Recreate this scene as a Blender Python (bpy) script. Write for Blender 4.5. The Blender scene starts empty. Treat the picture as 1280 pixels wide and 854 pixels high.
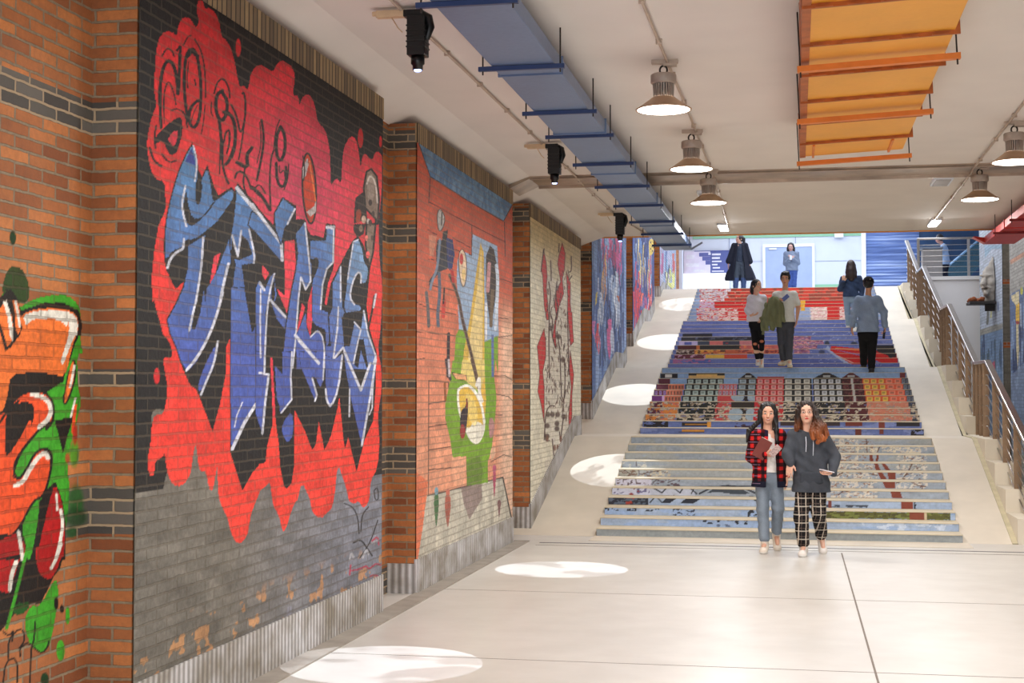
import bpy, math, random
import numpy as np
from mathutils import Vector, Matrix
random.seed(7)
RNG = np.random.default_rng(11)
SC = bpy.context.scene
COL = SC.collection
PI = math.pi

# ---------------------------------------------------------------- camera maths
FPX = 1800.0; CX, CY = 640.0, 427.0; EYE = 1.76
def _cam():
    a = math.atan((995-CX)/FPX); p = math.atan((490-CY)/FPX)
    for _ in range(60):
        f = np.array([-math.sin(a)*math.cos(p), math.cos(a)*math.cos(p), math.sin(p)])
        r = np.array([math.cos(a), math.sin(a), 0.0]); u = np.cross(r, f)
        Y = np.array([0, 1, 0.0])
        x = CX+FPX*(Y@r)/(Y@f); y = CY-FPX*(Y@u)/(Y@f)
        a += (995-x)/FPX; p += (490-y)/FPX
    return f, r, u
CF, CR, CU = _cam()
def proj(x, y, z):
    z = z-EYE
    d = x*CF[0]+y*CF[1]+z*CF[2]
    return CX+FPX*(x*CR[0]+y*CR[1]+z*CR[2])/d, CY-FPX*(x*CU[0]+y*CU[1]+z*CU[2])/d
def ray(px, py): return CF+(px-CX)/FPX*CR-(py-CY)/FPX*CU
def atz(px, py, z):
    d = ray(px, py); t = (z-EYE)/d[2]; return Vector((d[0]*t, d[1]*t, z))
def aty(px, py, Y):
    d = ray(px, py); t = Y/d[1]; return Vector((d[0]*t, Y, EYE+d[2]*t))

# ---------------------------------------------------------------- colour
def lin(c):
    out = []
    for v in c[:3]:
        v = v/255.0
        out.append(v/12.92 if v <= 0.04045 else ((v+0.055)/1.055)**2.4)
    return out
def lin4(c): return tuple(lin(c))+(1.0,)

# ---------------------------------------------------------------- materials
class NT:
    def __init__(s, name):
        s.m = bpy.data.materials.new(name); s.m.use_nodes = True
        s.t = s.m.node_tree; s.n = s.t.nodes; s.l = s.t.links
        s.b = s.n['Principled BSDF']
    def node(s, ty, **kw):
        n = s.n.new(ty)
        for k, v in kw.items():
            if k.startswith('i_'): n.inputs[k[2:].replace('_', ' ')].default_value = v
            else: setattr(n, k, v)
        return n
    def link(s, a, b): s.l.new(a, b)
    def setin(s, name, v): s.b.inputs[name].default_value = v
    def coord(s, kind='Object'): return s.node('ShaderNodeTexCoord').outputs[kind]
    def math(s, op, a, b=None, c=None):
        n = s.node('ShaderNodeMath', operation=op)
        for i, v in enumerate((a, b, c)):
            if v is None: continue
            if isinstance(v, (int, float)): n.inputs[i].default_value = v
            else: s.link(v, n.inputs[i])
        return n.outputs[0]
    def mix(s, fac, a, b, bt='MIX'):
        n = s.node('ShaderNodeMix', data_type='RGBA', blend_type=bt)
        for sock, v in ((n.inputs[0], fac), (n.inputs[6], a), (n.inputs[7], b)):
            if isinstance(v, (int, float)): sock.default_value = v
            elif isinstance(v, (tuple, list)): sock.default_value = v
            else: s.link(v, sock)
        return n.outputs[2]
    def noise(s, scale, vec=None, detail=3, rough=.55, dist=0):
        n = s.node('ShaderNodeTexNoise'); n.inputs['Scale'].default_value = scale
        n.inputs['Detail'].default_value = detail; n.inputs['Roughness'].default_value = rough
        n.inputs['Distortion'].default_value = dist
        s.link(vec if vec is not None else s.coord(), n.inputs['Vector']); return n
    def ramp(s, fac, stops):
        n = s.node('ShaderNodeValToRGB'); e = n.color_ramp.elements
        while len(e) < len(stops): e.new(0.5)
        for el, (p, c) in zip(e, stops): el.position = p; el.color = c if len(c) == 4 else tuple(c)+(1,)
        s.link(fac, n.inputs[0]); return n.outputs[0]
    def bump(s, h, strength=.3, dist=.01):
        n = s.node('ShaderNodeBump'); n.inputs['Strength'].default_value = strength
        n.inputs['Distance'].default_value = dist
        s.link(h, n.inputs['Height']); s.link(n.outputs[0], s.b.inputs['Normal'])

def pm(name, c, rough=.6, metal=0, var=.12, vs=6, bump=0, bs=40, emit=None, es=1, spec=None, c2=None):
    t = NT(name)
    a = lin(c); k1 = 1-var; k2 = 1+var
    n = t.noise(vs)
    A = tuple(min(1, v*k1) for v in a); B = tuple(min(1, v*k2) for v in (lin(c2) if c2 else a))
    t.link(t.ramp(n.outputs[0], [(.3, A), (.7, B)]), t.b.inputs['Base Color'])
    t.setin('Roughness', rough); t.setin('Metallic', metal)
    if spec is not None: t.setin('Specular IOR Level', spec)
    if bump:
        nb = t.noise(bs, detail=4); t.bump(nb.outputs[0], bump, .01)
    if emit:
        t.setin('Emission Color', lin4(emit)); t.setin('Emission Strength', es)
    return t.m

def uv_wall(t):
    g = t.node('ShaderNodeNewGeometry')
    s = t.node('ShaderNodeSeparateXYZ'); t.link(g.outputs['Position'], s.inputs[0])
    u = t.math('ADD', s.outputs[0], s.outputs[1])
    c = t.node('ShaderNodeCombineXYZ'); t.link(u, c.inputs[0]); t.link(s.outputs[2], c.inputs[1])
    return c.outputs[0], s

def brick_tex(t, vec, c1, c2, mortar, bw=.25, rh=.064, ms=.0075, off=.5):
    b = t.node('ShaderNodeTexBrick'); b.offset = off
    t.link(vec, b.inputs['Vector'])
    b.inputs['Color1'].default_value = c1; b.inputs['Color2'].default_value = c2; b.inputs['Mortar'].default_value = mortar
    b.inputs['Scale'].default_value = 1; b.inputs['Mortar Size'].default_value = ms
    b.inputs['Mortar Smooth'].default_value = .25; b.inputs['Bias'].default_value = 0
    b.inputs['Brick Width'].default_value = bw; b.inputs['Row Height'].default_value = rh
    return b

BANDS = [(3.98, .09), (3.15, .085), (1.83, .045), (1.16, .115), (.10, .13)]
def brick_mat(name, cols, mortar, bands=(), bandcols=None, painted=False, wob=.012, pmort=None, pm_amt=.8, pm_mix=.3, paint_var=(.82, 1.1), z0=0.0):
    """brickwork; 'painted' mixes the per-point paint layer 'Paint' over the bricks"""
    t = NT(name)
    vec, sep = uv_wall(t)
    nw = t.noise(16, vec, 2); 
    sub = t.node('ShaderNodeVectorMath', operation='SUBTRACT'); t.link(nw.outputs['Color'], sub.inputs[0]); sub.inputs[1].default_value = (.5, .5, .5)
    sc = t.node('ShaderNodeVectorMath', operation='SCALE'); t.link(sub.outputs[0], sc.inputs[0]); sc.inputs['Scale'].default_value = wob
    ad = t.node('ShaderNodeVectorMath', operation='ADD'); t.link(vec, ad.inputs[0]); t.link(sc.outputs[0], ad.inputs[1])
    v = ad.outputs[0]
    b = brick_tex(t, v, lin4(cols[0]), lin4(cols[1]), lin4(mortar))
    n1 = t.noise(26, v, detail=6, rough=.7); n0 = t.noise(1.3, v, detail=3)
    base = t.mix(t.math('MULTIPLY', n1.outputs[0], .75), b.outputs['Color'], lin4(cols[2]))
    base = t.mix(.5, base, t.mix(1.0, base, t.ramp(n0.outputs[0], [(.3, (.55,)*3), (.7, (1.5,)*3)]), 'MULTIPLY'))
    mc = t.mix(n1.outputs[0], lin4(mortar), lin4(tuple(int(q*.55) for q in mortar)))
    base = t.mix(b.outputs['Fac'], base, mc)
    if bands:
        b2 = brick_tex(t, v, lin4(bandcols[0]), lin4(bandcols[1]), lin4(mortar))
        tot = None
        for c, h in bands:
            zz = t.math('SUBTRACT', sep.outputs[2], z0) if z0 else sep.outputs[2]
            cmpn = t.math('COMPARE', zz, c, h)
            tot = cmpn if tot is None else t.math('MAXIMUM', tot, cmpn)
        base = t.mix(tot, base, b2.outputs['Color'])
    if painted:
        at = t.node('ShaderNodeAttribute', attribute_name='Paint')
        bv = brick_tex(t, v, (paint_var[0],)*3+(1,), (paint_var[1],)*3+(1,), (1, 1, 1, 1))
        pc = t.mix(1.0, at.outputs['Color'], bv.outputs['Color'], 'MULTIPLY')
        n2 = t.noise(30, v, detail=4)
        n5 = t.noise(6, v, detail=5, rough=.7)
        pc = t.mix(.45, pc, t.mix(1.0, pc, t.ramp(n2.outputs[0], [(.3, (.5, .5, .5)), (.7, (1.45, 1.45, 1.45))]), 'MULTIPLY'))
        pc = t.mix(.4, pc, t.mix(1.0, pc, t.ramp(n5.outputs[0], [(.35, (.6, .6, .6)), (.65, (1.4, 1.4, 1.4))]), 'MULTIPLY'))
        mm = t.math('MULTIPLY', b.outputs['Fac'], pm_amt)
        pc = t.mix(mm, pc, t.mix(pm_mix, t.mix(1.0, pc, (.5, .5, .5, 1), 'MULTIPLY'), lin4(pmort or mortar)))
        base = t.mix(at.outputs['Alpha'], base, pc)
    t.link(base, t.b.inputs['Base Color'])
    t.setin('Roughness', .62 if painted else .85)
    t.setin('Specular IOR Level', .3)
    inv = t.math('SUBTRACT', 1.0, b.outputs['Fac'])
    h = t.math('ADD', inv, t.math('MULTIPLY', n1.outputs[0], .5))
    t.bump(h, .75, .012)
    return t.m

M = {}
ORANGE = [(226, 142, 80), (146, 82, 48), (104, 70, 52)]
M['brick'] = brick_mat('orange_brick', ORANGE, (172, 150, 122), BANDS, [(112, 106, 98), (74, 70, 66)])
M['brick_grey'] = brick_mat('grey_brick', [(128, 124, 116), (96, 92, 86), (150, 142, 128)], (160, 152, 138),
                            [(2.7, .06), (3.95, .05)], [(190, 104, 60), (170, 92, 52)])
M['white_plaster'] = pm('white_plaster', (226, 222, 220), .8, bump=.1, vs=1.2, var=.04)
M['ceiling'] = pm('ceiling_paint', (228, 220, 214), .85, vs=.8, var=.05, bump=.05, bs=8)
M['steel'] = pm('brushed_steel', (176, 170, 166), .28, 1.0, vs=20, var=.1)
M['steel_plate'] = pm('steel_plate', (150, 124, 100), .38, .85, vs=12, var=.15)
M['black_metal'] = pm('black_metal', (16, 16, 18), .35, .1, vs=20)
M['dark_metal'] = pm('dark_metal', (58, 52, 50), .45, .6, vs=20)
M['beige_plastic'] = pm('beige_plastic', (214, 186, 150), .5)
M['lamp_alu'] = pm('lamp_aluminium', (176, 164, 154), .5, .35, vs=14)
M['lamp_shade'] = pm('lamp_shade_metal', (196, 164, 134), .42, .35, vs=8)
M['lamp_glow'] = pm('lamp_diffuser', (255, 255, 250), .4, emit=(255, 248, 236), es=7)
M['tube_glow'] = pm('tube_diffuser', (255, 255, 255), .4, emit=(255, 255, 255), es=5)
M['conduit'] = pm('conduit', (190, 172, 156), .5, .3)
M['orange_trim'] = pm('orange_trim', (226, 150, 62), .5, var=.05)

# ---------------------------------------------------------------- meshes
def new_obj(name, me, mat=None, parent=None):
    o = bpy.data.objects.new(name, me); COL.objects.link(o)
    if mat is not None:
        for m in (mat if isinstance(mat, (list, tuple)) else [mat]): me.materials.append(m)
    if parent is not None: o.parent = parent
    return o
def tag(o, label=None, cat=None, group=None, kind=None):
    if label: o['label'] = label
    if cat: o['category'] = cat
    if group: o['group'] = group
    if kind: o['kind'] = kind
    return o
def empty(name, loc=(0, 0, 0), rz=0, label=None, cat=None, group=None, kind=None):
    o = bpy.data.objects.new(name, None); COL.objects.link(o)
    o.location = loc; o.rotation_euler = (0, 0, rz); o.empty_display_size = .1
    return tag(o, label, cat, group, kind)
def copy_tree(o, parent=None):
    c = o.copy(); COL.objects.link(c); c.parent = parent
    for ch in list(o.children): copy_tree(ch, c)
    return c

class MB:
    """collects shapes into ONE mesh"""
    def __init__(s): s.v = []; s.f = []; s.mi = []; s.sm = []
    def add(s, vs, fs, mi=0, smooth=False):
        k = len(s.v); s.v += [tuple(p) for p in vs]; s.f += [[i+k for i in f] for f in fs]
        s.mi += [mi]*len(fs); s.sm += [smooth]*len(fs); return s
    def box(s, x0, x1, y0, y1, z0, z1, mi=0):
        vs = [(x, y, z) for z in (z0, z1) for y in (y0, y1) for x in (x0, x1)]
        return s.add(vs, [(0, 2, 3, 1), (4, 5, 7, 6), (0, 1, 5, 4), (2, 6, 7, 3), (0, 4, 6, 2), (1, 3, 7, 5)], mi)
    def prism(s, pts, axis, a0, a1, mi=0):
        """polygon pts in the plane perpendicular to axis ('x','y','z'), extruded a0..a1"""
        n = len(pts)
        def P(p, a):
            if axis == 'x': return (a, p[0], p[1])
            if axis == 'y': return (p[0], a, p[1])
            return (p[0], p[1], a)
        vs = [P(p, a0) for p in pts]+[P(p, a1) for p in pts]
        fs = [list(range(n)), list(range(2*n-1, n-1, -1))]+[(i, i+n, (i+1) % n+n, (i+1) % n) for i in range(n)]
        return s.add(vs, fs, mi)
    def tube(s, pts, r, n=8, mi=0, cap=True, smooth=True, r2=None):
        pts = [Vector(p) for p in pts]; k = len(pts); rings = []; vs = []
        up = None
        for i, p in enumerate(pts):
            d = (pts[min(i+1, k-1)]-pts[max(i-1, 0)]).normalized()
            if up is None:
                up = Vector((0, 0, 1)) if abs(d.z) < .95 else Vector((1, 0, 0))
            a = d.cross(up).normalized(); b = a.cross(d).normalized(); up = b
            rr = (r[i] if isinstance(r, (list, tuple)) else r); r3 = (r2[i] if isinstance(r2, (list, tuple)) else r2) or rr
            vs += [p+a*(rr*math.cos(2*PI*j/n))+b*(r3*math.sin(2*PI*j/n)) for j in range(n)]
        fs = [(i*n+j, i*n+(j+1) % n, (i+1)*n+(j+1) % n, (i+1)*n+j) for i in range(k-1) for j in range(n)]
        if cap: fs += [list(range(n))[::-1], [(k-1)*n+j for j in range(n)]]
        return s.add(vs, fs, mi, smooth)
    def lathe(s, prof, c=(0, 0, 0), n=28, mi=0, smooth=True):
        vs = [(c[0]+r*math.cos(2*PI*j/n), c[1]+r*math.sin(2*PI*j/n), c[2]+z) for r, z in prof for j in range(n)]
        k = len(prof)
        fs = [(i*n+j, i*n+(j+1) % n, (i+1)*n+(j+1) % n, (i+1)*n+j) for i in range(k-1) for j in range(n)]
        return s.add(vs, fs, mi, smooth)
    def build(s, name, mat, parent=None, bevel=0):
        me = bpy.data.meshes.new(name); me.from_pydata(s.v, [], s.f)
        o = new_obj(name, me, mat, parent)
        me.polygons.foreach_set('material_index', s.mi); me.polygons.foreach_set('use_smooth', s.sm)
        if bevel:
            b = o.modifiers.new('bevel', 'BEVEL'); b.width = bevel; b.segments = 2; b.limit_method = 'ANGLE'
        me.update(); return o

def grid_mesh(name, P, mat, parent=None, cols=None, smooth=False, flip=False):
    """P: (n,m,3) array of points -> quad grid"""
    n, m = P.shape[:2]
    me = bpy.data.meshes.new(name)
    idx = np.arange(n*m).reshape(n, m)
    a, b, c, d = idx[:-1, :-1], idx[1:, :-1], idx[1:, 1:], idx[:-1, 1:]
    q = np.stack([a, b, c, d] if not flip else [a, d, c, b], -1).reshape(-1, 4)
    me.vertices.add(n*m); me.vertices.foreach_set('co', P.reshape(-1).astype(np.float32))
    me.loops.add(q.size); me.loops.foreach_set('vertex_index', q.reshape(-1).astype(np.int32))
    me.polygons.add(len(q)); me.polygons.foreach_set('loop_start', np.arange(0, q.size, 4, dtype=np.int32))
    me.update(calc_edges=True)
    if cols is not None:
        at = me.color_attributes.new('Paint', 'FLOAT_COLOR', 'POINT')
        at.data.foreach_set('color', cols.reshape(-1).astype(np.float32))
    if smooth: me.polygons.foreach_set('use_smooth', np.ones(len(q), bool))
    me.validate()
    return new_obj(name, me, mat, parent)

# ---------------------------------------------------------------- paint
def vnoise(u, v, seed=0):
    """value noise on arrays, about 0..1"""
    ui = np.floor(u).astype(np.int64); vi = np.floor(v).astype(np.int64); fu = u-ui; fv = v-vi
    fu = fu*fu*(3-2*fu); fv = fv*fv*(3-2*fv)
    def h(a, b):
        x = (a*374761393+b*668265263+seed*974634777) & 0xffffffff
        x = ((x ^ (x >> 13))*1274126177) & 0xffffffff
        return ((x ^ (x >> 16)) & 0xffff)/65535.0
    return (h(ui, vi)*(1-fu)+h(ui+1, vi)*fu)*(1-fv)+(h(ui, vi+1)*(1-fu)+h(ui+1, vi+1)*fu)*fv
def fbm(u, v, seed=0, o=3):
    s = 0; a = .5; t = 0
    for i in range(o):
        s = s+a*vnoise(u*2**i, v*2**i, seed+i*7); t += a; a *= .5
    return s/t

def smoothpoly(pts, it=2):
    p = np.array(pts, float)
    for _ in range(it):
        q = np.roll(p, -1, 0); p = np.stack([.75*p+.25*q, .25*p+.75*q], 1).reshape(-1, 2)
    return p
def smoothline(pts, it=2):
    p = np.array(pts, float)
    for _ in range(it):
        a, b = p[:-1], p[1:]
        p = np.concatenate([p[:1], np.stack([.75*a+.25*b, .25*a+.75*b], 1).reshape(-1, 2), p[-1:]])
    return p
class Canvas:
    """paint on a wall or riser: every surface point knows where the survey photo shows it"""
    def __init__(s, P):
        s.P = P; s.px, s.py = proj(P[..., 0], P[..., 1], P[..., 2])
        s.c = np.zeros(P.shape[:2]+(4,)); s.o = (0, 0, 1)
    def org(s, ox, oy, k): s.o = (ox, oy, k)
    def T(s, pts):
        p = np.array(pts, float).reshape(-1, 2); ox, oy, k = s.o
        return np.stack([ox+p[:, 0]/k, oy+p[:, 1]/k], 1)
    def put(s, mask, col, a=1.0):
        """mask 0..1"""
        c = np.array(lin(col)) if not isinstance(col, np.ndarray) else col
        m = (mask*a)[..., None]
        al = s.c[..., 3:4]
        s.c[..., :3] = np.where(al > .01, s.c[..., :3]*(1-m)+c*m, c+0*m)
        s.c[..., 3:4] = al+(1-al)*m
    def inside(s, p):
        lo, hi = p.min(0), p.max(0)
        bb = (s.px >= lo[0]) & (s.px <= hi[0]) & (s.py >= lo[1]) & (s.py <= hi[1])
        m = np.zeros(s.px.shape)
        if not bb.any(): return m
        x, y = s.px[bb], s.py[bb]; r = np.zeros(x.shape, bool)
        for (x0, y0), (x1, y1) in zip(p, np.roll(p, -1, 0)):
            if y0 == y1: continue
            r ^= ((y0 > y) != (y1 > y)) & (x < (x1-x0)*(y-y0)/(y1-y0)+x0)
        m[bb] = r; return m
    def poly(s, pts, col, sm=0, a=1.0, edge=None, ew=1.2):
        p = s.T(pts)
        if sm: p = smoothpoly(p, sm)
        s.put(s.inside(p), col, a)
        if edge is not None: s._line(np.concatenate([p, p[:1]]), edge, ew)
    def _line(s, p, col, w, a=1.0):
        m = np.zeros(s.px.shape)
        k = len(p); ws = np.linspace(w[0], w[1], k) if isinstance(w, (tuple, list)) else np.full(k, w)
        for i in range(k-1):
            x0, y0 = p[i]; x1, y1 = p[i+1]; w_ = .5*(ws[i]+ws[i+1])
            bb = (s.px > min(x0, x1)-w_-1) & (s.px < max(x0, x1)+w_+1) & (s.py > min(y0, y1)-w_-1) & (s.py < max(y0, y1)+w_+1)
            if not bb.any(): continue
            x, y = s.px[bb], s.py[bb]; L = (x1-x0)**2+(y1-y0)**2+1e-9
            t = np.clip(((x-x0)*(x1-x0)+(y-y0)*(y1-y0))/L, 0, 1)
            d = np.hypot(x-x0-t*(x1-x0), y-y0-t*(y1-y0))
            m[bb] = np.maximum(m[bb], np.clip((w_/2-d)/.5+.5, 0, 1))
        s.put(m, col, a)
    def line(s, pts, col, w=2, sm=2, a=1.0):
        p = s.T(pts)
        if sm: p = smoothline(p, sm)
        s._line(p, col, w, a)
    def blob(s, x, y, rx, ry, col, a=1.0, soft=.15, rot=0):
        (x, y), = s.T([(x, y)]); rx /= s.o[2]; ry /= s.o[2]
        dx, dy = s.px-x, s.py-y
        if rot: c, q = math.cos(rot), math.sin(rot); dx, dy = dx*c+dy*q, -dx*q+dy*c
        d = np.hypot(dx/rx, dy/ry)
        s.put(np.clip((1-d)/soft+.5, 0, 1), col, a)
    def grad(s, y0, y1): return np.clip((s.py-y0)/(y1-y0), 0, 1)

LAMP_E = 50; GOBO_E = 45; WORLD_E = 2.6; FILL_G = .9; FILL_E = 400; TUBE_E = 45; EXPO = 0.17

# ================================================================ murals
K = 4.27
def Q(ox, oy, pts, k=K): return [(ox+x/k, oy+y/k) for x, y in pts]
def A_(p): return Q(165, 0, p)
def B_(p): return Q(165, 180, p)
def C_(p): return Q(165, 360, p)
def D_(p): return Q(165, 540, p)
def E_(p): return Q(320, 80, p)
def F_(p): return Q(320, 260, p)
def G_(p): return Q(320, 440, p)
def H_(p): return Q(320, 620, p)

def paint_goblin(c):
    c.org(0, 0, 1)
    u, v = c.P[..., 1], c.P[..., 2]
    n = fbm(u*5, v*5, 3); n2 = fbm(u*4, v*16, 9)
    g = np.array(lin((112, 108, 100)))[None, None]*(1-np.clip((u-8)/2.5, 0, 1)[..., None])+np.array(lin((124, 128, 142)))[None, None]*np.clip((u-8)/2.5, 0, 1)[..., None]
    c.c[..., :3] = g*(.55+.9*n2[..., None]); c.c[..., 3] = .9
    low = np.clip((.58-v)/.1, 0, 1)*(fbm(u*9, v*14, 5) > .66)
    c.put(low, (196, 142, 92), .8)
    c.put(((v > 1.60+.32*(n-.5)) & ((u > 7.6) | (v > 1.4))).astype(float), (20, 17, 17))
    c.put(((v > 1.25) & (v < 1.6) & (u < 6.98+.3*n)).astype(float), (30, 27, 25))
    c.put(((u > 10.9) & (v > 1.1)).astype(float), (24, 20, 20))
    red = (B_([(110, 850), (105, 720), (115, 600), (130, 500), (145, 420), (180, 360), (178, 270), (172, 195), (130, 190), (100, 140), (85, 60), (80, 0)])
           + A_([(80, 760), (95, 660), (120, 590), (130, 560), (118, 480), (122, 380), (130, 270), (145, 200), (180, 165), (215, 170), (240, 195), (245, 140), (265, 100), (290, 90), (320, 110), (343, 155), (358, 110), (345, 60), (350, 10), (362, 0), (380, 10), (390, 50), (410, 40), (440, 60), (465, 110), (478, 200), (510, 220), (540, 290), (560, 400), (575, 470), (595, 455), (615, 480)])
           + Q(160, 0, [(380, 270), (385, 230), (410, 200), (435, 215), (455, 228), (470, 195), (490, 190), (520, 215), (525, 250), (515, 300)], 2.512)
           + E_([(228, 170), (232, 230), (245, 180), (270, 160), (300, 180), (318, 240), (328, 310), (370, 350), (390, 430), (397, 520), (397, 660), (425, 605), (458, 640), (458, 540), (470, 440), (505, 382), (535, 400), (550, 480), (558, 560), (568, 490), (585, 478), (605, 505), (625, 510), (635, 470), (660, 470), (675, 500), (672, 560), (670, 700)])
           + F_([(655, 60), (655, 160), (660, 300), (675, 400), (672, 520), (665, 650), (650, 760)])
           + G_([(670, 90), (672, 200), (655, 300), (650, 350), (660, 470), (650, 620), (610, 690), (608, 780)])
           + H_([(605, 0), (600, 40), (570, 68), (548, 25), (525, 45), (500, 30)]) + G_([(495, 790), (480, 720), (455, 650), (445, 610), (430, 640), (425, 730), (408, 830)])
           + H_([(390, 80), (345, 125), (300, 90), (288, 20)]) + G_([(285, 780), (245, 690), (220, 800)])
           + H_([(215, 20), (185, 90), (160, 180), (140, 190), (125, 110), (95, 60)]) + G_([(85, 780), (75, 690), (50, 720), (20, 740)])
           + D_([(680, 330), (640, 420), (630, 470), (615, 560), (570, 605), (530, 550), (510, 460), (480, 400), (460, 340), (458, 250), (455, 170), (445, 240), (430, 320), (410, 300), (395, 210), (370, 215), (355, 180), (348, 110), (338, 60), (325, 130), (315, 220), (280, 280), (240, 293), (205, 265), (185, 200), (175, 110), (160, 140), (125, 150), (118, 230), (100, 240), (85, 200), (85, 130), (100, 60)])
           + C_([(100, 800), (110, 700), (130, 675), (165, 680), (185, 600), (190, 520), (170, 420), (165, 370), (205, 375), (215, 360), (205, 290), (165, 250), (155, 200), (130, 120), (115, 50)]))
    m = c.inside(smoothpoly(red, 1))
    t = np.clip((c.py-20)/600, 0, 1)[..., None]
    a, b, d = (np.array(lin(q)) for q in ((204, 34, 40), (206, 62, 92), (236, 62, 48)))
    mid = np.exp(-(((c.px-375)/80)**2+((c.py-240)/110)**2))[..., None]
    col = a*(1-t)+d*t; col = col*(1-mid)+b*mid
    edge = (.88+.24*fbm(u*6, v*6, 21))[..., None]
    c.put(m, col*edge)
    for f, x, y, rx, ry in ((A_, 567, 255, 14, 48), (E_, 558, 395, 14, 52), (E_, 665, 415, 8, 30), (C_, 133, 470, 16, 42)):
        (X, Y), = f([(x, y)]); c.blob(X, Y, rx/K, ry/K, (208, 36, 40))
    BK = (22, 18, 18)
    mass = (B_([(320, -10), (345, 60), (355, 140), (375, 180), (402, 110), (440, 230), (460, 275), (530, 230), (548, 250), (562, 205), (683, 350)])
            + F_([(60, 55), (92, 90), (100, 20), (140, -60), (215, -10), (215, 60), (260, 60), (275, 110), (290, 140), (360, 160), (375, 82), (425, 90), (420, 280), (400, 350), (455, 290), (480, 230), (520, 170), (545, 150), (575, 200), (610, 320), (600, 420), (590, 520), (605, 640), (645, 780)])
            + G_([(640, 60), (640, 180), (625, 370), (580, 470), (537, 640), (492, 455), (475, 520), (465, 450), (445, 240), (435, 300), (400, 450), (365, 525), (335, 370), (320, 490), (300, 525), (260, 420), (205, 310), (205, 600), (190, 700), (165, 730), (150, 720), (130, 620), (120, 480), (105, 370), (85, 30), (78, 40), (90, 380), (60, 500), (50, 590), (0, 600)])
            + D_([(683, 175), (640, 220), (590, 315), (525, 110)]) + C_([(524, 265), (505, 310), (500, 460), (470, 620), (430, 765), (345, 545), (310, 520), (270, 430), (240, 320), (205, 240), (188, 170), (235, 90), (275, 0)])
            + B_([(275, 735), (232, 775), (185, 680), (172, 620), (175, 480), (188, 380), (212, 270), (248, 150), (300, 50)]))
    c.poly(mass, BK)
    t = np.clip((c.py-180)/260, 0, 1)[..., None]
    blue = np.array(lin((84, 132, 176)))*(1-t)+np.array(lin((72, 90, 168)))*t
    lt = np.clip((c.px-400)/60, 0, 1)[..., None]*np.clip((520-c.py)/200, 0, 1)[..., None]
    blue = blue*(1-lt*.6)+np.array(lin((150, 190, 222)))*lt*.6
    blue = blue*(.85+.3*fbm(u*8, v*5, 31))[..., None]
    def bl(p, sm=1, ew=3.2):
        q = smoothpoly(p, sm)
        c._line(np.concatenate([q, q[:1]]), BK, ew); c.put(c.inside(q), blue)
    def bk(p, sm=1): c.poly(p, BK, sm)
    W = (206, 208, 220)
    def wl(p, w=2.2, sm=2): c.line(p, W, w, sm)
    R = lambda p: c.poly(p, (222, 56, 72), 0)
    bl(B_([(320, 5), (290, 60), (250, 150), (215, 270), (188, 390), (178, 480), (175, 600), (190, 610), (215, 570), (270, 550), (285, 510), (330, 510), (400, 460), (470, 400), (520, 340), (545, 265), (530, 240), (455, 300), (430, 310), (420, 220), (402, 125), (375, 190), (350, 200), (345, 100), (335, 40)]))
    bk(B_([(345, 170), (335, 290), (350, 335), (372, 290), (375, 190)]))
    bk(B_([(290, 230), (300, 330), (325, 400), (370, 395), (410, 345), (430, 310), (450, 305), (400, 370), (350, 420), (315, 440), (290, 420), (270, 350)]))
    c.poly(B_([(320, 20), (285, 90), (340, 115)]), (52, 62, 140))
    wl(B_([(285, 225), (263, 330), (290, 440)]), 2.4); wl(B_([(328, 10), (350, 100), (335, 200)]), 1.8)
    bl(B_([(300, 545), (385, 490), (540, 470), (525, 640), (490, 760), (470, 850)])+C_([(480, 0), (450, 150), (400, 290), (340, 400), (295, 445), (265, 400), (240, 320), (205, 240), (190, 170), (235, 90), (275, 0)])+B_([(270, 800), (290, 700), (300, 640)]), 0)
    bk(B_([(385, 500), (430, 450), (540, 290), (530, 480), (495, 570), (450, 690), (400, 770), (390, 850)])+C_([(385, 0), (365, 130), (335, 225), (318, 215), (335, 100), (345, 10)])+B_([(350, 760), (375, 640), (385, 520)]), 0)
    R(B_([(438, 600), (472, 583), (442, 700), (415, 748)]))
    bk(B_([(185, 665), (210, 610), (270, 580), (285, 540), (300, 560), (300, 660), (285, 720), (235, 775)]), 0)
    wl(B_([(190, 660), (205, 610), (240, 575), (275, 560), (277, 510)]), 3)
    wl(B_([(380, 500), (372, 640), (355, 760), (340, 850)])+C_([(335, 90), (305, 230)]), 2.6)
    bk(C_([(490, 0), (525, 0), (522, 265), (505, 310), (500, 460), (470, 620), (430, 765), (345, 545), (310, 520), (285, 450), (330, 430), (400, 320), (450, 200), (485, 60)]), 0)
    bk(B_([(520, 640), (560, 635), (545, 700), (530, 850), (470, 850), (500, 740)]), 0)
    wl(B_([(515, 640), (490, 740), (468, 850)])+C_([(490, 0), (455, 140), (410, 260), (350, 370), (290, 440)]), 3.2)
    bl(C_([(455, 300), (440, 420), (400, 500), (360, 560), (350, 520), (390, 410), (430, 330)]), 1, 1)
    wl(C_([(458, 285), (440, 400), (400, 490), (368, 570)]), 2.6)
    bl(B_([(560, 230), (683, 370), (700, 490), (640, 405), (628, 450), (640, 530), (660, 595), (650, 635), (585, 645), (600, 760), (605, 850), (530, 850), (545, 700), (555, 640), (530, 580), (525, 520), (545, 400), (555, 300)]), 0)
    bk(B_([(533, 500), (560, 600), (580, 480), (622, 520), (642, 590), (570, 622), (528, 610)]), 0)
    wl(B_([(560, 235), (620, 310), (690, 390)]), 4.6); wl(B_([(535, 490), (565, 600), (583, 465)]), 2.4, 0); wl(B_([(625, 455), (655, 595), (650, 635)]), 2.2, 1)
    bl(C_([(530, 0), (598, 0), (640, 240), (662, 200), (662, 600), (600, 720), (530, 850), (526, 500)]), 0, 2)
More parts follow.
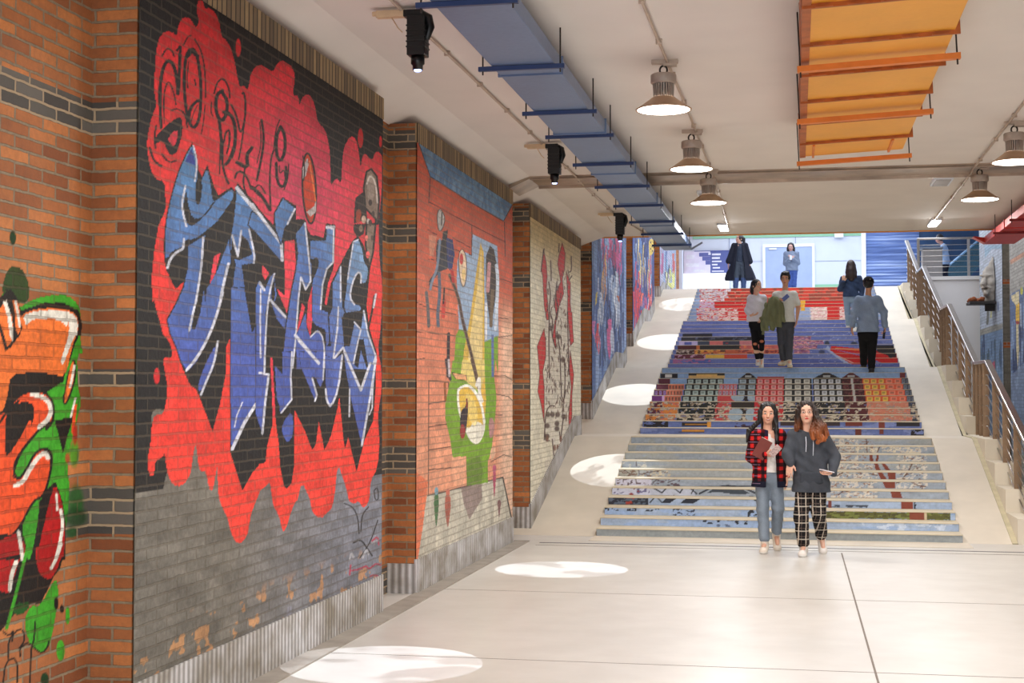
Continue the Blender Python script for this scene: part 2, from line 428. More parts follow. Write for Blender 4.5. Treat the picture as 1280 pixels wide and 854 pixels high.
    wl(C_([(662, 620), (600, 720), (535, 860)]), 4, 0); wl(C_([(590, 610), (560, 680), (548, 740)]), 1.4, 0)
    bl(F_([(0, 430), (15, 390), (50, 430), (75, 370), (95, 350), (110, 470), (100, 500), (70, 480), (50, 560), (45, 854), (0, 854)]), 0, 2)
    bl(G_([(0, 0), (50, 0), (45, 110), (68, 120), (50, 260), (35, 435), (15, 380), (0, 330)]), 0, 1)
    bk(F_([(78, 470), (88, 390), (98, 380), (103, 480), (90, 500)]), 1)
    wl(F_([(20, 400), (45, 440)]), 3, 0); wl(F_([(25, 430), (22, 600), (25, 800)]), 1.8, 0); wl(F_([(98, 352), (70, 460), (55, 600), (45, 854)]), 2, 1)
    wl(G_([(48, 0), (45, 110)]), 2, 0); wl(G_([(18, 112), (68, 122), (50, 260), (34, 435)]), 2.6, 0)
    R(F_([(35, 305), (70, 350), (50, 385), (32, 350)])); R(F_([(150, 180), (205, 170), (215, 330), (190, 440), (165, 560), (110, 430), (155, 470)]))
    bl(F_([(-20, 20), (20, 50), (140, 200), (142, 290), (0, 130), (-40, 90)]), 0, 3); wl(F_([(-20, -20), (0, 12), (60, 90), (135, 190), (140, 280)]), 3.6, 0)
    bl(F_([(100, 30), (145, -50), (210, 5), (165, 90), (150, 110), (133, 190), (105, 110)]), 0, 3); wl(F_([(208, 5), (168, 85)]), 2.2, 0)
    bl(F_([(80, 500), (160, 590), (155, 650), (110, 590)]), 0, 2); wl(F_([(75, 490), (160, 585)]), 3, 0)
    bl(F_([(212, 140), (262, 75), (280, 250), (285, 290), (300, 300), (290, 390), (265, 440), (235, 380), (215, 640), (195, 854), (140, 854), (160, 640), (190, 450), (215, 330), (225, 240)])+[], 0)
    bl(G_([(140, 0), (190, 0), (190, 130), (190, 260), (130, 330), (125, 290), (110, 240), (100, 70), (140, 120)]), 0, 1)
    bl(F_([(290, 175), (375, 175), (378, 100), (417, 110), (412, 295), (380, 330), (350, 420), (345, 540), (385, 560), (390, 720), (375, 740), (370, 650), (320, 625), (300, 600), (300, 420), (320, 280), (290, 270)]), 0)
    bk(F_([(305, 270), (330, 262), (338, 300), (312, 370), (265, 445), (300, 400), (295, 300)]), 1)
    bk(F_([(240, 400), (262, 445), (300, 400), (298, 560), (262, 560), (218, 660)]), 0)
    R(F_([(245, 510), (262, 530), (225, 665), (218, 660)])); R(F_([(300, 420), (296, 560), (300, 600), (290, 690), (270, 620), (278, 500)]))
    bk(F_([(385, 320), (415, 295), (410, 360), (402, 545), (345, 545), (352, 430)]), 0)
    R(F_([(425, 100), (520, 165), (455, 290), (400, 400), (378, 520), (366, 510), (385, 400), (415, 320)]))
    bl(F_([(410, 400), (452, 310), (460, 530), (475, 560), (450, 700), (410, 810), (400, 740), (390, 580), (410, 530)]), 0)
    bl(F_([(490, 330), (520, 180), (545, 165), (570, 230), (575, 290), (600, 320), (590, 400), (565, 400), (560, 350), (540, 345), (515, 400), (500, 470), (520, 510), (570, 530), (530, 575), (480, 565), (470, 520), (485, 430)]))
    wl(F_([(262, 80), (275, 200), (285, 300), (292, 390), (265, 435), (240, 370), (225, 500), (212, 700), (195, 854)]), 2, 0); wl(G_([(192, 0), (186, 130), (190, 255), (135, 325)]), 2, 0)
    wl(F_([(378, 105), (415, 112), (412, 290), (378, 325), (355, 410), (345, 540)]), 2, 0); wl(F_([(380, 103), (415, 103)]), 4, 0)
    wl(F_([(560, 400), (562, 350), (540, 342), (512, 405), (500, 480), (525, 515)]), 2, 1); wl(F_([(545, 170), (520, 180), (490, 380)]), 1.6, 0); wl(F_([(452, 315), (452, 500)]), 1.8, 0)
    bk(F_([(470, 560), (575, 545), (590, 640), (600, 700), (560, 640), (525, 610), (500, 700), (470, 740), (415, 800), (440, 700), (455, 600)]), 0)
    bl(F_([(575, 545), (600, 680), (640, 790), (620, 860), (520, 860), (470, 745), (410, 810), (410, 860), (370, 860), (372, 740), (400, 740), (440, 560), (455, 560), (470, 740), (500, 740), (525, 620), (560, 650)]), 0, 1)
    bk(F_([(575, 700), (540, 700), (525, 840), (545, 854), (560, 760), (590, 854), (600, 854)]), 0)
    bl(F_([(215, 680), (265, 560), (270, 640), (290, 690), (330, 650), (360, 700), (368, 860), (215, 860)]), 0, 1)
    wl(F_([(210, 680), (330, 820)]), 3.6, 0); wl(F_([(290, 690), (330, 650), (362, 700), (368, 854)]), 1.6, 1); wl(F_([(440, 530), (435, 640), (412, 810)]), 2, 0)
    wl(F_([(412, 810), (465, 745), (510, 854)]), 2.4, 0); wl(F_([(525, 610), (560, 650), (545, 710), (520, 830)]), 1.8, 0); wl(F_([(575, 550), (600, 680), (640, 790), (620, 850)]), 2, 0); wl(F_([(610, 680), (640, 800)]), 1.6, 0)
    bl(G_([(230, 0), (365, 0), (360, 150), (345, 190), (320, 140), (300, 130), (320, 230), (315, 260), (270, 150), (240, 80)]), 0, 1)
    bl(G_([(370, 20), (420, 40), (460, 10), (440, 200), (400, 295), (380, 260), (370, 150)]), 0, 1)
    bl(G_([(470, 10), (560, 200), (610, 60), (640, 80), (620, 240), (590, 330), (565, 500), (510, 260), (480, 100)]), 0, 1)
    wl(G_([(230, -60), (335, 60)]), 3.6, 0); wl(G_([(365, 0), (358, 150)]), 1.8, 0); wl(G_([(300, 140), (325, 230), (315, 262)]), 2, 0)
    wl(G_([(460, 20), (440, 200), (400, 297), (378, 262), (372, 200)]), 2.4, 1); wl(G_([(472, 0), (560, 205), (610, 60)]), 3, 0); wl(G_([(640, 40), (610, 240), (565, 500)]), 2.6, 0); wl(G_([(500, 200), (498, 345)]), 1.8, 0); wl(G_([(625, 150), (620, 300), (605, 335)]), 1.6, 0)
    bl(G_([(140, 380), (195, 310), (200, 440), (170, 490), (140, 440)]), 1, 1)
    R(G_([(75, 30), (88, 30), (104, 340), (92, 360)]))
    # line art above the letters
    k = lambda p, w=3, sm=2: c.line(p, BK, w, sm)
    k(A_([(150, 560), (150, 450), (165, 360), (195, 315), (225, 350), (242, 430), (245, 525), (252, 400), (255, 290)]), 4.4)
    k(A_([(160, 300), (185, 255), (215, 270), (225, 300)]), 2.2); k(A_([(172, 660), (168, 520), (182, 450), (200, 432), (225, 500), (235, 560)]), 1.8); k(A_([(150, 560), (155, 680)]), 4)
    k(A_([(240, 270), (262, 240), (258, 280)]), 3)
    k(A_([(300, 640), (285, 560), (277, 440), (285, 300), (315, 255), (345, 280), (365, 400), (370, 520), (360, 640), (330, 690), (300, 650), (310, 575), (350, 535), (368, 540)]), 4)
    k(A_([(295, 300), (320, 270), (350, 300)]), 5)
    k(A_([(275, 240), (300, 192), (315, 190)]), 1.8); k(A_([(335, 210), (375, 280), (392, 400), (392, 520)]), 1.8); k(A_([(390, 560), (382, 650), (370, 715)]), 1.5)
    k(A_([(335, 425), (340, 455)]), 2, 0); k(A_([(302, 330), (293, 420), (298, 470)]), 1.6); k(A_([(315, 650), (330, 600), (350, 560)]), 1.2)
    k(A_([(210, 590), (240, 578), (285, 605), (295, 680)]), 2.2)
    c.poly(A_([(150, 700), (225, 635), (265, 620), (272, 700), (245, 800), (210, 835), (185, 800), (165, 745), (120, 775), (115, 750)]), BK, 1)
    c.poly(A_([(190, 735), (240, 688), (245, 730), (225, 785), (205, 770)]), (214, 48, 66), 1)
    k(A_([(130, 670), (120, 720), (125, 790)]), 2.4)
    k(A_([(480, 490), (510, 540), (505, 610), (480, 650), (455, 620), (445, 560), (455, 500), (482, 485)]), 4.5, 1); k(A_([(465, 640), (475, 720), (482, 850)]), 4); k(A_([(490, 600), (530, 610), (553, 680), (550, 780), (530, 840)]), 4.4)
    k(A_([(438, 500), (455, 435), (490, 415), (518, 470), (522, 520)]), 2.2); k(A_([(425, 545), (420, 600), (432, 620)]), 1.6)
    k(A_([(490, 760), (500, 705), (522, 690), (520, 770), (505, 820)]), 2.4, 1); k(A_([(530, 560), (560, 620), (578, 720), (600, 660), (608, 560), (598, 490), (588, 500)]), 2.6); k(A_([(605, 600), (590, 740), (570, 850)]), 2)
    k(B_([(95, 20), (115, 90), (155, 118)]), 3); k(B_([(160, 55), (195, 100), (235, 90)]), 2.4); k(B_([(200, 0), (225, 60), (245, 0)]), 4)
    k(B_([(485, 0), (480, 100), (500, 180), (515, 210)]), 3); k(B_([(470, 0), (468, 160)]), 1.6); k(B_([(550, 180), (560, 150), (590, 145), (620, 190), (635, 240)]), 2.6)
    k(B_([(560, 100), (620, 130), (610, 60), (640, 20)]), 4.5, 1); k(B_([(640, 230), (683, 275)]), 4, 0); k(B_([(550, 0), (520, 90), (500, 110)]), 4)
    k(E_([(132, 335), (155, 380), (155, 470), (130, 525), (108, 480), (108, 390), (130, 335)]), 4, 1); k(E_([(108, 530), (112, 630), (143, 665), (165, 610), (160, 550)]), 3.6, 1); k(E_([(125, 545), (125, 590), (150, 560), (155, 600)]), 1.6)
    k(E_([(95, 450), (105, 350), (128, 295)]), 1.6); k(E_([(175, 535), (170, 620), (150, 670)]), 1.5)
    k(E_([(30, 300), (44, 400), (30, 500), (5, 620)]), 3); k(E_([(20, 310), (30, 420), (5, 530)]), 1.4); k(E_([(95, 460), (80, 500), (72, 620), (78, 780)]), 2.2); k(E_([(75, 780), (30, 700), (-20, 660)]), 4.2); k(E_([(50, 690), (20, 640), (-5, 660)]), 2)
    k(E_([(-60, 560), (-70, 640), (-50, 700)]), 2.4)
    def ball(cx, cy, rx, ry, n=28, rot=-.05):
        return [(cx+rx*math.cos(a)*math.cos(rot)-ry*math.sin(a)*math.sin(rot), cy+rx*math.cos(a)*math.sin(rot)+ry*math.sin(a)*math.cos(rot)) for a in np.linspace(0, 2*PI, n)]
    bp = E_(ball(284, 665, 36, 188))
    c.poly(bp, (196, 58, 24), 0, edge=BK, ew=2.4)
    c.poly(E_([(248, 560), (275, 500), (280, 540), (265, 600), (250, 610)]), (190, 180, 180)); c.poly(E_([(270, 790), (310, 760), (322, 720), (320, 790), (290, 815)]), (190, 180, 180))
    c.line(E_([(250, 490), (262, 560), (255, 620)]), BK, 1.6); c.line(E_([(285, 520), (305, 640), (318, 730)]), (230, 120, 60), 1.6)
    c.poly(E_([(575, 660), (590, 575), (615, 560), (645, 600), (657, 720), (650, 854), (590, 854), (575, 760)])+F_([(640, 60), (625, 240), (605, 320), (585, 200), (590, 80)]), (132, 112, 98), 0, edge=BK, ew=2.4)
    c.poly(E_([(590, 620), (610, 580), (635, 620), (630, 720), (600, 760)]), (158, 140, 128), 1); c.line(E_([(592, 640), (612, 585), (640, 640), (648, 740)]), (214, 200, 190), 2)
    c.poly(E_([(530, 715), (575, 680), (585, 780), (600, 854), (520, 854)])+F_([(590, 60), (575, 140), (540, 160), (520, 120), (525, 20)]), (38, 26, 24), 0)
    for x, y, s_, q in ((548, 800, 14, (150, 60, 40)), (575, 830, 12, (200, 170, 150)), (610, 740, 10, (60, 48, 44)), (625, 800, 9, (70, 56, 50)), (600, 840, 9, (200, 190, 184))):
        (X, Y), = E_([(x, y)]); c.blob(X, Y, s_/K, 1.7*s_/K, q)
    for x, y, s_, q in ((545, 60, 12, (160, 60, 40)), (610, 80, 10, (72, 56, 48)), (590, 160, 8, (230, 120, 110)), (597, 250, 10, (230, 90, 90)), (560, 110, 10, (130, 108, 90)), (620, 160, 8, (80, 64, 56))):
        (X, Y), = F_([(x, y)]); c.blob(X, Y, s_/K, 1.8*s_/K, q)
    k(F_([(632, 470), (622, 540), (605, 620), (600, 640)]), 2.6); wl(F_([(640, 460), (628, 530)]), 2.4, 0)
    k(F_([(600, 650), (640, 770)]), 2)
    k(H_([(470, 40), (520, 60), (545, 120), (550, 200)]), 1.6); k(H_([(560, 190), (565, 100), (600, 60)]), 1.6); k(H_([(520, 250), (560, 230), (600, 290), (620, 320)]), 2); k(H_([(555, 330), (610, 250), (650, 130)]), 1.4); k(G_([(630, 740), (650, 720), (655, 790), (635, 790), (630, 740)]), 1.4)
    for p in ([(500, 420), (505, 370)], [(505, 400), (560, 390), (590, 370), (600, 395), (640, 360), (665, 370)], [(610, 430), (640, 420), (660, 440)], [(620, 240), (650, 215), (655, 260)]): c.line(H_(p), (176, 60, 84), 2)
    for p in ([(500, 340), (510, 300), (520, 330)], [(570, 330), (590, 280), (600, 310)], [(620, 250), (650, 240)]): c.line(H_(p), (176, 176, 184), 2.4)
    c.line(H_([(180, 600), (170, 700)]), (150, 150, 170), 6, 0, .4)

def paint_left_letters(c):
    c.org(0, 0, 1)
    a = lambda p: Q(0, 280, p, 6.1); b = lambda p: Q(0, 400, p, 6.1); d = lambda p: Q(0, 520, p, 4.745); e = lambda p: Q(0, 680, p, 4.91)
    BK = (26, 22, 20); OR = (240, 120, 52); RD = (236, 84, 40); GR = (62, 160, 38); DR = (176, 22, 24); W = (232, 228, 216)
    u, v = c.P[..., 1], c.P[..., 2]
    c.poly(a([(20, 470), (50, 360), (100, 315), (155, 330), (205, 400), (225, 500), (215, 600), (150, 610), (20, 540)]), (22, 66, 22), 2, .95)
    c.blob(*a([(98, 105)])[0], 4, 9, (24, 60, 24))
    c.poly(a([(150, 640), (220, 590), (330, 550), (480, 535), (560, 570), (620, 650), (610, 900), (640, 1000)])+b([(590, 250), (590, 480), (620, 620), (590, 760), (560, 854)])+d([(450, 60), (410, 200), (400, 330), (415, 420), (400, 640), (380, 680), (240, 500), (120, 690), (0, 700), (0, 0)])+a([(0, 500), (60, 600)]), GR, 1)
    c.poly(a([(-40, 480), (0, 560), (80, 490), (130, 560), (160, 660), (340, 600), (480, 600), (600, 660), (625, 760), (620, 854)])+b([(600, 120), (560, 220), (520, 380), (500, 460), (0, 780), (-40, 780)]), BK, 0)
    c.poly(a([(-40, 560), (0, 640), (40, 590), (90, 700), (110, 850)])+b([(100, 130), (60, 260), (0, 280), (-40, 280)]), OR, 0)
    c.poly(a([(20, 590), (50, 580), (85, 700), (105, 840), (100, 900), (75, 850), (55, 700)]), W, 0)
    c.poly(a([(85, 590), (120, 570), (150, 640), (160, 760), (150, 850), (130, 840), (100, 700)]), OR, 1); c.line(a([(118, 590), (140, 700), (150, 780)]), W, 3)
    c.line(a([(50, 500), (100, 620), (110, 760), (105, 850)])+b([(110, 130)]), BK, 3); c.line(b([(-30, -30), (20, 120), (50, 230), (170, 90)]), BK, 4, 0)
    c.poly(a([(170, 690), (260, 650), (420, 640), (540, 660), (600, 720), (590, 854)])+b([(590, 100), (550, 200), (500, 440), (400, 410), (240, 395), (80, 420), (60, 560), (30, 680), (-40, 780), (-40, 270), (50, 250), (180, 80), (150, 0)]), OR, 1)
    c.poly(a([(175, 700), (260, 665), (420, 655), (560, 680), (595, 740), (590, 854)])+b([(570, 120), (520, 240), (480, 350), (460, 310), (500, 200), (530, 80), (520, 0)])+a([(520, 790), (450, 730), (330, 720), (240, 730), (200, 780)]), W, 1)
    c.poly(b([(540, 300), (575, 320), (575, 440), (540, 560), (500, 650), (480, 620), (500, 500)]), OR, 1, edge=BK, ew=2.4); c.line(b([(568, 350), (550, 440), (535, 510)]), W, 3)
    c.line(b([(550, 290), (500, 430), (480, 560)]), GR, 3, 0)
    c.poly(b([(60, 690), (120, 600), (200, 550), (300, 540), (380, 580), (415, 680), (400, 780), (340, 854)])+d([(300, 0), (200, 120), (120, 220), (80, 330), (110, 380), (150, 330), (200, 230), (250, 190), (300, 220), (305, 300), (285, 400), (255, 480), (200, 500), (140, 620), (80, 710), (0, 735), (-40, 735), (-40, 0)]), RD, 1, edge=BK, ew=3)
    c.poly(b([(40, 780), (60, 690), (120, 640), (200, 620), (260, 650), (260, 740), (230, 854)])+d([(190, 0), (120, 130), (40, 250), (30, 200), (30, 30)]), BK, 1)
    c.line(b([(0, 780), (60, 690), (140, 620)]), BK, 3); 
    c.line(b([(245, 570), (310, 580), (370, 620), (392, 690), (370, 760), (300, 815)]), W, 5.5); c.line(d([(300, 0), (270, 40), (230, 70)]), W, 3.4)
    c.line(d([(285, 250), (270, 215), (230, 240), (180, 310), (140, 390), (90, 415)]), W, 5.5)
    c.poly(d([(90, 330), (110, 260), (180, 170), (230, 150), (300, 100), (320, 30), (380, 220), (370, 400), (330, 390), (300, 430), (285, 400), (310, 290), (310, 220), (260, 180), (200, 220), (150, 310), (105, 365)]), GR, 0)
    c.line(d([(85, 350), (80, 290), (130, 200), (220, 90), (320, 30)]), BK, 2.4); c.line(d([(80, 360), (110, 378), (160, 310), (210, 215), (265, 183), (308, 215), (308, 300), (285, 400), (255, 480)]), BK, 2.4)
    c.poly(d([(325, 30), (440, 0), (400, 120), (375, 225)]), BK, 0); c.line(b([(555, 854), (575, 650)]), RD, 4, 0); c.line(b([(575, 600), (540, 740)]), W, 2.4, 0)
    c.poly(d([(0, 740), (60, 720), (120, 640), (250, 490), (270, 440), (330, 390), (370, 500), (390, 640), (385, 854), (0, 854)]), BK, 0)
    c.poly(e([(-20, -60), (400, -60), (390, 60), (370, 150), (330, 200), (250, 370), (190, 370), (100, 420), (0, 540), (-20, 540)]), BK, 0)
    c.poly(d([(240, 490), (200, 530), (140, 620), (130, 690), (155, 760), (160, 854), (180, 854), (215, 690)]), GR, 1)
    c.poly(d([(325, 400), (365, 500), (385, 640), (385, 760), (375, 854), (210, 854), (240, 740), (290, 520)]), DR, 1); c.poly(e([(220, 0), (390, 0), (380, 80), (330, 200), (290, 220), (240, 180), (220, 100)]), DR, 1)
    c.line(d([(335, 465), (340, 560)]), W, 2.6, 0); c.line(d([(360, 560), (375, 640), (355, 760), (330, 854)]), W, 4); c.line(e([(375, 0), (350, 80), (315, 150)]), W, 4)
    c.poly(d([(-20, 745), (90, 700), (150, 760), (155, 854), (-20, 854)])+e([(130, 60), (90, 200), (50, 300), (-20, 290)]), DR, 0); c.line(d([(110, 690), (125, 780), (135, 854)]), W, 4.5); c.line(e([(130, 20), (135, 70)]), W, 4, 0); c.line(e([(100, 110), (70, 190), (60, 280)]), W, 5)
    c.line(e([(175, 0), (130, 180), (90, 340), (40, 520)]), GR, 4, 0)
    c.poly(e([(90, 370), (180, 350), (180, 400), (120, 440), (80, 430)]), (26, 80, 26), 1)
    c.poly(e([(340, 200), (360, 270), (350, 400), (320, 560), (300, 640), (240, 670), (200, 640), (160, 560), (150, 460), (190, 375), (250, 385)]), GR, 2)
    for x, y, rx, ry, q in ((415, 440, 14, 55, GR), (372, 655, 26, 65, GR), (345, 365, 14, 40, BK), (380, 400, 14, 26, BK), (275, 835, 25, 45, (26, 60, 30))): 
        (X, Y), = e([(x, y)]); c.blob(X, Y, rx/4.91, ry/4.91, q)
    for x, y, rx, ry, q in ((440, 225, 28, 75, GR), (445, 115, 14, 60, DR), (400, 250, 14, 30, (176, 60, 40)), (450, 500, 45, 90, (34, 96, 34)), (450, 600, 70, 60, (24, 70, 30)), (425, 690, 34, 34, (30, 80, 34))):
        (X, Y), = d([(x, y)]); c.blob(X, Y, rx/4.745, ry/4.745, q, .85, .5)
    for p in ([(20, 854), (30, 740), (80, 690), (110, 740), (105, 854)], [(50, 700), (50, 600), (90, 540), (140, 520), (155, 590), (120, 640), (125, 690)], [(120, 640), (180, 600), (250, 680), (290, 640), (300, 600)], [(215, 480), (210, 590), (190, 640), (185, 854)], [(75, 600), (85, 520), (60, 570), (20, 540)]): c.line(e(p), BK, 2.2)

def paint_sax(c):
    c.org(0, 0, 1)
    K2 = 5.02
    a = lambda p: Q(520, 150, p, K2); b = lambda p: Q(520, 300, p, K2); d = lambda p: Q(520, 450, p, K2); e = lambda p: Q(520, 590, p, K2)
    u, v = c.P[..., 1], c.P[..., 2]
    n = fbm(u*3, v*9, 2); n2 = fbm(u*9, v*3, 4)
    t = np.clip((v-1.2)/1.9, 0, 1)[..., None]
    cr = np.array(lin((226, 152, 118)))*(1-t)+np.array(lin((196, 78, 46)))*t
    right = np.clip((u-15.6)/.5, 0, 1)[..., None]*np.clip((2.9-v)/.5, 0, 1)[..., None]
    cr = cr*(1-right)+np.array(lin((232, 188, 160)))*right
    cr = cr*(.72+.55*n[..., None])
    c.c[..., :3] = cr; c.c[..., 3] = .93
    BK = (34, 30, 32)
    white = e([(70, 150), (545, 35), (605, 320), (605, 900), (-100, 900), (10, 540), (40, 330)])
    m = c.inside(np.array(white)); wc = np.array(lin((196, 190, 174)))*(.68+.55*n2[..., None]); c.put(m, wc)
    m = c.inside(np.array(e([(0, 0), (75, 60), (45, 330), (10, 560), (-20, 700), (-20, 0)]))); c.put(m, np.array(lin((226, 122, 84)))*(.8+.4*n[..., None]))
    c.poly(a([(10, 125), (80, 150), (350, 330), (610, 520), (550, 635), (330, 510), (200, 425), (90, 355), (50, 240)]), (112, 146, 178), 0, edge=BK, ew=1.1)
    m = c.inside(np.array(a([(10, 125), (80, 150), (350, 330), (610, 520), (550, 635), (330, 510), (200, 425), (90, 355), (50, 240)]))); c.put(m*(fbm(u*12, v*12, 8) > .5), (74, 112, 158), .6)
    L = lambda p, w=1.0, q=BK, sm=0: c.line(p, q, w, sm)
    L(a([(90, 355), (80, 520)])); L(a([(80, 515), (350, 660), (560, 765)])); L(a([(555, 640), (560, 854)])); L(a([(350, 660), (355, 854)])); L(a([(75, 690), (130, 720)])); L(a([(230, 740), (340, 800)]))
    L(b([(350, 0), (350, 100)])); L(b([(240, 60), (350, 95)])); L(b([(80, 120), (120, 125)])); L(b([(70, 280), (250, 320)])); L(b([(80, 430), (250, 470)])); L(b([(0, 575), (250, 600)])); L(b([(0, 390), (60, 420)])); L(b([(520, 490), (580, 495)])); L(b([(520, 610), (600, 600)]));L(b([(515, 240), (610, 270)])); L(b([(0,755),(60,740)]))
    for y0, x0, x1 in ((275, 80, 210), (420, 80, 215), (565, 80, 215), (690, 75, 305)): L(d([(x0, y0), (x1, y0-20)]), 1.3)
    L(d([(80, 130), (205, 140), (210, 270)]), 1.2); L(d([(80, 130), (78, 854)]), 1.0); L(d([(500, 345), (540, 345)])); L(d([(490, 100), (560, 100), (610, 130)])); L(d([(500, 215), (580, 230), (610, 260)])); L(d([(470, 640), (550, 595), (600, 610)])); L(d([(500, 480), (605, 465)]))
    L(e([(75, 150), (545, 35), (605, 320)]), 1.6)
    c.poly(d([(225, 610), (310, 600), (315, 640), (305, 780), (240, 790), (220, 700)]), (236, 176, 142), 0, .5)
    # sky, fields and instrument
    c.poly(a([(355, 715), (510, 790), (520, 1000)])+b([(520, 200), (515, 420), (520, 600), (480, 660), (430, 640), (300, 580), (270, 560), (255, 240), (260, 130), (280, 60), (350, 100)]), (150, 172, 200), 0)
    c.poly(b([(250, 600), (270, 560), (320, 570), (430, 640), (515, 600), (515, 854)])+d([(500, 0), (490, 100), (505, 240), (495, 380), (475, 560), (450, 640), (450, 770), (320, 790), (315, 605), (230, 610), (215, 500), (185, 370), (185, 270), (215, 130), (230, 0)])+b([(240, 760)]), (118, 158, 42), 0)
    m = c.inside(np.array(d([(315, 640), (400, 600), (420, 700), (410, 780), (318, 790)]))); c.put(m, (92, 116, 44), .7)
    c.poly(b([(405, 15), (425, 80), (430, 400), (430, 854), (290, 854), (300, 700), (340, 480), (370, 260)]), (214, 176, 74), 0)
    c.poly(b([(410, 60), (420, 300), (415, 854), (320, 854), (340, 600), (385, 300)]), (226, 206, 150), 0, .8)
    c.poly(d([(290, 0), (430, 0), (435, 200), (425, 400), (400, 200), (330, 150), (280, 90)]), (222, 200, 120), 0)
    c.poly(d([(430, 100), (440, 250), (425, 460), (410, 420), (405, 200)]), (224, 180, 74), 0)
    c.poly(d([(225, 80), (315, 95), (320, 130), (250, 120)]), (232, 170, 120), 0, edge=BK, ew=.8)
    c.line(b([(210, 220), (265, 350), (290, 500), (330, 650), (380, 854)]), (110, 84, 70), 4); c.line(b([(210, 220), (265, 350), (290, 500), (330, 650), (380, 854)]), BK, 1.2); c.line(d([(350, 0), (390, 160), (405, 240)]), (90, 70, 60), 3.4)
    c.line(d([(380, 160), (400, 100), (395, 200), (415, 260)]), (236, 232, 224), 3.6)
    c.poly(d([(265, 180), (320, 155), (370, 200), (410, 280), (428, 380), (425, 450), (400, 510), (375, 525), (340, 500), (310, 430), (275, 340), (262, 250)]), (224, 184, 76), 1, edge=(236, 232, 220), ew=2.6)
    c.poly(d([(340, 430), (360, 380), (420, 400), (425, 450), (400, 510), (375, 522), (330, 480), (312, 420)]), (234, 230, 214), 1); c.poly(d([(300, 200), (360, 230), (390, 330), (380, 420), (340, 400)]), (238, 214, 130), 1, .7)
    c.line(d([(265, 185), (320, 152), (375, 195), (412, 280), (430, 390)]), (240, 238, 230), 2.6)
    c.poly(d([(318, 240), (330, 280), (318, 420), (300, 500), (280, 440), (275, 380), (285, 310), (310, 300)]), (52, 40, 48), 1); c.blob(*d([(292, 450)])[0], 3.4, 9, (150, 50, 50)); c.line(d([(318, 245), (320, 300)]), (140, 60, 40), 2)
    # figures
    c.poly(b([(135, 0), (150, 0), (190, 0), (200, 180), (150, 200), (110, 250), (85, 290), (80, 260), (130, 180), (125, 60)]), (48, 52, 62), 0); c.line(b([(150, 0), (135, 180), (100, 260), (90, 310)]), (118, 134, 156), 3); c.line(b([(145, 210), (150, 350), (135, 460), (140, 540)]), (84, 96, 116), 4); c.line(b([(65, 330), (75, 420), (80, 540)]), (92, 88, 92), 4)
    c.poly(a([(130, 600), (145, 555), (165, 570), (185, 620), (165, 690), (140, 700)]), (176, 172, 168), 1, edge=BK, ew=1); c.line(a([(163, 580), (160, 660)]), BK, 1.4)
    c.poly(a([(170, 700), (200, 690), (190, 854), (150, 854)]), (44, 38, 38), 0); c.poly(a([(195, 740), (230, 750), (245, 854), (200, 854)])+b([(240, 100), (225, 200), (200, 180), (190, 0)]), (44, 54, 104), 0); c.poly(a([(80, 720), (130, 730), (110, 854), (85, 854)]), (214, 150, 120), 0, .7)
    c.line(b([(225, 190), (235, 260)]), (176, 44, 44), 4); c.line(b([(175, 380), (170, 480)]), (190, 60, 50), 5); c.line(b([(178, 300), (172, 400)]), BK, 2)
    c.poly(b([(265, 90), (290, 50), (315, 100), (320, 220), (300, 310), (275, 250)]), (226, 200, 170), 1, edge=(60, 40, 40), ew=1); c.blob(*b([(285, 120)])[0], 2.4, 7, (196, 60, 60)); c.poly(b([(280, 190), (315, 180), (300, 290)]), (230, 196, 110), 1, .7)
    c.poly(b([(440, 100), (465, 35), (490, 60), (505, 150), (515, 250), (490, 420), (470, 560), (450, 420), (438, 300)]), (62, 52, 50), 0); c.line(b([(460, 150), (450, 320)]), (206, 150, 150), 4.4); c.line(b([(505, 160), (515, 250), (500, 560)]), (206, 216, 232), 4); c.line(b([(480, 320), (470, 540)]), (110, 92, 70), 4)
    c.line(b([(440, 400), (440, 620)]), (222, 224, 230), 2.4); c.line(b([(480, 600), (482, 854)]), (92, 110, 168), 3)
    c.line(b([(205, 590), (200, 854)]), (44, 36, 44), 4); c.line(d([(190, 0), (200, 60), (215, 120)]), (60, 48, 56), 4); c.line(d([(205, 0), (210, 100)]), (190, 180, 186), 2.6); c.line(d([(180, 150), (185, 250)]), (140, 80, 40), 3)
    c.poly(d([(455, 380), (475, 355), (495, 400), (485, 480), (460, 500)]), (176, 130, 130), 1); c.poly(d([(465, 560), (500, 540), (500, 600), (470, 640)]), (226, 180, 150), 1)
    def tear(x, y0, y1, w, q, q2):
        c.poly(e([(x, y0), (x+w, y0+(y1-y0)*.3), (x+w*.4, y0+(y1-y0)*.8), (x, y1), (x-w*.5, y0+(y1-y0)*.8), (x-w, y0+(y1-y0)*.3)]), q, 1); c.blob(*e([(x, y0+20)])[0], 2.4, 5, q2)
    tear(128, 100, 350, 18, (74, 112, 70), (120, 160, 176)); tear(200, 110, 355, 22, (166, 92, 76), (196, 110, 90)); tear(492, -40, 165, 11, (180, 76, 104), (190, 90, 120)); tear(522, 180, 290, 9, (130, 90, 90), (130, 90, 90))
    c.poly(e([(280, 95), (410, 75), (415, 170), (370, 240), (335, 300), (300, 200)]), (126, 100, 100), 0, .75)
    for x in (455, 490): c.blob(*e([(x, 370)])[0], 2.4, 4, (206, 150, 80), .8)

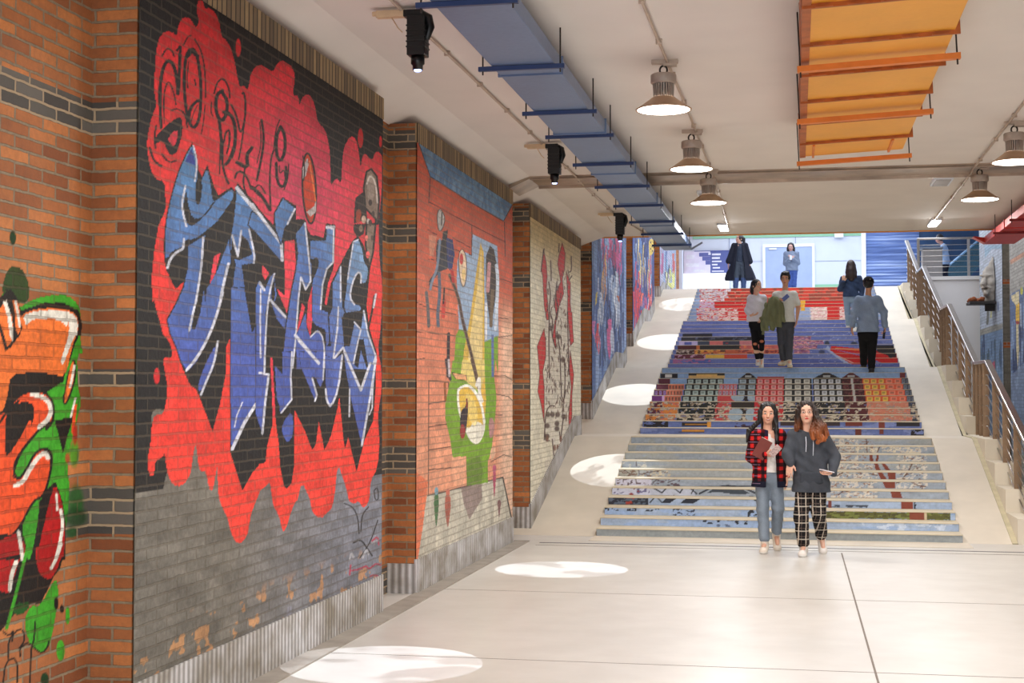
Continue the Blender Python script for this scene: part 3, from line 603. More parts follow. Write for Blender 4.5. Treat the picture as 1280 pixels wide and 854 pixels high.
def paint_lion(c):
    c.org(0, 0, 1); K3 = 5.34
    a = lambda p: Q(640, 240, p, K3); b = lambda p: Q(640, 390, p, K3); d = lambda p: Q(640, 540, p, 6.57)
    u, v = c.P[..., 1], c.P[..., 2]
    n = fbm(u*4, v*10, 12)
    t = np.clip((v-3.2)/.5, 0, 1)[..., None]
    c.c[..., :3] = (np.array(lin((226, 220, 200)))*(1-t)+np.array(lin((206, 184, 136)))*t)*(.88+.24*n[..., None]); c.c[..., 3] = .95
    body = a([(215, 500), (250, 560), (300, 600), (350, 560), (400, 700), (400, 854)])+b([(400, 200), (385, 400), (380, 600), (380, 854)])+d([(480, 0), (440, 160), (340, 210), (330, 100), (280, 0)])+b([(215, 854), (220, 640), (215, 400), (225, 160), (215, 0)])
    c.poly(body, (220, 212, 202), 0, .7)
    R = (206, 52, 54); DK = (74, 44, 40)
    red = [a([(210, 380), (228, 470), (235, 560), (230, 640), (240, 760), (245, 854), (232, 854), (215, 760), (205, 560), (195, 520)]),
           a([(335, 340), (355, 410), (350, 520), (335, 580), (345, 680), (315, 760), (300, 854), (285, 760), (290, 680), (325, 600), (305, 480), (310, 440)]),
           a([(362, 530), (390, 610), (388, 740), (400, 854), (370, 854), (372, 700)]),
           b([(372, 0), (400, 0), (405, 120), (412, 200), (390, 225), (380, 100)]),
           b([(215, 110), (225, 200), (225, 300), (205, 400), (215, 500), (215, 740), (195, 620), (172, 530), (185, 420), (175, 300), (168, 230)]),
           b([(388, 260), (412, 420), (400, 560), (400, 700), (382, 790), (378, 700), (395, 500), (382, 380)]),
           b([(290, 40), (300, 0), (290, 120), (295, 250), (270, 170)])]
    for p in red: c.poly(p, R, 0, edge=(96, 36, 34), ew=.8)
    ln = [a([(215, 380), (200, 470), (195, 530)]), a([(258, 460), (262, 590)]), a([(315, 345), (312, 400)]), a([(395, 430), (398, 530), (380, 535)]), a([(380, 590), (400, 560)]), a([(245, 600), (260, 700), (245, 780), (270, 854)]), a([(300, 600), (290, 700), (310, 780), (290, 854)]),
          b([(250, 0), (245, 200), (250, 440)]), b([(300, 130), (320, 250), (325, 440), (330, 560)]), b([(350, 320), (355, 450), (350, 560), (340, 610), (320, 570)]), b([(215, 854), (225, 660), (260, 620), (285, 630)]), b([(290, 240), (265, 160), (270, 60)]), b([(370, 0), (375, 200), (380, 420)]),
          b([(325, 854), (340, 720), (350, 690)]), b([(330, 560), (345, 600), (360, 520)]), d([(270, 0), (275, 80), (310, 70)]), d([(330, 60), (345, 210)]), d([(390, 0), (400, 90), (440, 100), (465, 40)]), d([(410, 170), (430, 180)])]
    for p in ln: c.line(p, DK, 1.4)
    for x, y in ((240, 685), (270, 685), (305, 685), (235, 760), (300, 745), (300, 780), (235, 830), (345, 700), (340, 320), (258, 110), (310, 165)): c.blob(*b([(x, y)])[0], 3, 3.4, DK, .9, .4)
    rg = np.random.default_rng(4)
    for i in range(150):
        x, y = rg.uniform(225, 385), rg.uniform(520, 1500)
        X, Y = 640+x/K3, 240+y/K3
        c._line(np.array([(X, Y), (X+rg.uniform(-1.6, 1.6), Y+rg.uniform(2, 8))]), DK if i % 3 else (120, 84, 70), .9)
    for x, y in ((290, 55), (350, 130), (375, 130), (420, 170), (400, 60)): c.blob(*d([(x, y)])[0], 1.6, 4, (120, 70, 50), .9)
    c.poly(d([(325, 240), (400, 210), (415, 300), (350, 380), (325, 340)]), (206, 206, 220), 1, .8); c.poly(d([(270, 230), (330, 220), (320, 400), (270, 430)]), (206, 196, 184), 0, .6)

def streaks(c, cols, seed, su=6, sv=1.1, base=None, thr=.55, amt=.9):
    """loose vertical brush work"""
    u, v = c.P[..., 1], c.P[..., 2]
    if base is not None: c.c[..., :3] = np.array(lin(base))*(.75+.5*fbm(u*5, v*5, seed))[..., None]; c.c[..., 3] = .95
    for i, (q, zlo, zhi, ulo, uhi, th) in enumerate(cols):
        m = fbm(u*su+i*9.7, v*sv+i*3.1+.6*vnoise(u*2, v*2, i), seed+i*5, 3) > th
        m = m & (v > zlo) & (v < zhi) & (u > ulo) & (u < uhi)
        c.put(m.astype(float), q, amt)

def paint_blue_drips(c):
    streaks(c, [((66, 92, 150), 0, 9, 0, 99, .52), ((150, 172, 212), 0, 9, 0, 99, .6), ((40, 48, 96), 2.2, 9, 24, 27.4, .6)], 40, 5, 1.4, (112, 138, 184))
    c.org(725, 285, 6.1); rg = np.random.default_rng(5)
    def strips(n, x0, x1, y0, y1, l0, l1, cols, w0=4, w1=14, dr=12):
        for i in range(n):
            x, y, l = rg.uniform(x0, x1), rg.uniform(y0, y1), rg.uniform(l0, l1)
            c.line([(x, y), (x+rg.uniform(-dr, dr), y+l/2), (x+rg.uniform(-dr, dr), y+l)], cols[rg.integers(len(cols))], (rg.uniform(w0, w1)/6.1, .5))
    strips(26, 170, 300, 60, 220, 60, 180, [(170, 40, 96), (196, 46, 80), (120, 30, 90), (214, 80, 130)], 8, 20)
    strips(14, 280, 320, 80, 300, 60, 150, [(214, 90, 150), (190, 60, 110)], 6, 16)
    strips(22, 150, 330, 200, 700, 80, 240, [(48, 56, 110), (38, 40, 76), (84, 112, 170)], 6, 16)
    strips(18, 230, 300, 300, 700, 80, 260, [(196, 204, 220), (224, 228, 236), (160, 180, 210)], 8, 18)
    strips(10, 140, 180, 380, 700, 80, 200, [(196, 204, 220), (150, 170, 206)], 8, 18)
    strips(9, 175, 205, 180, 450, 80, 220, [(206, 150, 60), (180, 90, 60), (222, 170, 80)], 5, 12)
    strips(4, 118, 130, 470, 540, 50, 100, [(214, 190, 60)], 8, 12); strips(3, 285, 295, 520, 560, 30, 60, [(190, 110, 70)], 12, 16)
    c.org(725, 410, 6.1)
    strips(4, 215, 232, -60, 20, 200, 290, [(214, 92, 150), (226, 110, 160)], 20, 34); strips(5, 118, 145, -30, 90, 80, 150, [(226, 80, 80), (214, 110, 130)], 10, 20); strips(2, 100, 115, -100, 20, 80, 150, [(206, 120, 176)], 14, 18)
    strips(8, 240, 250, 0, 60, 80, 200, [(206, 210, 226)], 6, 12)
    c.poly([(340, 270), (345, 300), (100, 790), (95, 690)], (176, 184, 200), 0, .8)
def paint_red_blue(c):
    streaks(c, [((40, 46, 104), 0, 9, 0, 99, .5), ((110, 140, 190), 0, 9, 0, 99, .63)], 60, 5, 1.2, (66, 76, 140))
    c.org(725, 285, 6.1); rg = np.random.default_rng(8)
    def strips(n, x0, x1, y0, y1, l0, l1, cols, w0=4, w1=12, dr=10):
        for i in range(n):
            x, y, l = rg.uniform(x0, x1), rg.uniform(y0, y1), rg.uniform(l0, l1)
            c.line([(x, y), (x+rg.uniform(-dr, dr), y+l/2), (x+rg.uniform(-dr, dr), y+l)], cols[rg.integers(len(cols))], (rg.uniform(w0, w1)/6.1, .5))
    strips(20, 408, 560, 60, 300, 60, 200, [(110, 150, 206), (70, 90, 170), (196, 206, 224), (40, 44, 90)])
    strips(14, 440, 530, 70, 350, 80, 220, [(222, 190, 90), (206, 160, 70), (236, 214, 140)], 4, 9)
    strips(30, 405, 460, 250, 800, 80, 240, [(214, 50, 56), (190, 40, 70), (226, 80, 90)], 5, 12)
    strips(26, 460, 540, 480, 840, 60, 180, [(232, 84, 60), (222, 60, 50), (240, 110, 80)], 6, 15)
    strips(16, 520, 545, 200, 560, 60, 160, [(232, 90, 70), (226, 110, 90), (200, 206, 230)], 5, 9)
    strips(20, 420, 540, 300, 760, 60, 160, [(34, 36, 84), (60, 70, 140), (150, 100, 170)], 4, 10)
    c.poly([(525, 90), (555, 80), (568, 120), (560, 190), (535, 215), (525, 160)], (230, 200, 90), 1); 
    for x, y in ((540, 110), (550, 140), (538, 160), (552, 175)): c.blob(x, y, 4, 8, (50, 44, 60))
    strips(10, 500, 540, 800, 1100, 60, 200, [(90, 100, 180), (60, 66, 120), (180, 186, 206)], 5, 12)
    c.poly([(560, 640), (560, 700), (500, 850), (470, 960), (420, 1060), (410, 1040), (500, 800)], (176, 180, 192), 0, .8)
def paint_yellow_green(c):
    streaks(c, [((170, 140, 180), 0, 9, 34, 38, .55), ((150, 176, 206), 0, 9, 36, 42, .55)], 80, 4, 1.2, (178, 176, 196))
    c.org(725, 285, 6.1); rg = np.random.default_rng(9)
    def strips(n, x0, x1, y0, y1, l0, l1, cols, w0=4, w1=12, dr=6):
        for i in range(n):
            x, y, l = rg.uniform(x0, x1), rg.uniform(y0, y1), rg.uniform(l0, l1)
            c.line([(x, y), (x+rg.uniform(-dr, dr), y+l/2), (x+rg.uniform(-dr, dr), y+l)], cols[rg.integers(len(cols))], (rg.uniform(w0, w1)/6.1, .8))
    strips(24, 645, 720, 300, 520, 40, 130, [(226, 220, 110), (206, 206, 90), (236, 230, 150)], 8, 14)
    strips(8, 610, 635, 160, 300, 40, 120, [(190, 110, 150), (170, 90, 130)], 6, 12); strips(6, 705, 722, 150, 300, 40, 110, [(190, 70, 90), (214, 110, 80)], 6, 10)
    strips(8, 650, 700, 180, 440, 40, 90, [(50, 80, 150), (60, 60, 90), (120, 170, 200)], 5, 9); strips(4, 640, 660, 500, 560, 40, 80, [(220, 200, 90)], 8, 12); strips(3, 615, 635, 530, 570, 30, 60, [(226, 130, 90)], 8, 12)
def paint_right_near(c):
    c.org(1200, 290, 6.1)
    u, v = c.P[..., 1], c.P[..., 2]
    c.c[..., :3] = np.array(lin((170, 166, 158)))*(.75+.5*fbm(u*4, v*14, 70))[..., None]; c.c[..., 3] = .9
    c.poly([(380, 220), (488, 150), (488, 185), (385, 245)], (206, 140, 100), 0, .8)
    c.poly([(380, 480), (488, 420), (560, 420), (560, 1600), (380, 1600)], (92, 112, 150), 0)
    rg = np.random.default_rng(10)
    for i in range(60):
        x, y, l = rg.uniform(385, 540), rg.uniform(480, 1400), rg.uniform(60, 260)
        c.line([(x, y), (x+rg.uniform(-8, 8), y+l)], [(40, 52, 96), (150, 170, 200), (60, 84, 130), (196, 206, 220)][rg.integers(4)], (rg.uniform(6, 16)/6.1, .6), 0)
    c.poly([(390, 490), (450, 450), (455, 690), (445, 720), (450, 900), (440, 1050), (430, 900), (425, 560), (395, 520)], (222, 206, 160), 0)
    c.poly([(425, 560), (452, 540), (455, 680), (425, 680)], (226, 180, 60), 0); c.poly([(425, 680), (455, 680), (450, 705), (430, 705)], (170, 50, 40), 0); c.blob(470, 450, 10, 30, (206, 200, 70))
    c.poly([(385, 1100), (488, 1000), (560, 1000), (560, 1700), (385, 1700)], (150, 164, 190), 0, .6)
def paint_right_far(c):
    c.org(1200, 290, 6.1)
    u, v = c.P[..., 1], c.P[..., 2]
    c.c[..., :3] = np.array(lin((176, 184, 198)))*(.8+.4*fbm(u*4, v*10, 75))[..., None]; c.c[..., 3] = .93
    c.poly([(130, 760), (325, 700), (325, 2000), (100, 2000)], (112, 136, 168), 0)
    c.poly([(150, 745), (325, 695), (325, 735), (150, 795)], (150, 146, 136), 0)
    rg = np.random.default_rng(12)
    for i in range(46):
        x, y, l = rg.uniform(150, 318), rg.uniform(780, 1300), rg.uniform(60, 240)
        c.line([(x, y), (x+rg.uniform(-6, 6), y+l)], [(44, 56, 100), (70, 96, 130), (60, 80, 90), (150, 170, 196)][rg.integers(4)], (rg.uniform(6, 14)/6.1, .6), 0)
    c.poly([(185, 105), (325, 95), (325, 130), (240, 130), (190, 200)], (120, 160, 186), 0, .7)
    c.line([(205, 560), (215, 620), (208, 700)], (100, 100, 92), 3); c.line([(240, 580), (235, 650)], (170, 166, 120), 2.4); c.line([(290, 540), (292, 600)], (110, 120, 150), 2)
    c.poly([(245, 1000), (265, 980), (270, 1080), (250, 1100)], (196, 84, 110), 0)

# ================================================================ room shell
S = lambda o, label=None: tag(o, label, None, None, 'structure')
XL, XR = -3.52, 4.30          # back of the recesses
FL, FR = -3.26, 4.05          # faces of the wall blocks
TOP = 4.13; Y0 = 17.50; EDGE = 23.3; HALL = 7.6; YFAR = 46.0
T = .38; RISE = .1; LAND = 1.25; W0, W1 = -2.40, 1.89
fl = []                       # flights: (start Y, start z, risers)
yy, zz = Y0, 0.0
for nr, rr in ((11, .1), (11, .1), (11, .1), (10, .103)):
    fl.append((yy, zz, nr, rr)); yy += (nr-1)*T; zz += nr*rr; yy += LAND
ZTOP = zz; YTOP = yy-LAND
def ramp_z(y):
    if y <= Y0: return 0.0
    for (a, z, nr, rr) in fl:
        e = a+(nr-1)*T
        if y < e: return z+(y-a)/(e-a)*nr*rr
        if y <= e+LAND: return z+nr*rr
    return ZTOP

# floor
fm = NT('polished_concrete'); co = fm.coord()
n1 = fm.noise(.55, co, 4); n2 = fm.noise(3, co, 4, .55); n3 = fm.noise(1.6, co, 3)
col = fm.ramp(n1.outputs[0], [(.3, tuple(lin((184, 180, 174)))), (.7, tuple(lin((202, 198, 193))))])
col = fm.mix(.3, col, fm.ramp(n2.outputs[0], [(.3, (.62, .58, .52)), (.7, (.82, .79, .73))]))
fm.link(col, fm.b.inputs['Base Color'])
fm.link(fm.ramp(n3.outputs[0], [(.2, (.30,)*3), (.8, (.38,)*3)]), fm.b.inputs['Roughness']); fm.setin('Specular IOR Level', .45)
M['floor'] = fm.m
M['ramp'] = pm('ramp_concrete', (210, 200, 184), .6, var=.08, vs=1.5, bump=.1, bs=20)
M['seam'] = pm('floor_joint', (120, 110, 100), .8)
M['drain'] = pm('drain_channel', (92, 90, 92), .5, .4)
mb = MB(); mb.box(-3.6, 4.7, -1.5, Y0-.02, -.1, 0)
mb.box(2.78, 4.5, Y0-.02, 34.0, -.1, 0)
S(mb.build('floor', M['floor']), 'pale polished concrete floor of the passage')
def strip(name, x0, x1, y0, y1, z=.0015, mat='seam'):
    return S(MB().box(x0, x1, y0, y1, z-.004, z).build(name, M[mat]))
strip('trim_1', .47, .484, -1.4, 16.2); strip('trim_2', -3.2, 4.2, 9.36, 9.366); strip('trim_3', -3.2, 4.2, 12.56, 12.566)
strip('trim_4', -2.95, 4.2, 16.62, 16.66, .003, 'drain'); strip('trim_5', -2.95, 4.2, 16.36, 16.375, .002)
M['curb'] = pm('kerb_cement', (150, 142, 132), .85, var=.15, vs=5, bump=.2)
S(MB().box(-3.27, -3.09, 6.2, 16.75, -.05, .012).build('trim_6', M['curb']))

# side ramps (one solid each side of the stairs) with landings
def ramp(name, x0, x1, label):
    ys = [Y0]
    for a, z, nr, rr in fl: ys += [a+(nr-1)*T, a+(nr-1)*T+LAND]
    ys[-1] = YTOP+.02
    pts = [(y, ramp_z(y)) for y in ys]+[(ys[-1], -.05), (Y0, -.05)]
    return S(MB().prism(pts, 'x', x0, x1).build(name, M['ramp']), label)
tag(ramp('sloping_ramp', XL, W0, 'pale concrete ramp with landings running up beside the painted wall blocks'), None, 'ramp')
tag(ramp('sloping_ramp', W1, 2.52, 'pale concrete ramp between the painted stairs and the steel railing'), None, 'ramp')

# ceiling of the passage with a cove along the left wall
mb = MB()
mb.prism([(-3.62, 4.09), (-3.05, 4.29), (3.8, 4.29), (4.36, 4.09), (4.36, 4.5), (-3.62, 4.5)], 'y', -1.5, EDGE)
ceil = S(mb.build('ceiling', M['ceiling']), 'cream painted ceiling of the passage')
S(MB().box(-3.5, 4.28, EDGE, EDGE+.04, 4.272, 4.5).build('trim_7', M['orange_trim']), 'orange strip along the end of the ceiling')
M['joint'] = pm('ceiling_joint_metal', (176, 156, 138), .3, .4, var=.25, vs=3)
mb = MB(); mb.box(-3.05, 3.8, 16.55, 17.2, 4.262, 4.30); mb.box(-3.05, 3.8, 17.16, 17.2, 4.23, 4.27); mb.box(-3.05, 3.8, 16.55, 16.58, 4.25, 4.27)
mb.add([(-3.05, 16.55, 4.262), (-3.05, 17.2, 4.262), (-3.3, 17.2, 4.15), (-3.3, 16.55, 4.15), (-3.05, 16.55, 4.30), (-3.05, 17.2, 4.30), (-3.3, 17.2, 4.19), (-3.3, 16.55, 4.19)], [(0, 1, 2, 3), (4, 7, 6, 5), (0, 4, 5, 1), (2, 6, 7, 3), (0, 3, 7, 4), (1, 5, 6, 2)])
S(mb.build('trim_8', M['joint']), 'metal cover of the expansion joint across the ceiling')

# back walls of the recesses
S(MB().box(XL-.3, XL, -1.5, YFAR, -.1, HALL).build('wall_left', M['brick']), 'orange brick wall behind the painted blocks')
S(MB().box(XR, XR+.3, -1.5, 34.1, -.1, HALL).build('wall_right', M['brick_grey']), 'grey brick wall on the right')

# wall blocks
M['plinth'] = None
pt = NT('ribbed_plinth'); vec, sep = uv_wall(pt)
wv = pt.node('ShaderNodeTexWave', wave_type='BANDS', bands_direction='X'); pt.link(vec, wv.inputs[0]); wv.inputs['Scale'].default_value = 5.0; wv.inputs['Distortion'].default_value = 1.2; wv.inputs['Detail'].default_value = 2; wv.inputs['Detail Scale'].default_value = .4
nn = pt.noise(3, vec, 4)
cc = pt.mix(wv.outputs['Fac'], pt.ramp(nn.outputs[0], [(.35, tuple(lin((116, 108, 98)))), (.65, tuple(lin((150, 146, 144))))]), pt.ramp(nn.outputs[0], [(.35, tuple(lin((150, 142, 128)))), (.65, tuple(lin((214, 212, 214))))]))
pt.link(cc, pt.b.inputs['Base Color']); pt.setin('Roughness', .85); pt.bump(wv.outputs['Fac'], .6, .012); M['plinth'] = pt.m
st = NT('soldier_course'); vec, sep = uv_wall(st)
sw = st.node('ShaderNodeSeparateXYZ'); st.link(vec, sw.inputs[0])
cb = st.node('ShaderNodeCombineXYZ'); st.link(sw.outputs[1], cb.inputs[0]); st.link(sw.outputs[0], cb.inputs[1])
b = brick_tex(st, cb.outputs[0], lin4((176, 148, 108)), lin4((110, 92, 72)), lin4((52, 44, 36)), .6, .07, .009, 0); 
b.inputs['Vector'].default_value = (0, 0, 0)
n4 = st.noise(12, vec, 4); st.link(st.mix(st.math('MULTIPLY', n4.outputs[0], .5), b.outputs['Color'], lin4((96, 84, 72))), st.b.inputs['Base Color'])
st.setin('Roughness', .85); st.bump(st.math('SUBTRACT', 1.0, b.outputs['Fac']), .7, .01); M['soldier'] = st.m

PM = {
 'goblin': brick_mat('black_painted_brick', [(128, 124, 116), (90, 88, 84), (150, 130, 104)], (120, 108, 90), painted=True, pm_amt=.6, pm_mix=.24, pmort=(150, 132, 108)),
 'letters': brick_mat('orange_painted_brick', ORANGE, (172, 150, 122), BANDS, [(112, 106, 98), (74, 70, 66)], painted=True, pm_amt=.6, pm_mix=.3, pmort=(110, 80, 60)),
 'sax': brick_mat('terracotta_painted_brick', [(190, 180, 160), (160, 150, 136), (140, 130, 120)], (150, 136, 116), painted=True, pm_amt=.6, pm_mix=.35, pmort=(180, 160, 140), paint_var=(.86, 1.06)),
 'lion': brick_mat('cream_painted_brick', [(210, 200, 180), (190, 180, 160), (200, 190, 170)], (170, 156, 130), painted=True, pm_amt=.5, pm_mix=.5, pmort=(190, 176, 146), paint_var=(.92, 1.04)),
 'blue': brick_mat('blue_painted_brick', [(150, 160, 180), (120, 130, 160), (140, 150, 170)], (90, 100, 130), painted=True, pm_amt=.6, pm_mix=.4, pmort=(120, 134, 166)),
 'grey': brick_mat('grey_painted_brick', [(150, 146, 136), (120, 118, 110), (140, 136, 128)], (110, 106, 96), painted=True, pm_amt=.6, pm_mix=.4, pmort=(110, 108, 104)),
}
def wall_block(ya, yb, top, paint, mat, label, side=-1, ny=300, nz=420, plinth=.3, body='brick'):
    root = empty('mural_wall', ((FL if side < 0 else FR), ya, ramp_z(ya)), 0, label, 'painted wall')
    def fix(o): o.matrix_parent_inverse = Matrix.Translation(root.location).inverted(); return o
    xf = FL if side < 0 else FR; xb = XL if side < 0 else XR
    e = .012*(-side)
    x0, x1 = sorted((xb-.02*(-side), xf-e))
    zl = min(ramp_z(ya), ramp_z(yb))-.03 if side < 0 else -.03
    fix(MB().box(x0, x1, ya, yb, zl, top).build('brick_pier', M[body], root))
    ys = np.linspace(ya, yb, ny)
    zb = np.array([ramp_z(y) if side < 0 else 0 for y in ys])-.02
    t = np.linspace(0, 1, nz)
    Z = zb[:, None]*(1-t)+(top-.17)*t
    P = np.stack([np.full(Z.shape, xf), np.repeat(ys[:, None], nz, 1), Z], -1)
    c = Canvas(P); paint(c)
    fix(grid_mesh('painted_brickwork', P, mat, root, c.c, flip=(side > 0)))
    x0, x1 = sorted((xf-e*1.5, xf+.006*(-side)))
    fix(MB().box(x0, x1, ya-.004, yb+.004, top-.17, top+.002).build('soldier_course', M['soldier'], root))
    if plinth:
        x0, x1 = sorted((xf-e*1.5, xf+.014*(-side)))
        n = 24; yk = np.linspace(ya-.006, yb+.006, n)
        vs = []; 
        for y in yk:
            z = ramp_z(y); vs += [(x0, y, z-.04), (x1, y, z-.04), (x1, y, z+plinth), (x0, y, z+plinth)]
        fs = [(4*i+a, 4*i+(a+1) % 4, 4*i+4+(a+1) % 4, 4*i+4+a) for i in range(n-1) for a in range(4)]+[(3, 2, 1, 0), (4*n-4, 4*n-3, 4*n-2, 4*n-1)]
        fix(MB().add(vs, fs).build('plinth', M['plinth'], root))
        if side < 0: fix(MB().box(xb, xf+.012, ya-.012, ya, ramp_z(ya)-.03, ramp_z(ya)+.26).build('pier_base', M['plinth'], root))
    return root
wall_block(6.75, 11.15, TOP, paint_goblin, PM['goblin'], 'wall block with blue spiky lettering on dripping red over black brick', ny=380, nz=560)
wall_block(12.22, 16.57, TOP, paint_sax, PM['sax'], 'wall block painted terracotta with a gold saxophone on green and a blue band on top')
wall_block(17.72, 22.04, TOP, paint_lion, PM['lion'], 'cream wall block with a brown line drawing edged by red flames', ny=220, nz=360)
wall_block(23.30, 28.15, 6.6, paint_blue_drips, PM['blue'], 'wall block covered in pale blue, crimson and white drips', ny=200, nz=420)
wall_block(29.30, 33.90, 6.9, paint_red_blue, PM['blue'], 'wall block with navy, red and yellow vertical strokes', ny=160, nz=360)
wall_block(35.30, 40.20, 7.2, paint_yellow_green, PM['blue'], 'farthest left wall block with pale lilac and yellow paint', ny=140, nz=260, plinth=.2)
# graffiti in the first recess
ys = np.linspace(5.0, 6.752, 220); zs = np.linspace(-.02, 3.4, 420)
P = np.stack(np.broadcast_arrays(np.float64(XL+.006), ys[:, None], zs[None, :]), -1)
c = Canvas(P); paint_left_letters(c)
g = grid_mesh('graffiti_wall', P, PM['letters'], None, c.c)
tag(g, 'orange brick recess at the left edge with orange, green and red bubble graffiti', 'painted wall', kind='structure')
wall_block(.9, 5.4, TOP, lambda c: c.put(np.ones(c.px.shape), (150, 140, 130), .3), PM['goblin'], 'plain grey wall block nearest the viewer, outside the photo on the left', ny=12, nz=12)
for o in [o for o in COL.objects if o.get('label', '').startswith('plain grey wall block')]:
    o['kind'] = 'structure'
# right side blocks
wall_block(24.6, 29.0, 7.0, paint_right_near, PM['grey'], 'wall block at the right edge with blue and cream vertical shapes below grey brick', 1, 120, 320, 0, 'brick_grey')
wall_block(30.0, 33.6, 7.0, paint_right_far, PM['grey'], 'pale blue painted wall block carrying the sculpted face, right of the railing', 1, 120, 320, 0, 'brick_grey')

# ================================================================ painted stairs
M['tread'] = pm('tread_stone', (208, 196, 172), .7, var=.08, vs=4)
M['riser_grey'] = pm('riser_cement', (140, 148, 152), .75, var=.1, vs=4)
rp = NT('painted_riser'); at = rp.node('ShaderNodeAttribute', attribute_name='Paint')
nn = rp.noise(22, None, 5, .65)
pc = rp.mix(.4, at.outputs['Color'], rp.mix(1.0, at.outputs['Color'], rp.ramp(nn.outputs[0], [(.3, (.62,)*3), (.7, (1.35,)*3)]), 'MULTIPLY'))
rp.link(pc, rp.b.inputs['Base Color']); rp.setin('Roughness', .6); M['riser'] = rp.m
BLD = [  # painted houses: x range (survey px on the top row), wall, window, columns, lowest row, highest row
 (823, 838, (96, 40, 60), (150, 120, 190), 3, 5, 8), (838, 857, (214, 120, 96), (150, 96, 84), 5, 5, 7),
 (859, 905, (28, 34, 38), (176, 196, 196), 5, 5, 8), (901, 922, (196, 70, 74), (196, 170, 196), 5, 5, 7),
 (923, 946, (36, 28, 34), (164, 184, 200), 2, 6, 8), (946, 980, (190, 40, 48), (232, 160, 160), 4, 5, 8),
 (980, 1014, (34, 36, 42), (206, 206, 200), 3, 5, 8), (1016, 1052, (34, 32, 38), (200, 204, 214), 4, 5, 8),
 (1052, 1078, (84, 30, 38), (120, 60, 66), 3, 5, 8), (1078, 1106, (214, 92, 50), (232, 196, 96), 3, 5, 8),
 (1106, 1127, (222, 96, 66), (236, 140, 116), 2, 5, 8), (1127, 1137, (60, 66, 84), (120, 130, 150), 2, 5, 8)]
def XW(px): return aty(px, 470, 25.6).x
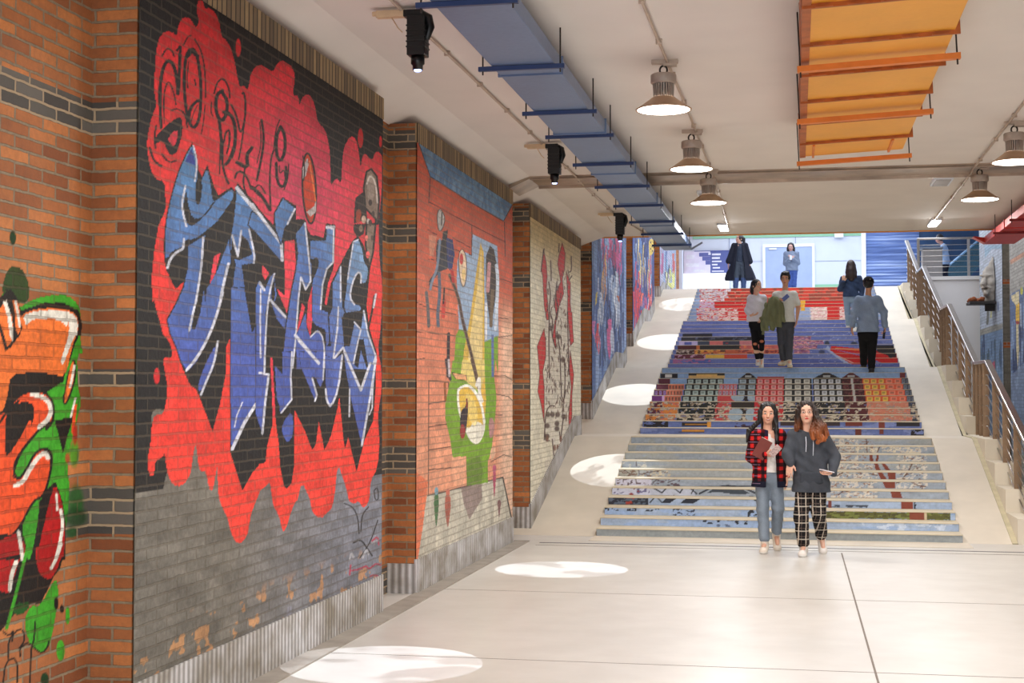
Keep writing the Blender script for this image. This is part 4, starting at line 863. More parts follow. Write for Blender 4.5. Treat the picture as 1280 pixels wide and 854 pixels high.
def paint_riser(c, f, k):
    X, Z = c.P[..., 0], c.P[..., 2]; z0 = Z.min(); v = (Z-z0)/(Z.max()-z0)
    c.c[..., 3] = 1
    n = fbm(X*6, Z*26+k*3.1+f*17, 5+k); nf = fbm(X*16, Z*50+k*5.7, 50+k); big = fbm(X*2.2, Z*12, 9+k+f*11)
    def rect(x0, x1, v0, v1, q, a=1): c.put(((X >= x0) & (X <= x1) & (v >= v0) & (v <= v1)).astype(float), q, a)
    def spots(x0, x1, q, th=.6, s=16, a=1, seed=0, y0=-1, y1=2): c.put(((fbm(X*s, Z*s*2.2+k*9.3, 77+seed+k) > th) & (X > x0) & (X < x1) & (v > y0) & (v < y1)).astype(float), q, a)
    px0 = lambda p: (p-995)*c.P[0, 0, 1]/FPX+(aty(p, 450, c.P[0, 0, 1]).x-(p-995)*c.P[0, 0, 1]/FPX)
    c.org(0, 0, 1)
    if f == 0:
        if k == 0: c.c[..., :3] = np.array(lin((146, 154, 158)))*(.9+.2*n)[..., None]; return
        base = (164, 184, 214) if k < 4 else (160, 172, 188)
        c.c[..., :3] = np.array(lin(base))*(.82+.36*n)[..., None]
        if k <= 2: c.put((big > .52).astype(float), (150, 178, 222), .7)
        if k >= 6: c.put((big > .58).astype(float), (176, 180, 178), .6)
        a = lambda p: Q(730, 530, p, 5.333); b = lambda p: Q(960, 530, p, 5.12)
        xl = lambda q: aty(730+q/5.333, 600, c.P[0, 0, 1]).x
        xr = lambda q: aty(960+q/5.12, 600, c.P[0, 0, 1]).x
        DK = (34, 40, 56)
        if k == 1:
            spots(xl(790), xl(1090), DK, .56, 18, 1, 1, .45, 2); spots(xl(850), xl(1000), (60, 76, 110), .56, 18, .8, 1, 0, .5); spots(xr(600), xr(1180), (200, 214, 236), .62, 9)
        if k == 2:
            spots(xl(120), xl(500), DK, .55, 20, 1, 2, .55, 2); spots(xl(590), xl(740), (50, 60, 86), .52, 20); spots(xl(1090), xl(1200), DK, .5, 20); 
            rect(xr(365), xr(1165), .06, .94, (92, 92, 44)); spots(xr(365), xr(1165), (120, 130, 66), .52, 18); spots(xr(365), xr(1165), (70, 66, 36), .58, 18, .8, 3)
            rect(xr(905), xr(1010), 0, 1, (134, 66, 48)); rect(xr(1000), xr(1012), 0, 1, (206, 190, 160))
        if k == 3:
            rect(xl(150), xl(430), 0, 1, (90, 104, 124)); spots(xl(150), xl(430), DK, .46, 16); spots(xl(250), xl(350), (170, 60, 46), .55, 14, .9, 4)
            spots(xr(370), xr(700), DK, .58, 14, .9, 1, 0, .5); rect(xr(850), xr(925), 0, 1, (134, 62, 46)); spots(xr(930), xr(980), DK, .5, 16)
            rect(xr(385), xr(405), 0, 1, (120, 60, 56))
        if k == 4:
            rect(xl(160), xl(440), 0, 1, (206, 210, 232)); rect(xl(440), xl(740), 0, 1, (190, 198, 218)); spots(xl(170), xl(440), (110, 110, 150), .6, 22); spots(xl(300), xl(380), (150, 60, 60), .64, 20)
        if k == 5: rect(xl(180), xl(450), 0, 1, (206, 206, 226)); spots(xl(200), xl(640), (100, 84, 96), .62, 22)
        if k == 6: rect(xl(215), xl(360), 0, 1, (166, 166, 160)); spots(xl(230), xl(580), (120, 96, 84), .6, 24); spots(xl(370), xl(580), (214, 204, 180), .56, 24, .8, 3)
        if k == 7: spots(xl(260), xl(420), (206, 206, 200), .6, 24)
        if k in (8, 9, 10): spots(xl(290), xl(1000), (172, 176, 172), .62, 5, .6)
        # blossom and trunk
        if 4 <= k <= 10:
            spots(xr(400), xr(700 if k < 8 else 580), (222, 216, 206), .53, 26, .9, 2); spots(xr(400), xr(680), (150, 110, 84), .66, 30, .9, 6)
            if k in (5, 6, 7, 8, 9): spots(xr(820), xr(1020), (222, 216, 206), .54, 26, .9, 3); spots(xr(840), xr(1000), (120, 86, 70), .68, 30, .9, 7)
            if k == 9: spots(xr(560), xr(980), (226, 218, 200), .55, 26)
        for rows, pts in (((4,), [(780, 415), (840, 415), (860, 475), (795, 475)]), ((5,), [(725, 355), (810, 355), (815, 410), (750, 410)]), ((6,), [(690, 290), (720, 295), (765, 360), (725, 360)]), ((6,), [(765, 290), (815, 300), (818, 360), (770, 360)]), ((7,), [(675, 235), (700, 240), (720, 300), (690, 300)]), ((7,), [(715, 240), (740, 240), (785, 300), (755, 300)]), ((8,), [(695, 180), (712, 180), (705, 240), (690, 240)]), ((8,), [(645, 180), (665, 180), (675, 240), (655, 240)])):
            if k in rows: c.poly(b(pts), (130, 60, 44), 0)
        ln = lambda p, w: c.line(a(p), DK, w, 0)
        for p, w in (([(450, 420), (520, 460), (560, 415)], 1.8), ([(590, 420), (640, 460), (665, 420), (600, 418)], 1.6), ([(700, 420), (750, 465)], 1.8), ([(740, 420), (715, 465)], 1.4), ([(440, 525), (480, 480), (520, 525), (600, 478)], 1.6), ([(770, 465), (850, 425), (960, 412), (1060, 425), (1150, 465)], 2.2), ([(700, 420), (1140, 415)], 1.2)): ln(p, w)
        for p in ([(540, 500), (580, 478), (640, 480), (570, 530), (520, 530)], [(700, 480), (800, 485), (730, 530), (640, 530)], [(1090, 480), (1180, 490), (1180, 540)]): c.poly(a(p), DK, 0)
        if k == 4: c.poly(a([(820, 460), (880, 420), (1040, 425), (1110, 466), (1000, 470), (900, 455)]), (60, 70, 84), 0)
        for p in ([(250, 295), (310, 335)], [(360, 290), (370, 335)], [(400, 330), (560, 300)], [(460, 390), (510, 355)], [(560, 390), (640, 360)], [(270, 350), (260, 390)], [(340, 350), (350, 395)], [(345, 235), (350, 280)]): c.line(a(p), (80, 60, 64), 1.1, 0)
        for p in ([(630, 100), (635, 180)], [(700, 180), (715, 145), (760, 135)], [(440, 335), (480, 310)], [(560, 290), (600, 320)], [(450, 455), (480, 430), (520, 425)], [(870, 340), (900, 300), (925, 250)], [(900, 360), (960, 395), (1010, 400)], [(440, 180), (455, 150)], [(650, 320), (700, 330)], [(820, 380), (850, 370)]): c.line(b(p), (96, 60, 48), 1.3, 0)
    elif f == 1:
        sky = (140, 172, 218); water = (104, 122, 186)
        c.c[..., :3] = np.array(lin(sky if k >= 8 else water))*(.84+.32*n)[..., None]
        if k == 10: return
        if 2 <= k <= 4:
            c.put((nf > .3).astype(float), (146, 128, 112)); c.put((nf > .5).astype(float), (206, 196, 180), .9)
        for i, (p0, p1, wc, nc, cols, lo, hi) in enumerate(BLD):
            a, b_ = XW(p0), XW(p1)
            if k == 9:
                if i in (4, 7, 8): 
                    m = np.abs(X-(a+b_)/2) < (b_-a)/2*(.95-.75*v); c.put(m.astype(float), wc)
                    rect((a+b_)/2-.06, (a+b_)/2+.06, .15, .6, (190, 196, 200), .8)
                if i == 2: rect(a, b_, .0, .95, (216, 180, 120)); rect(a, b_, .62, 1, (40, 38, 40)); rect((a+b_)/2-.18, (a+b_)/2+.18, .3, .85, (226, 184, 110))
                if i == 5: rect(a, b_, 0, .3, (170, 50, 50))
                if i == 0: rect(a, b_+.1, .1, .95, (34, 28, 38)); rect((a+b_)/2-.02, (a+b_)/2+.1, .2, .8, (220, 220, 220))
                if i == 11: rect(a, b_-.04, 0, 1, (110, 40, 46))
            elif lo <= k <= hi:
                rect(a, b_, 0, 1, wc)
                if not (i == 3 and k == 5) and not (i == 0 and k > 6):
                    w = (b_-a)/cols
                    for j in range(cols):
                        rect(a+w*(j+.16), a+w*(j+.84), .12, .86, nc); rect(a+w*(j+.3), a+w*(j+.7), .3, .7, tuple(int(q*.62) for q in nc), .7)
                if i in (6, 7, 2) : rect(a, b_, 0, .08, (200, 200, 190), .8)
                if i == 8: spots(a, b_, (60, 20, 30), .5, 18); rect((a+b_)/2-.02, (a+b_)/2+.02, 0, 1, (190, 190, 190))
                if i == 0 and k == 5: rect(a-.05, b_-.05, 0, 1, (104, 44, 120)); rect(b_-.05, b_+.2, 0, 1, (196, 160, 214))
            elif 2 <= k < lo:
                a2, b2 = a, b_
                spots(a2, b2, wc, .44 if k > 2 else .52, 17, 1, i)
                if i in (1, 0): spots(a2, b2, (222, 140, 60), .56, 16, .9, 4+i)
                if i in (9, 10): rect(a2, b2, 0, 1, (176, 150, 130), .5); spots(a2, b2, (206, 130, 110), .52, 20, .8, 3)
                if i == 4:
                    if k == 4: rect(a2-.06, b2, 0, 1, (44, 34, 34))
                    else:
                        for o in (-.13, .14): c.put((np.hypot((X-(a2+b2)/2-o)/.11, (v-.5+(.25 if k == 3 else -.25))/.75) < 1).astype(float), (160, 180, 200))
        if k in (0, 1):
            c.c[..., :3] = np.array(lin(water))*(.8+.4*n)[..., None]; c.put((big > .56).astype(float), (140, 156, 214), .7)
            cx = lambda p: aty(p, 520, c.P[0, 0, 1]).x
            if k == 1:
                spots(cx(805), cx(835), (30, 30, 44), .42, 14); rect(cx(852), cx(888), .2, .75, (40, 34, 34)); rect(cx(856), cx(885), .4, .6, (214, 150, 60)); rect(cx(884), cx(889), 0, .95, (226, 160, 66)); spots(cx(918), cx(938), (60, 40, 60), .5, 16)
                for p0, p1, q in ((975, 1050, (60, 46, 52)), (1057, 1078, (120, 52, 40)), (1098, 1106, (130, 60, 50)), (1120, 1150, (36, 34, 42))): rect(cx(p0), cx(p1), .35 if p1-p0 > 20 else 0, 1, q)
            else:
                rect(cx(852), cx(880), .45, .75, (214, 150, 70)); rect(cx(848), cx(880), .3, .45, (34, 30, 36)); rect(cx(1069), cx(1077), 0, 1, (110, 50, 44)); rect(cx(1099), cx(1104), .2, 1, (120, 56, 50)); spots(cx(1138), cx(1160), (36, 34, 42), .4, 14)
    elif f == 2:
        c.c[..., :3] = np.array(lin((100, 114, 182) if k > 1 else (88, 102, 176)))*(.84+.34*n)[..., None]
        c.put((big > .55).astype(float), (124, 138, 200), .5)
        cx = lambda p: aty(p, 430, c.P[0, 0, 1]).x
        L5 = lambda q: cx(830+q/7.425); R6 = lambda q: cx(980+q/7.425)
        DK = (36, 36, 48)
        if k == 7: rect(L5(170), L5(450), 0, .85, DK)
        if k == 6: rect(L5(160), L5(840), 0, .9, DK); spots(L5(160), L5(840), (80, 84, 110), .62, 12)
        if k == 5: rect(L5(140), L5(310), 0, 1, (170, 160, 206)); rect(L5(190), L5(255), .2, .8, (70, 80, 150)); rect(L5(310), L5(425), 0, 1, (60, 70, 92)); rect(L5(425), L5(545), 0, 1, (206, 110, 110)); rect(L5(545), L5(700), 0, 1, (60, 62, 84)); spots(L5(540), L5(600), (190, 50, 50), .5, 14); rect(L5(700), L5(900), 0, 1, (196, 120, 130))
        if k == 4: rect(L5(125), L5(300), 0, 1, (84, 38, 44)); rect(L5(300), L5(340), 0, 1, (196, 110, 60)); rect(L5(330), L5(715), 0, 1, (44, 42, 44)); rect(L5(715), L5(1180), 0, 1, (196, 100, 100)); spots(L5(700), L5(1000), (226, 130, 90), .52, 18)
        if k == 3: rect(L5(110), L5(280), 0, 1, (70, 40, 44)); spots(L5(110), L5(290), (196, 180, 170), .55, 20); rect(L5(280), L5(700), 0, 1, (196, 96, 66)); spots(L5(290), L5(560), (226, 160, 70), .5, 16); spots(L5(290), L5(720), (70, 40, 44), .58, 16, .9, 3); rect(L5(700), L5(1160), 0, 1, (206, 104, 80)); spots(L5(700), L5(1100), (130, 54, 60), .55, 18)
        if k == 2: rect(L5(95), L5(385), 0, 1, (104, 44, 60)); spots(L5(100), L5(385), (196, 150, 180), .56, 20); rect(L5(385), L5(560), .15, .9, (226, 180, 70)); rect(L5(560), L5(770), 0, .9, (206, 76, 56)); rect(L5(770), L5(900), 0, .6, (140, 120, 180))
        if k == 1: spots(L5(80), L5(430), (176, 110, 160), .48, 16)
        if 3 <= k <= 6:
            lo, hi = {3: (90, 240), 4: (60, 310), 5: (60, 370), 6: (80, 250)}[k]
            rect(R6(lo), R6(hi), 0, 1, (176, 110, 140), .6); spots(R6(lo), R6(hi), (220, 150, 160), .5, 22); spots(R6(lo), R6(hi), (130, 70, 110), .6, 22, .8, 3)
        spots(R6(200), R6(900), (170, 180, 220), .78, 20)
        p = lambda q: Q(980, 350, q, 7.425)
        if k <= 6:
            c.poly(p([(380, 640), (410, 605), (440, 660), (600, 760), (640, 785), (560, 770)]), (170, 184, 226), 0)
            c.poly(p([(425, 650), (440, 612), (1050, 670), (1058, 770), (900, 770), (850, 745), (850, 785), (620, 780), (500, 705)]), (206, 34, 38), 0)
            c.poly(p([(440, 640), (700, 690), (850, 720), (850, 735), (640, 690)]), (150, 110, 180), 0)
            c.line(p([(480, 635), (700, 652)]), (236, 150, 90), 1.2, 0); c.line(p([(510, 710), (640, 770)]), (236, 200, 190), .9, 0)
            c.poly(p([(860, 605), (1018, 605), (1045, 715), (980, 725), (960, 700), (860, 665)]), (38, 36, 44), 0)
        if k in (5, 6, 7): c.blob(*p([(400, 590)])[0], 3, 3.4, (50, 60, 84), 1, .5); c.blob(*p([(650, 590)])[0], 4, 2.4, (50, 60, 84), 1, .5)
        if k in (3, 4): c.blob(*p([(350, 670)])[0], 4, 2.6, (60, 70, 110), 1, .5)
    else:
        c.c[..., :3] = np.array(lin((140, 160, 200)))*(.84+.34*n)[..., None]
        cx = lambda p: aty(p, 380, c.P[0, 0, 1]).x
        L5 = lambda q: cx(830+q/7.425); R6 = lambda q: cx(980+q/7.425)
        DR = (150, 60, 46)
        if k >= 6:
            rect(L5(340), L5(620), 0, 1, (196, 180, 200)); spots(L5(330), L5(600), (206, 90, 90), .56, 22); spots(L5(330), L5(620), (226, 216, 224), .55, 22, 1, 5)
            lo = {6: 560, 7: 600, 8: 590, 9: 620}[k]
            rect(L5(lo), R6(560), 0, 1, DR); rect(L5(lo), R6(560), 0, .35, (206, 100, 70), .8); spots(L5(lo), R6(560), (206, 60, 44), .5, 8)
        elif k >= 4:
            rect(L5(330), L5(470), 0, 1, (200, 170, 200)); spots(L5(320), L5(480), (206, 80, 90), .6, 22); rect(L5(470), R6(565), 0, 1, (208, 34, 34)); rect(L5(470), R6(565), .85, 1, (150, 40, 36))
        else:
            rect(L5(305), L5(690), 0, 1, (226, 196, 196)); spots(L5(300), L5(690), (206, 70, 70), .54, 22); spots(L5(300), L5(500), (170, 150, 190), .6, 20, .8, 3)
            rect(L5(690), L5(790), 0, 1, (208, 34, 36)); rect(L5(790), R6(250), 0, 1, (150, 166, 206))
            rect(R6(250), R6(400), 0, 1, (226, 180, 184)); spots(R6(240), R6(400), (240, 220, 216), .5, 22); rect(R6(400), R6(515), 0, 1, (208, 38, 36)); rect(R6(515), R6(620), 0, 1, (230, 196, 196)); spots(R6(500), R6(620), (206, 90, 96), .56, 22)
        if k in (3, 4, 5): rect(R6(155), R6(195), 0, 1, (226, 170, 50))
        if k in (4, 5, 7, 8): spots(L5(650), L5(760), (240, 200, 190), .8, 20)

stairs = empty('staircase', (0, Y0, 0), 0, 'wide painted staircase with a bridge, canal houses and red boats across its risers', 'staircase')
PI_ = Matrix.Translation(stairs.location).inverted()
for f, (a, z, nr, rr) in enumerate(fl):
    for k in range(nr):
        y = a+k*T; zt = z+(k+1)*rr
        ns = .012 if f == 0 else .007
        back = y+T if k < nr-1 else y+LAND+.01
        if f == 3 and k == nr-1: back = y+.1
        m = MB(); m.box(W0, W1, y+.006, back, ramp_z(y)-.1 if k else zt-rr-.02, zt-ns, 1); m.box(W0-.003, W1+.003, y-.004, back, zt-ns, zt+(.0015*(k == nr-1)), 0)
        s = m.build('step', [M['tread'], M['riser_grey']], stairs); s.matrix_parent_inverse = PI_
        xs = np.linspace(W0+.003, W1-.003, 420 if f < 2 else 320); zs = np.linspace(zt-rr+.001, zt-ns, 9)
        P = np.stack(np.broadcast_arrays(xs[:, None], np.float64(y+.002), zs[None, :]), -1)
        c = Canvas(P); paint_riser(c, f, k); c.c[..., 3] = 1
        r = grid_mesh('painted_riser', P, M['riser'], s, c.c, flip=False)
MB2 = MB(); MB2.box(W0-.02, W1+.06, 16.95, Y0+.01, 0, .006)
S(MB2.build('trim_9', M['ramp']), 'smooth threshold slab in front of the first stair')

# ================================================================ railing on a stepped kerb
M['white_kerb'] = pm('cream_kerb', (222, 212, 194), .75, var=.05, vs=3)
mb = MB(); posts = []
for f, (a, z, nr, rr) in enumerate(fl):
    run = (nr-1)*T; n = 4
    for i in range(n):
        y0 = a+run*i/n; y1 = a+run*(i+1)/n; zt = ramp_z(y1)-.0
        mb.box(2.50, 2.80, y0, y1+.001, -.02 if f == 0 else ramp_z(y0)-.3, zt+.02)
        posts.append((y0+.12, zt+.02))
    mb.box(2.50, 2.80, a+run, a+run+LAND+.001, ramp_z(a+run)-.4, z+nr*rr+.02)
    if f < 3:
        posts += [(a+run+.2, z+nr*rr+.02), (a+run+.62, z+nr*rr+.02), (a+run+LAND-.2, z+nr*rr+.02)]
S(mb.build('trim_10', M['white_kerb']), 'cream stepped kerb under the railing')
S(MB().prism([(y, ramp_z(y)+.012) for y in [Y0]+[q for a, z, nr, rr in fl for q in (a+(nr-1)*T, a+(nr-1)*T+LAND)][:-1]]+[(YTOP, ZTOP-.1), (Y0, -.05)], 'x', 2.44, 2.505).build('trim_11', pm('gutter_cement', (190, 180, 150), .8)), 'narrow gutter along the kerb')
rail = empty('stair_railing', (2.66, Y0, 0), 0, 'brushed steel railing with flat posts climbing beside the painted stairs', 'railing')
RI = Matrix.Translation(rail.location).inverted()
def pr(o): o.matrix_parent_inverse = RI; return o
XP = 2.66
def rz(y): return ramp_z(min(max(y, Y0), YTOP))+1.1
for (y, z) in posts: pr(MB().box(XP-.045, XP+.045, y-.007, y+.007, z, rz(y)-.03).build('post', M['steel_plate'], rail))
segs = []
for f, (a, z, nr, rr) in enumerate(fl):
    e = a+(nr-1)*T; segs.append((a, e))
    if f < 3: segs.append((e, e+LAND))
for (ya, yb) in segs:
    za, zb = rz(ya), rz(yb)
    m = MB(); m.prism([(ya, za-.035), (yb, zb-.035), (yb, zb+.015), (ya, za+.015)], 'x', XP-.045, XP+.045)
    pr(m.build('handrail', M['steel'], rail, .008))
    for q in range(6):
        o = .2+.145*q
        pr(MB().tube([(XP, ya, za-o), (XP, yb, zb-o)], .009, 6).build('rod', M['steel'], rail))
guard = empty('balcony_railing', (3.4, 33.95, ZTOP), 0, 'level steel guard railing with thin bars on top of the white parapet wall', 'railing')
GI = Matrix.Translation(guard.location).inverted()
def pg(o): o.matrix_parent_inverse = GI; return o
pg(MB().tube([(2.74, 33.95, 5.25), (4.28, 33.95, 5.25)], .026, 8).build('handrail', M['steel'], guard))
for q in range(6): pg(MB().tube([(2.74, 33.95, 4.48+.125*q), (4.25, 33.95, 4.48+.125*q)], .008, 6).build('rod', M['steel'], guard))
for x in (2.76, 3.86): pg(MB().box(x-.03, x+.03, 33.94, 33.96, 4.36, 5.25).build('post', M['steel'], guard))

# ================================================================ upper hall
M['hall_wall'] = pm('hall_wall_panel', (206, 214, 230), .6, var=.03, vs=2)
M['hall_line'] = pm('hall_joint', (150, 160, 184), .7)
M['green'] = pm('green_band', (140, 192, 160), .6, var=.04)
M['door'] = pm('hall_door', (158, 176, 212), .45, var=.06, vs=3)
M['frame'] = pm('white_frame', (226, 232, 244), .5, var=.03)
M['column'] = pm('white_column', (232, 236, 244), .6, var=.03)
up = MB(); up.box(XL, 2.8, YTOP+.02, YFAR+.3, 4.1, ZTOP); up.box(2.8, 8.2, 34.1, YFAR+.3, 4.1, ZTOP)
S(up.build('floor', pm('upper_floor', (214, 216, 222), .4, var=.04, vs=2)), 'upper hall floor at the head of the stairs')
S(MB().box(2.8, XR, 33.9, 34.09, -.05, 4.3).box(2.8, XR, 33.85, 34.12, 4.3, 4.38).build('wall_back', M['white_plaster']), 'white parapet wall behind the railing')
S(MB().box(XL, 8.2, YFAR, YFAR+.2, 4.2, HALL).build('wall_back', M['hall_wall']), 'pale blue panelled wall across the far end of the upper hall')
S(MB().box(XL-.3, XR+.3, EDGE+.05, 24.2, 4.5, HALL).build('wall_front', M['white_plaster']), 'wall above the end of the passage ceiling')
S(MB().box(8.2, 8.4, 34.1, YFAR+.3, 4.1, HALL).box(XR+.3, 8.2, 33.9, 34.1, 4.1, HALL).build('wall_right', M['hall_wall']), 'side wall of the upper hall')
S(MB().box(XL-.3, 8.4, EDGE+.05, YFAR+.3, HALL, HALL+.15).build('ceiling', M['white_plaster']), 'high ceiling over the stairs')
def far(px0, px1, py0, py1, Y=YFAR):
    p, q = aty(px0, py1, Y), aty(px1, py0, Y); return p.x, q.x, p.z, q.z
def farbox(name, px0, px1, py0, py1, mat, y=YFAR, d=.04, parent=None, build=True):
    x0, x1, z0, z1 = far(px0, px1, py0, py1, y); z0 = ZTOP if py1 >= 360 else max(z0, ZTOP)
    return MB().box(x0, x1, y-d, y, z0, z1).build(name, mat, parent)
S(farbox('trim_12', 866, 1078, 285, 299, M['green']), 'green band high on the far wall')
S(farbox('trim_13', 1015, 1076, 355, 372, M['green'], d=.03))
for i, (a, b_, q, r) in enumerate(((912, 955, 326.5, 327.3), (1018, 1077, 325.7, 326.5), (911.4, 912.2, 290, 372), (994, 994.7, 290, 308))):
    S(farbox('trim_%d' % (14+i), a, b_, q, r, M['hall_line'], d=.02))
x0, x1, z0, z1 = far(957, 1015, 308.5, 380); z0 = ZTOP
dr = empty('door_1', ((x0+x1)/2, YFAR-.05, z0)); S(dr, 'blue grey double door in the far wall')
dl = dr.location
m = MB(); 
for (a, b_, q, r) in ((x0-.08, x0, 0, z1-z0+.1), (x1, x1+.08, 0, z1-z0+.1), (x0, x1, z1-z0, z1-z0+.1)): m.box(a-dl.x, b_-dl.x, -.03, .05, q, r)
m.build('door_frame', M['frame'], dr)
mid = (x0+x1)/2
for a, b_ in ((x0, mid-.004), (mid+.004, x1)): 
    lf = MB().box(a-dl.x, b_-dl.x, 0, .04, 0, z1-z0).build('door_leaf', M['door'], dr)
    MB().box((-.1 if a == x0 else .06), (-.06 if a == x0 else .1), -.05, 0, .95, 1.15).build('door_handle', M['steel'], lf)
MB().box(x0+.12-dl.x, x0+.35-dl.x, -.04, 0, z1-z0-.08, z1-z0-.03).build('door_closer', M['frame'], dr)
S(farbox('trim_20', 1077, 1082, 288, 380, M['column'], d=.12), 'white pilaster beside the shutter')
S(farbox('trim_21', 1043, 1054, 291, 297.5, M['column'], d=.2))
# roller shutter
sh = NT('shutter_slats'); g = sh.node('ShaderNodeNewGeometry'); sp = sh.node('ShaderNodeSeparateXYZ'); sh.link(g.outputs['Position'], sp.inputs[0])
cb = sh.node('ShaderNodeCombineXYZ'); sh.link(sh.math('MULTIPLY', sp.outputs[0], .25), cb.inputs[0]); sh.link(sh.math('MULTIPLY', sp.outputs[2], 7.0), cb.inputs[2])
nz = sh.noise(1.0, cb.outputs[0], 3, .7)
sh.link(sh.ramp(nz.outputs[0], [(.3, tuple(lin((52, 74, 128)))), (.5, tuple(lin((110, 136, 196)))), (.68, tuple(lin((186, 204, 240))))]), sh.b.inputs['Base Color']); sh.setin('Roughness', .35)
m = MB(); x0, x1, z0, z1 = far(1082, 1222, 285, 380); z0 = ZTOP; x1_ = aty(1149, 300, YFAR).x
z = z0
while z < z1:
    m.prism([(YFAR-.05, z), (YFAR-.08, z+.05), (YFAR-.05, z+.1), (YFAR-.02, z+.1), (YFAR-.02, z)], 'x', x0, x1_); z += .1
tag(m.build('roller_shutter', sh.m), 'blue horizontal slatted roller shutter on the far wall', 'shutter')
# left end of the far wall: white counter with added glow, notice board, pillar
S(farbox('trim_22', 845, 854, 292, 380, M['hall_wall'], 45.0, .5), 'pale pillar in the left corner of the upper hall')
M['bright'] = pm('white_counter_glow', (250, 250, 252), .4, emit=(240, 244, 255), es=.55)  # emission stands in for the counter's overexposed white; it is no lamp
tag(farbox('white_counter', 855, 912, 342.5, 380, M['bright'], 45.98, .4), 'low white counter front under the notice board, its overexposed brightness put in as glow', 'counter')
nb = empty('notice_board', (aty(880, 328, 45.98).x, 45.98, aty(880, 342, 45.98).z), 0, 'lilac and navy notice board with white text panels at the far left', 'notice board')
NI = Matrix.Translation(nb.location).inverted()
def nbx(name, a, b_, q, r, col, d, mat=None):
    x0, x1, z0, z1 = far(a, b_, q, r, 45.98); o = MB().box(x0, x1, 45.98-d, 45.98, z0, z1).build(name, mat or pm('board_'+name, col, .5, var=.05), nb); o.matrix_parent_inverse = NI; return o
nbx('board_panel', 855, 888, 314, 342, (224, 220, 242), .04); nbx('board_panel', 888, 912, 313, 342, (84, 96, 158), .04)
nv = pm('board_navy', (96, 104, 168), .5); wt = pm('board_white', (226, 228, 244), .5)
nbx('board_edge', 868, 912, 313, 314.6, None, .06, nv)
for (a, b_, q, r) in ((874, 888, 316, 321), (878, 888, 321, 326), (882, 888, 326, 331)): nbx('printed_patch', a, b_, q, r, None, .045, nv)
for (a, b_, q, r) in ((890, 901, 317, 319.5), (890, 900, 321.5, 324), (890, 902, 326, 328), (890, 897, 330, 332), (891, 900, 334, 336), (890, 905, 338.4, 340), (858, 868, 319, 324), (857, 874, 329, 334), (866, 880, 337, 340), (885.5, 888.5, 316, 319)): nbx('printed_line', a, b_, q, r, None, .05, wt)
# grey cabinet, glass balustrade of the escalator
p = aty(1165, 350, 37.4)
cab = empty('counter_cabinet', (p.x, 37.4, ZTOP), 0, 'brown grey counter cabinet behind the level guard railing', 'cabinet')
gm = pm('cabinet_board', (128, 124, 122), .6, var=.06)
MB().box(-.24, .24, -.2, .25, 0, 1.0).build('body', gm, cab, .01); MB().box(-.32, .26, -.24, .28, 1.0, 1.05).build('counter_top', pm('cabinet_top', (110, 120, 136), .4), cab, .008)
M['glass'] = pm('teal_glass', (70, 120, 140), .1, spec=.8)
es = empty('escalator_side', (4.55, 41.5, ZTOP), 0, 'sloping glass balustrade with pale blue handrail behind the guard railing', 'balustrade')
gl = NT('balustrade_glass'); gl.setin('Base Color', lin4((90, 140, 160))); gl.setin('Transmission Weight', .7); gl.setin('Roughness', .08)
MB().prism([(-.9, 0), (-.5, 0), (.75, 1.15), (.75, 1.75), (.55, 1.75), (-.9, .45)], 'y', 0, .02).build('glass_panel', gl.m, es)
MB().tube([(-.9, 0, .48), (.62, 0, 1.78)], .03, 8).build('handrail', pm('balustrade_rail', (140, 180, 220), .4), es)
MB().box(-.5, -.43, -.02, .04, 0, .85).build('post', M['steel'], es)
# dark blue upper wall behind it
S(MB().box(aty(1149, 300, 45.2).x, 8.2, 45.2, 45.25, ZTOP, HALL).build('wall_back', pm('dark_teal_panel', (30, 58, 92), .3, var=.3, vs=2)), 'dark blue glazed panel at the far right')

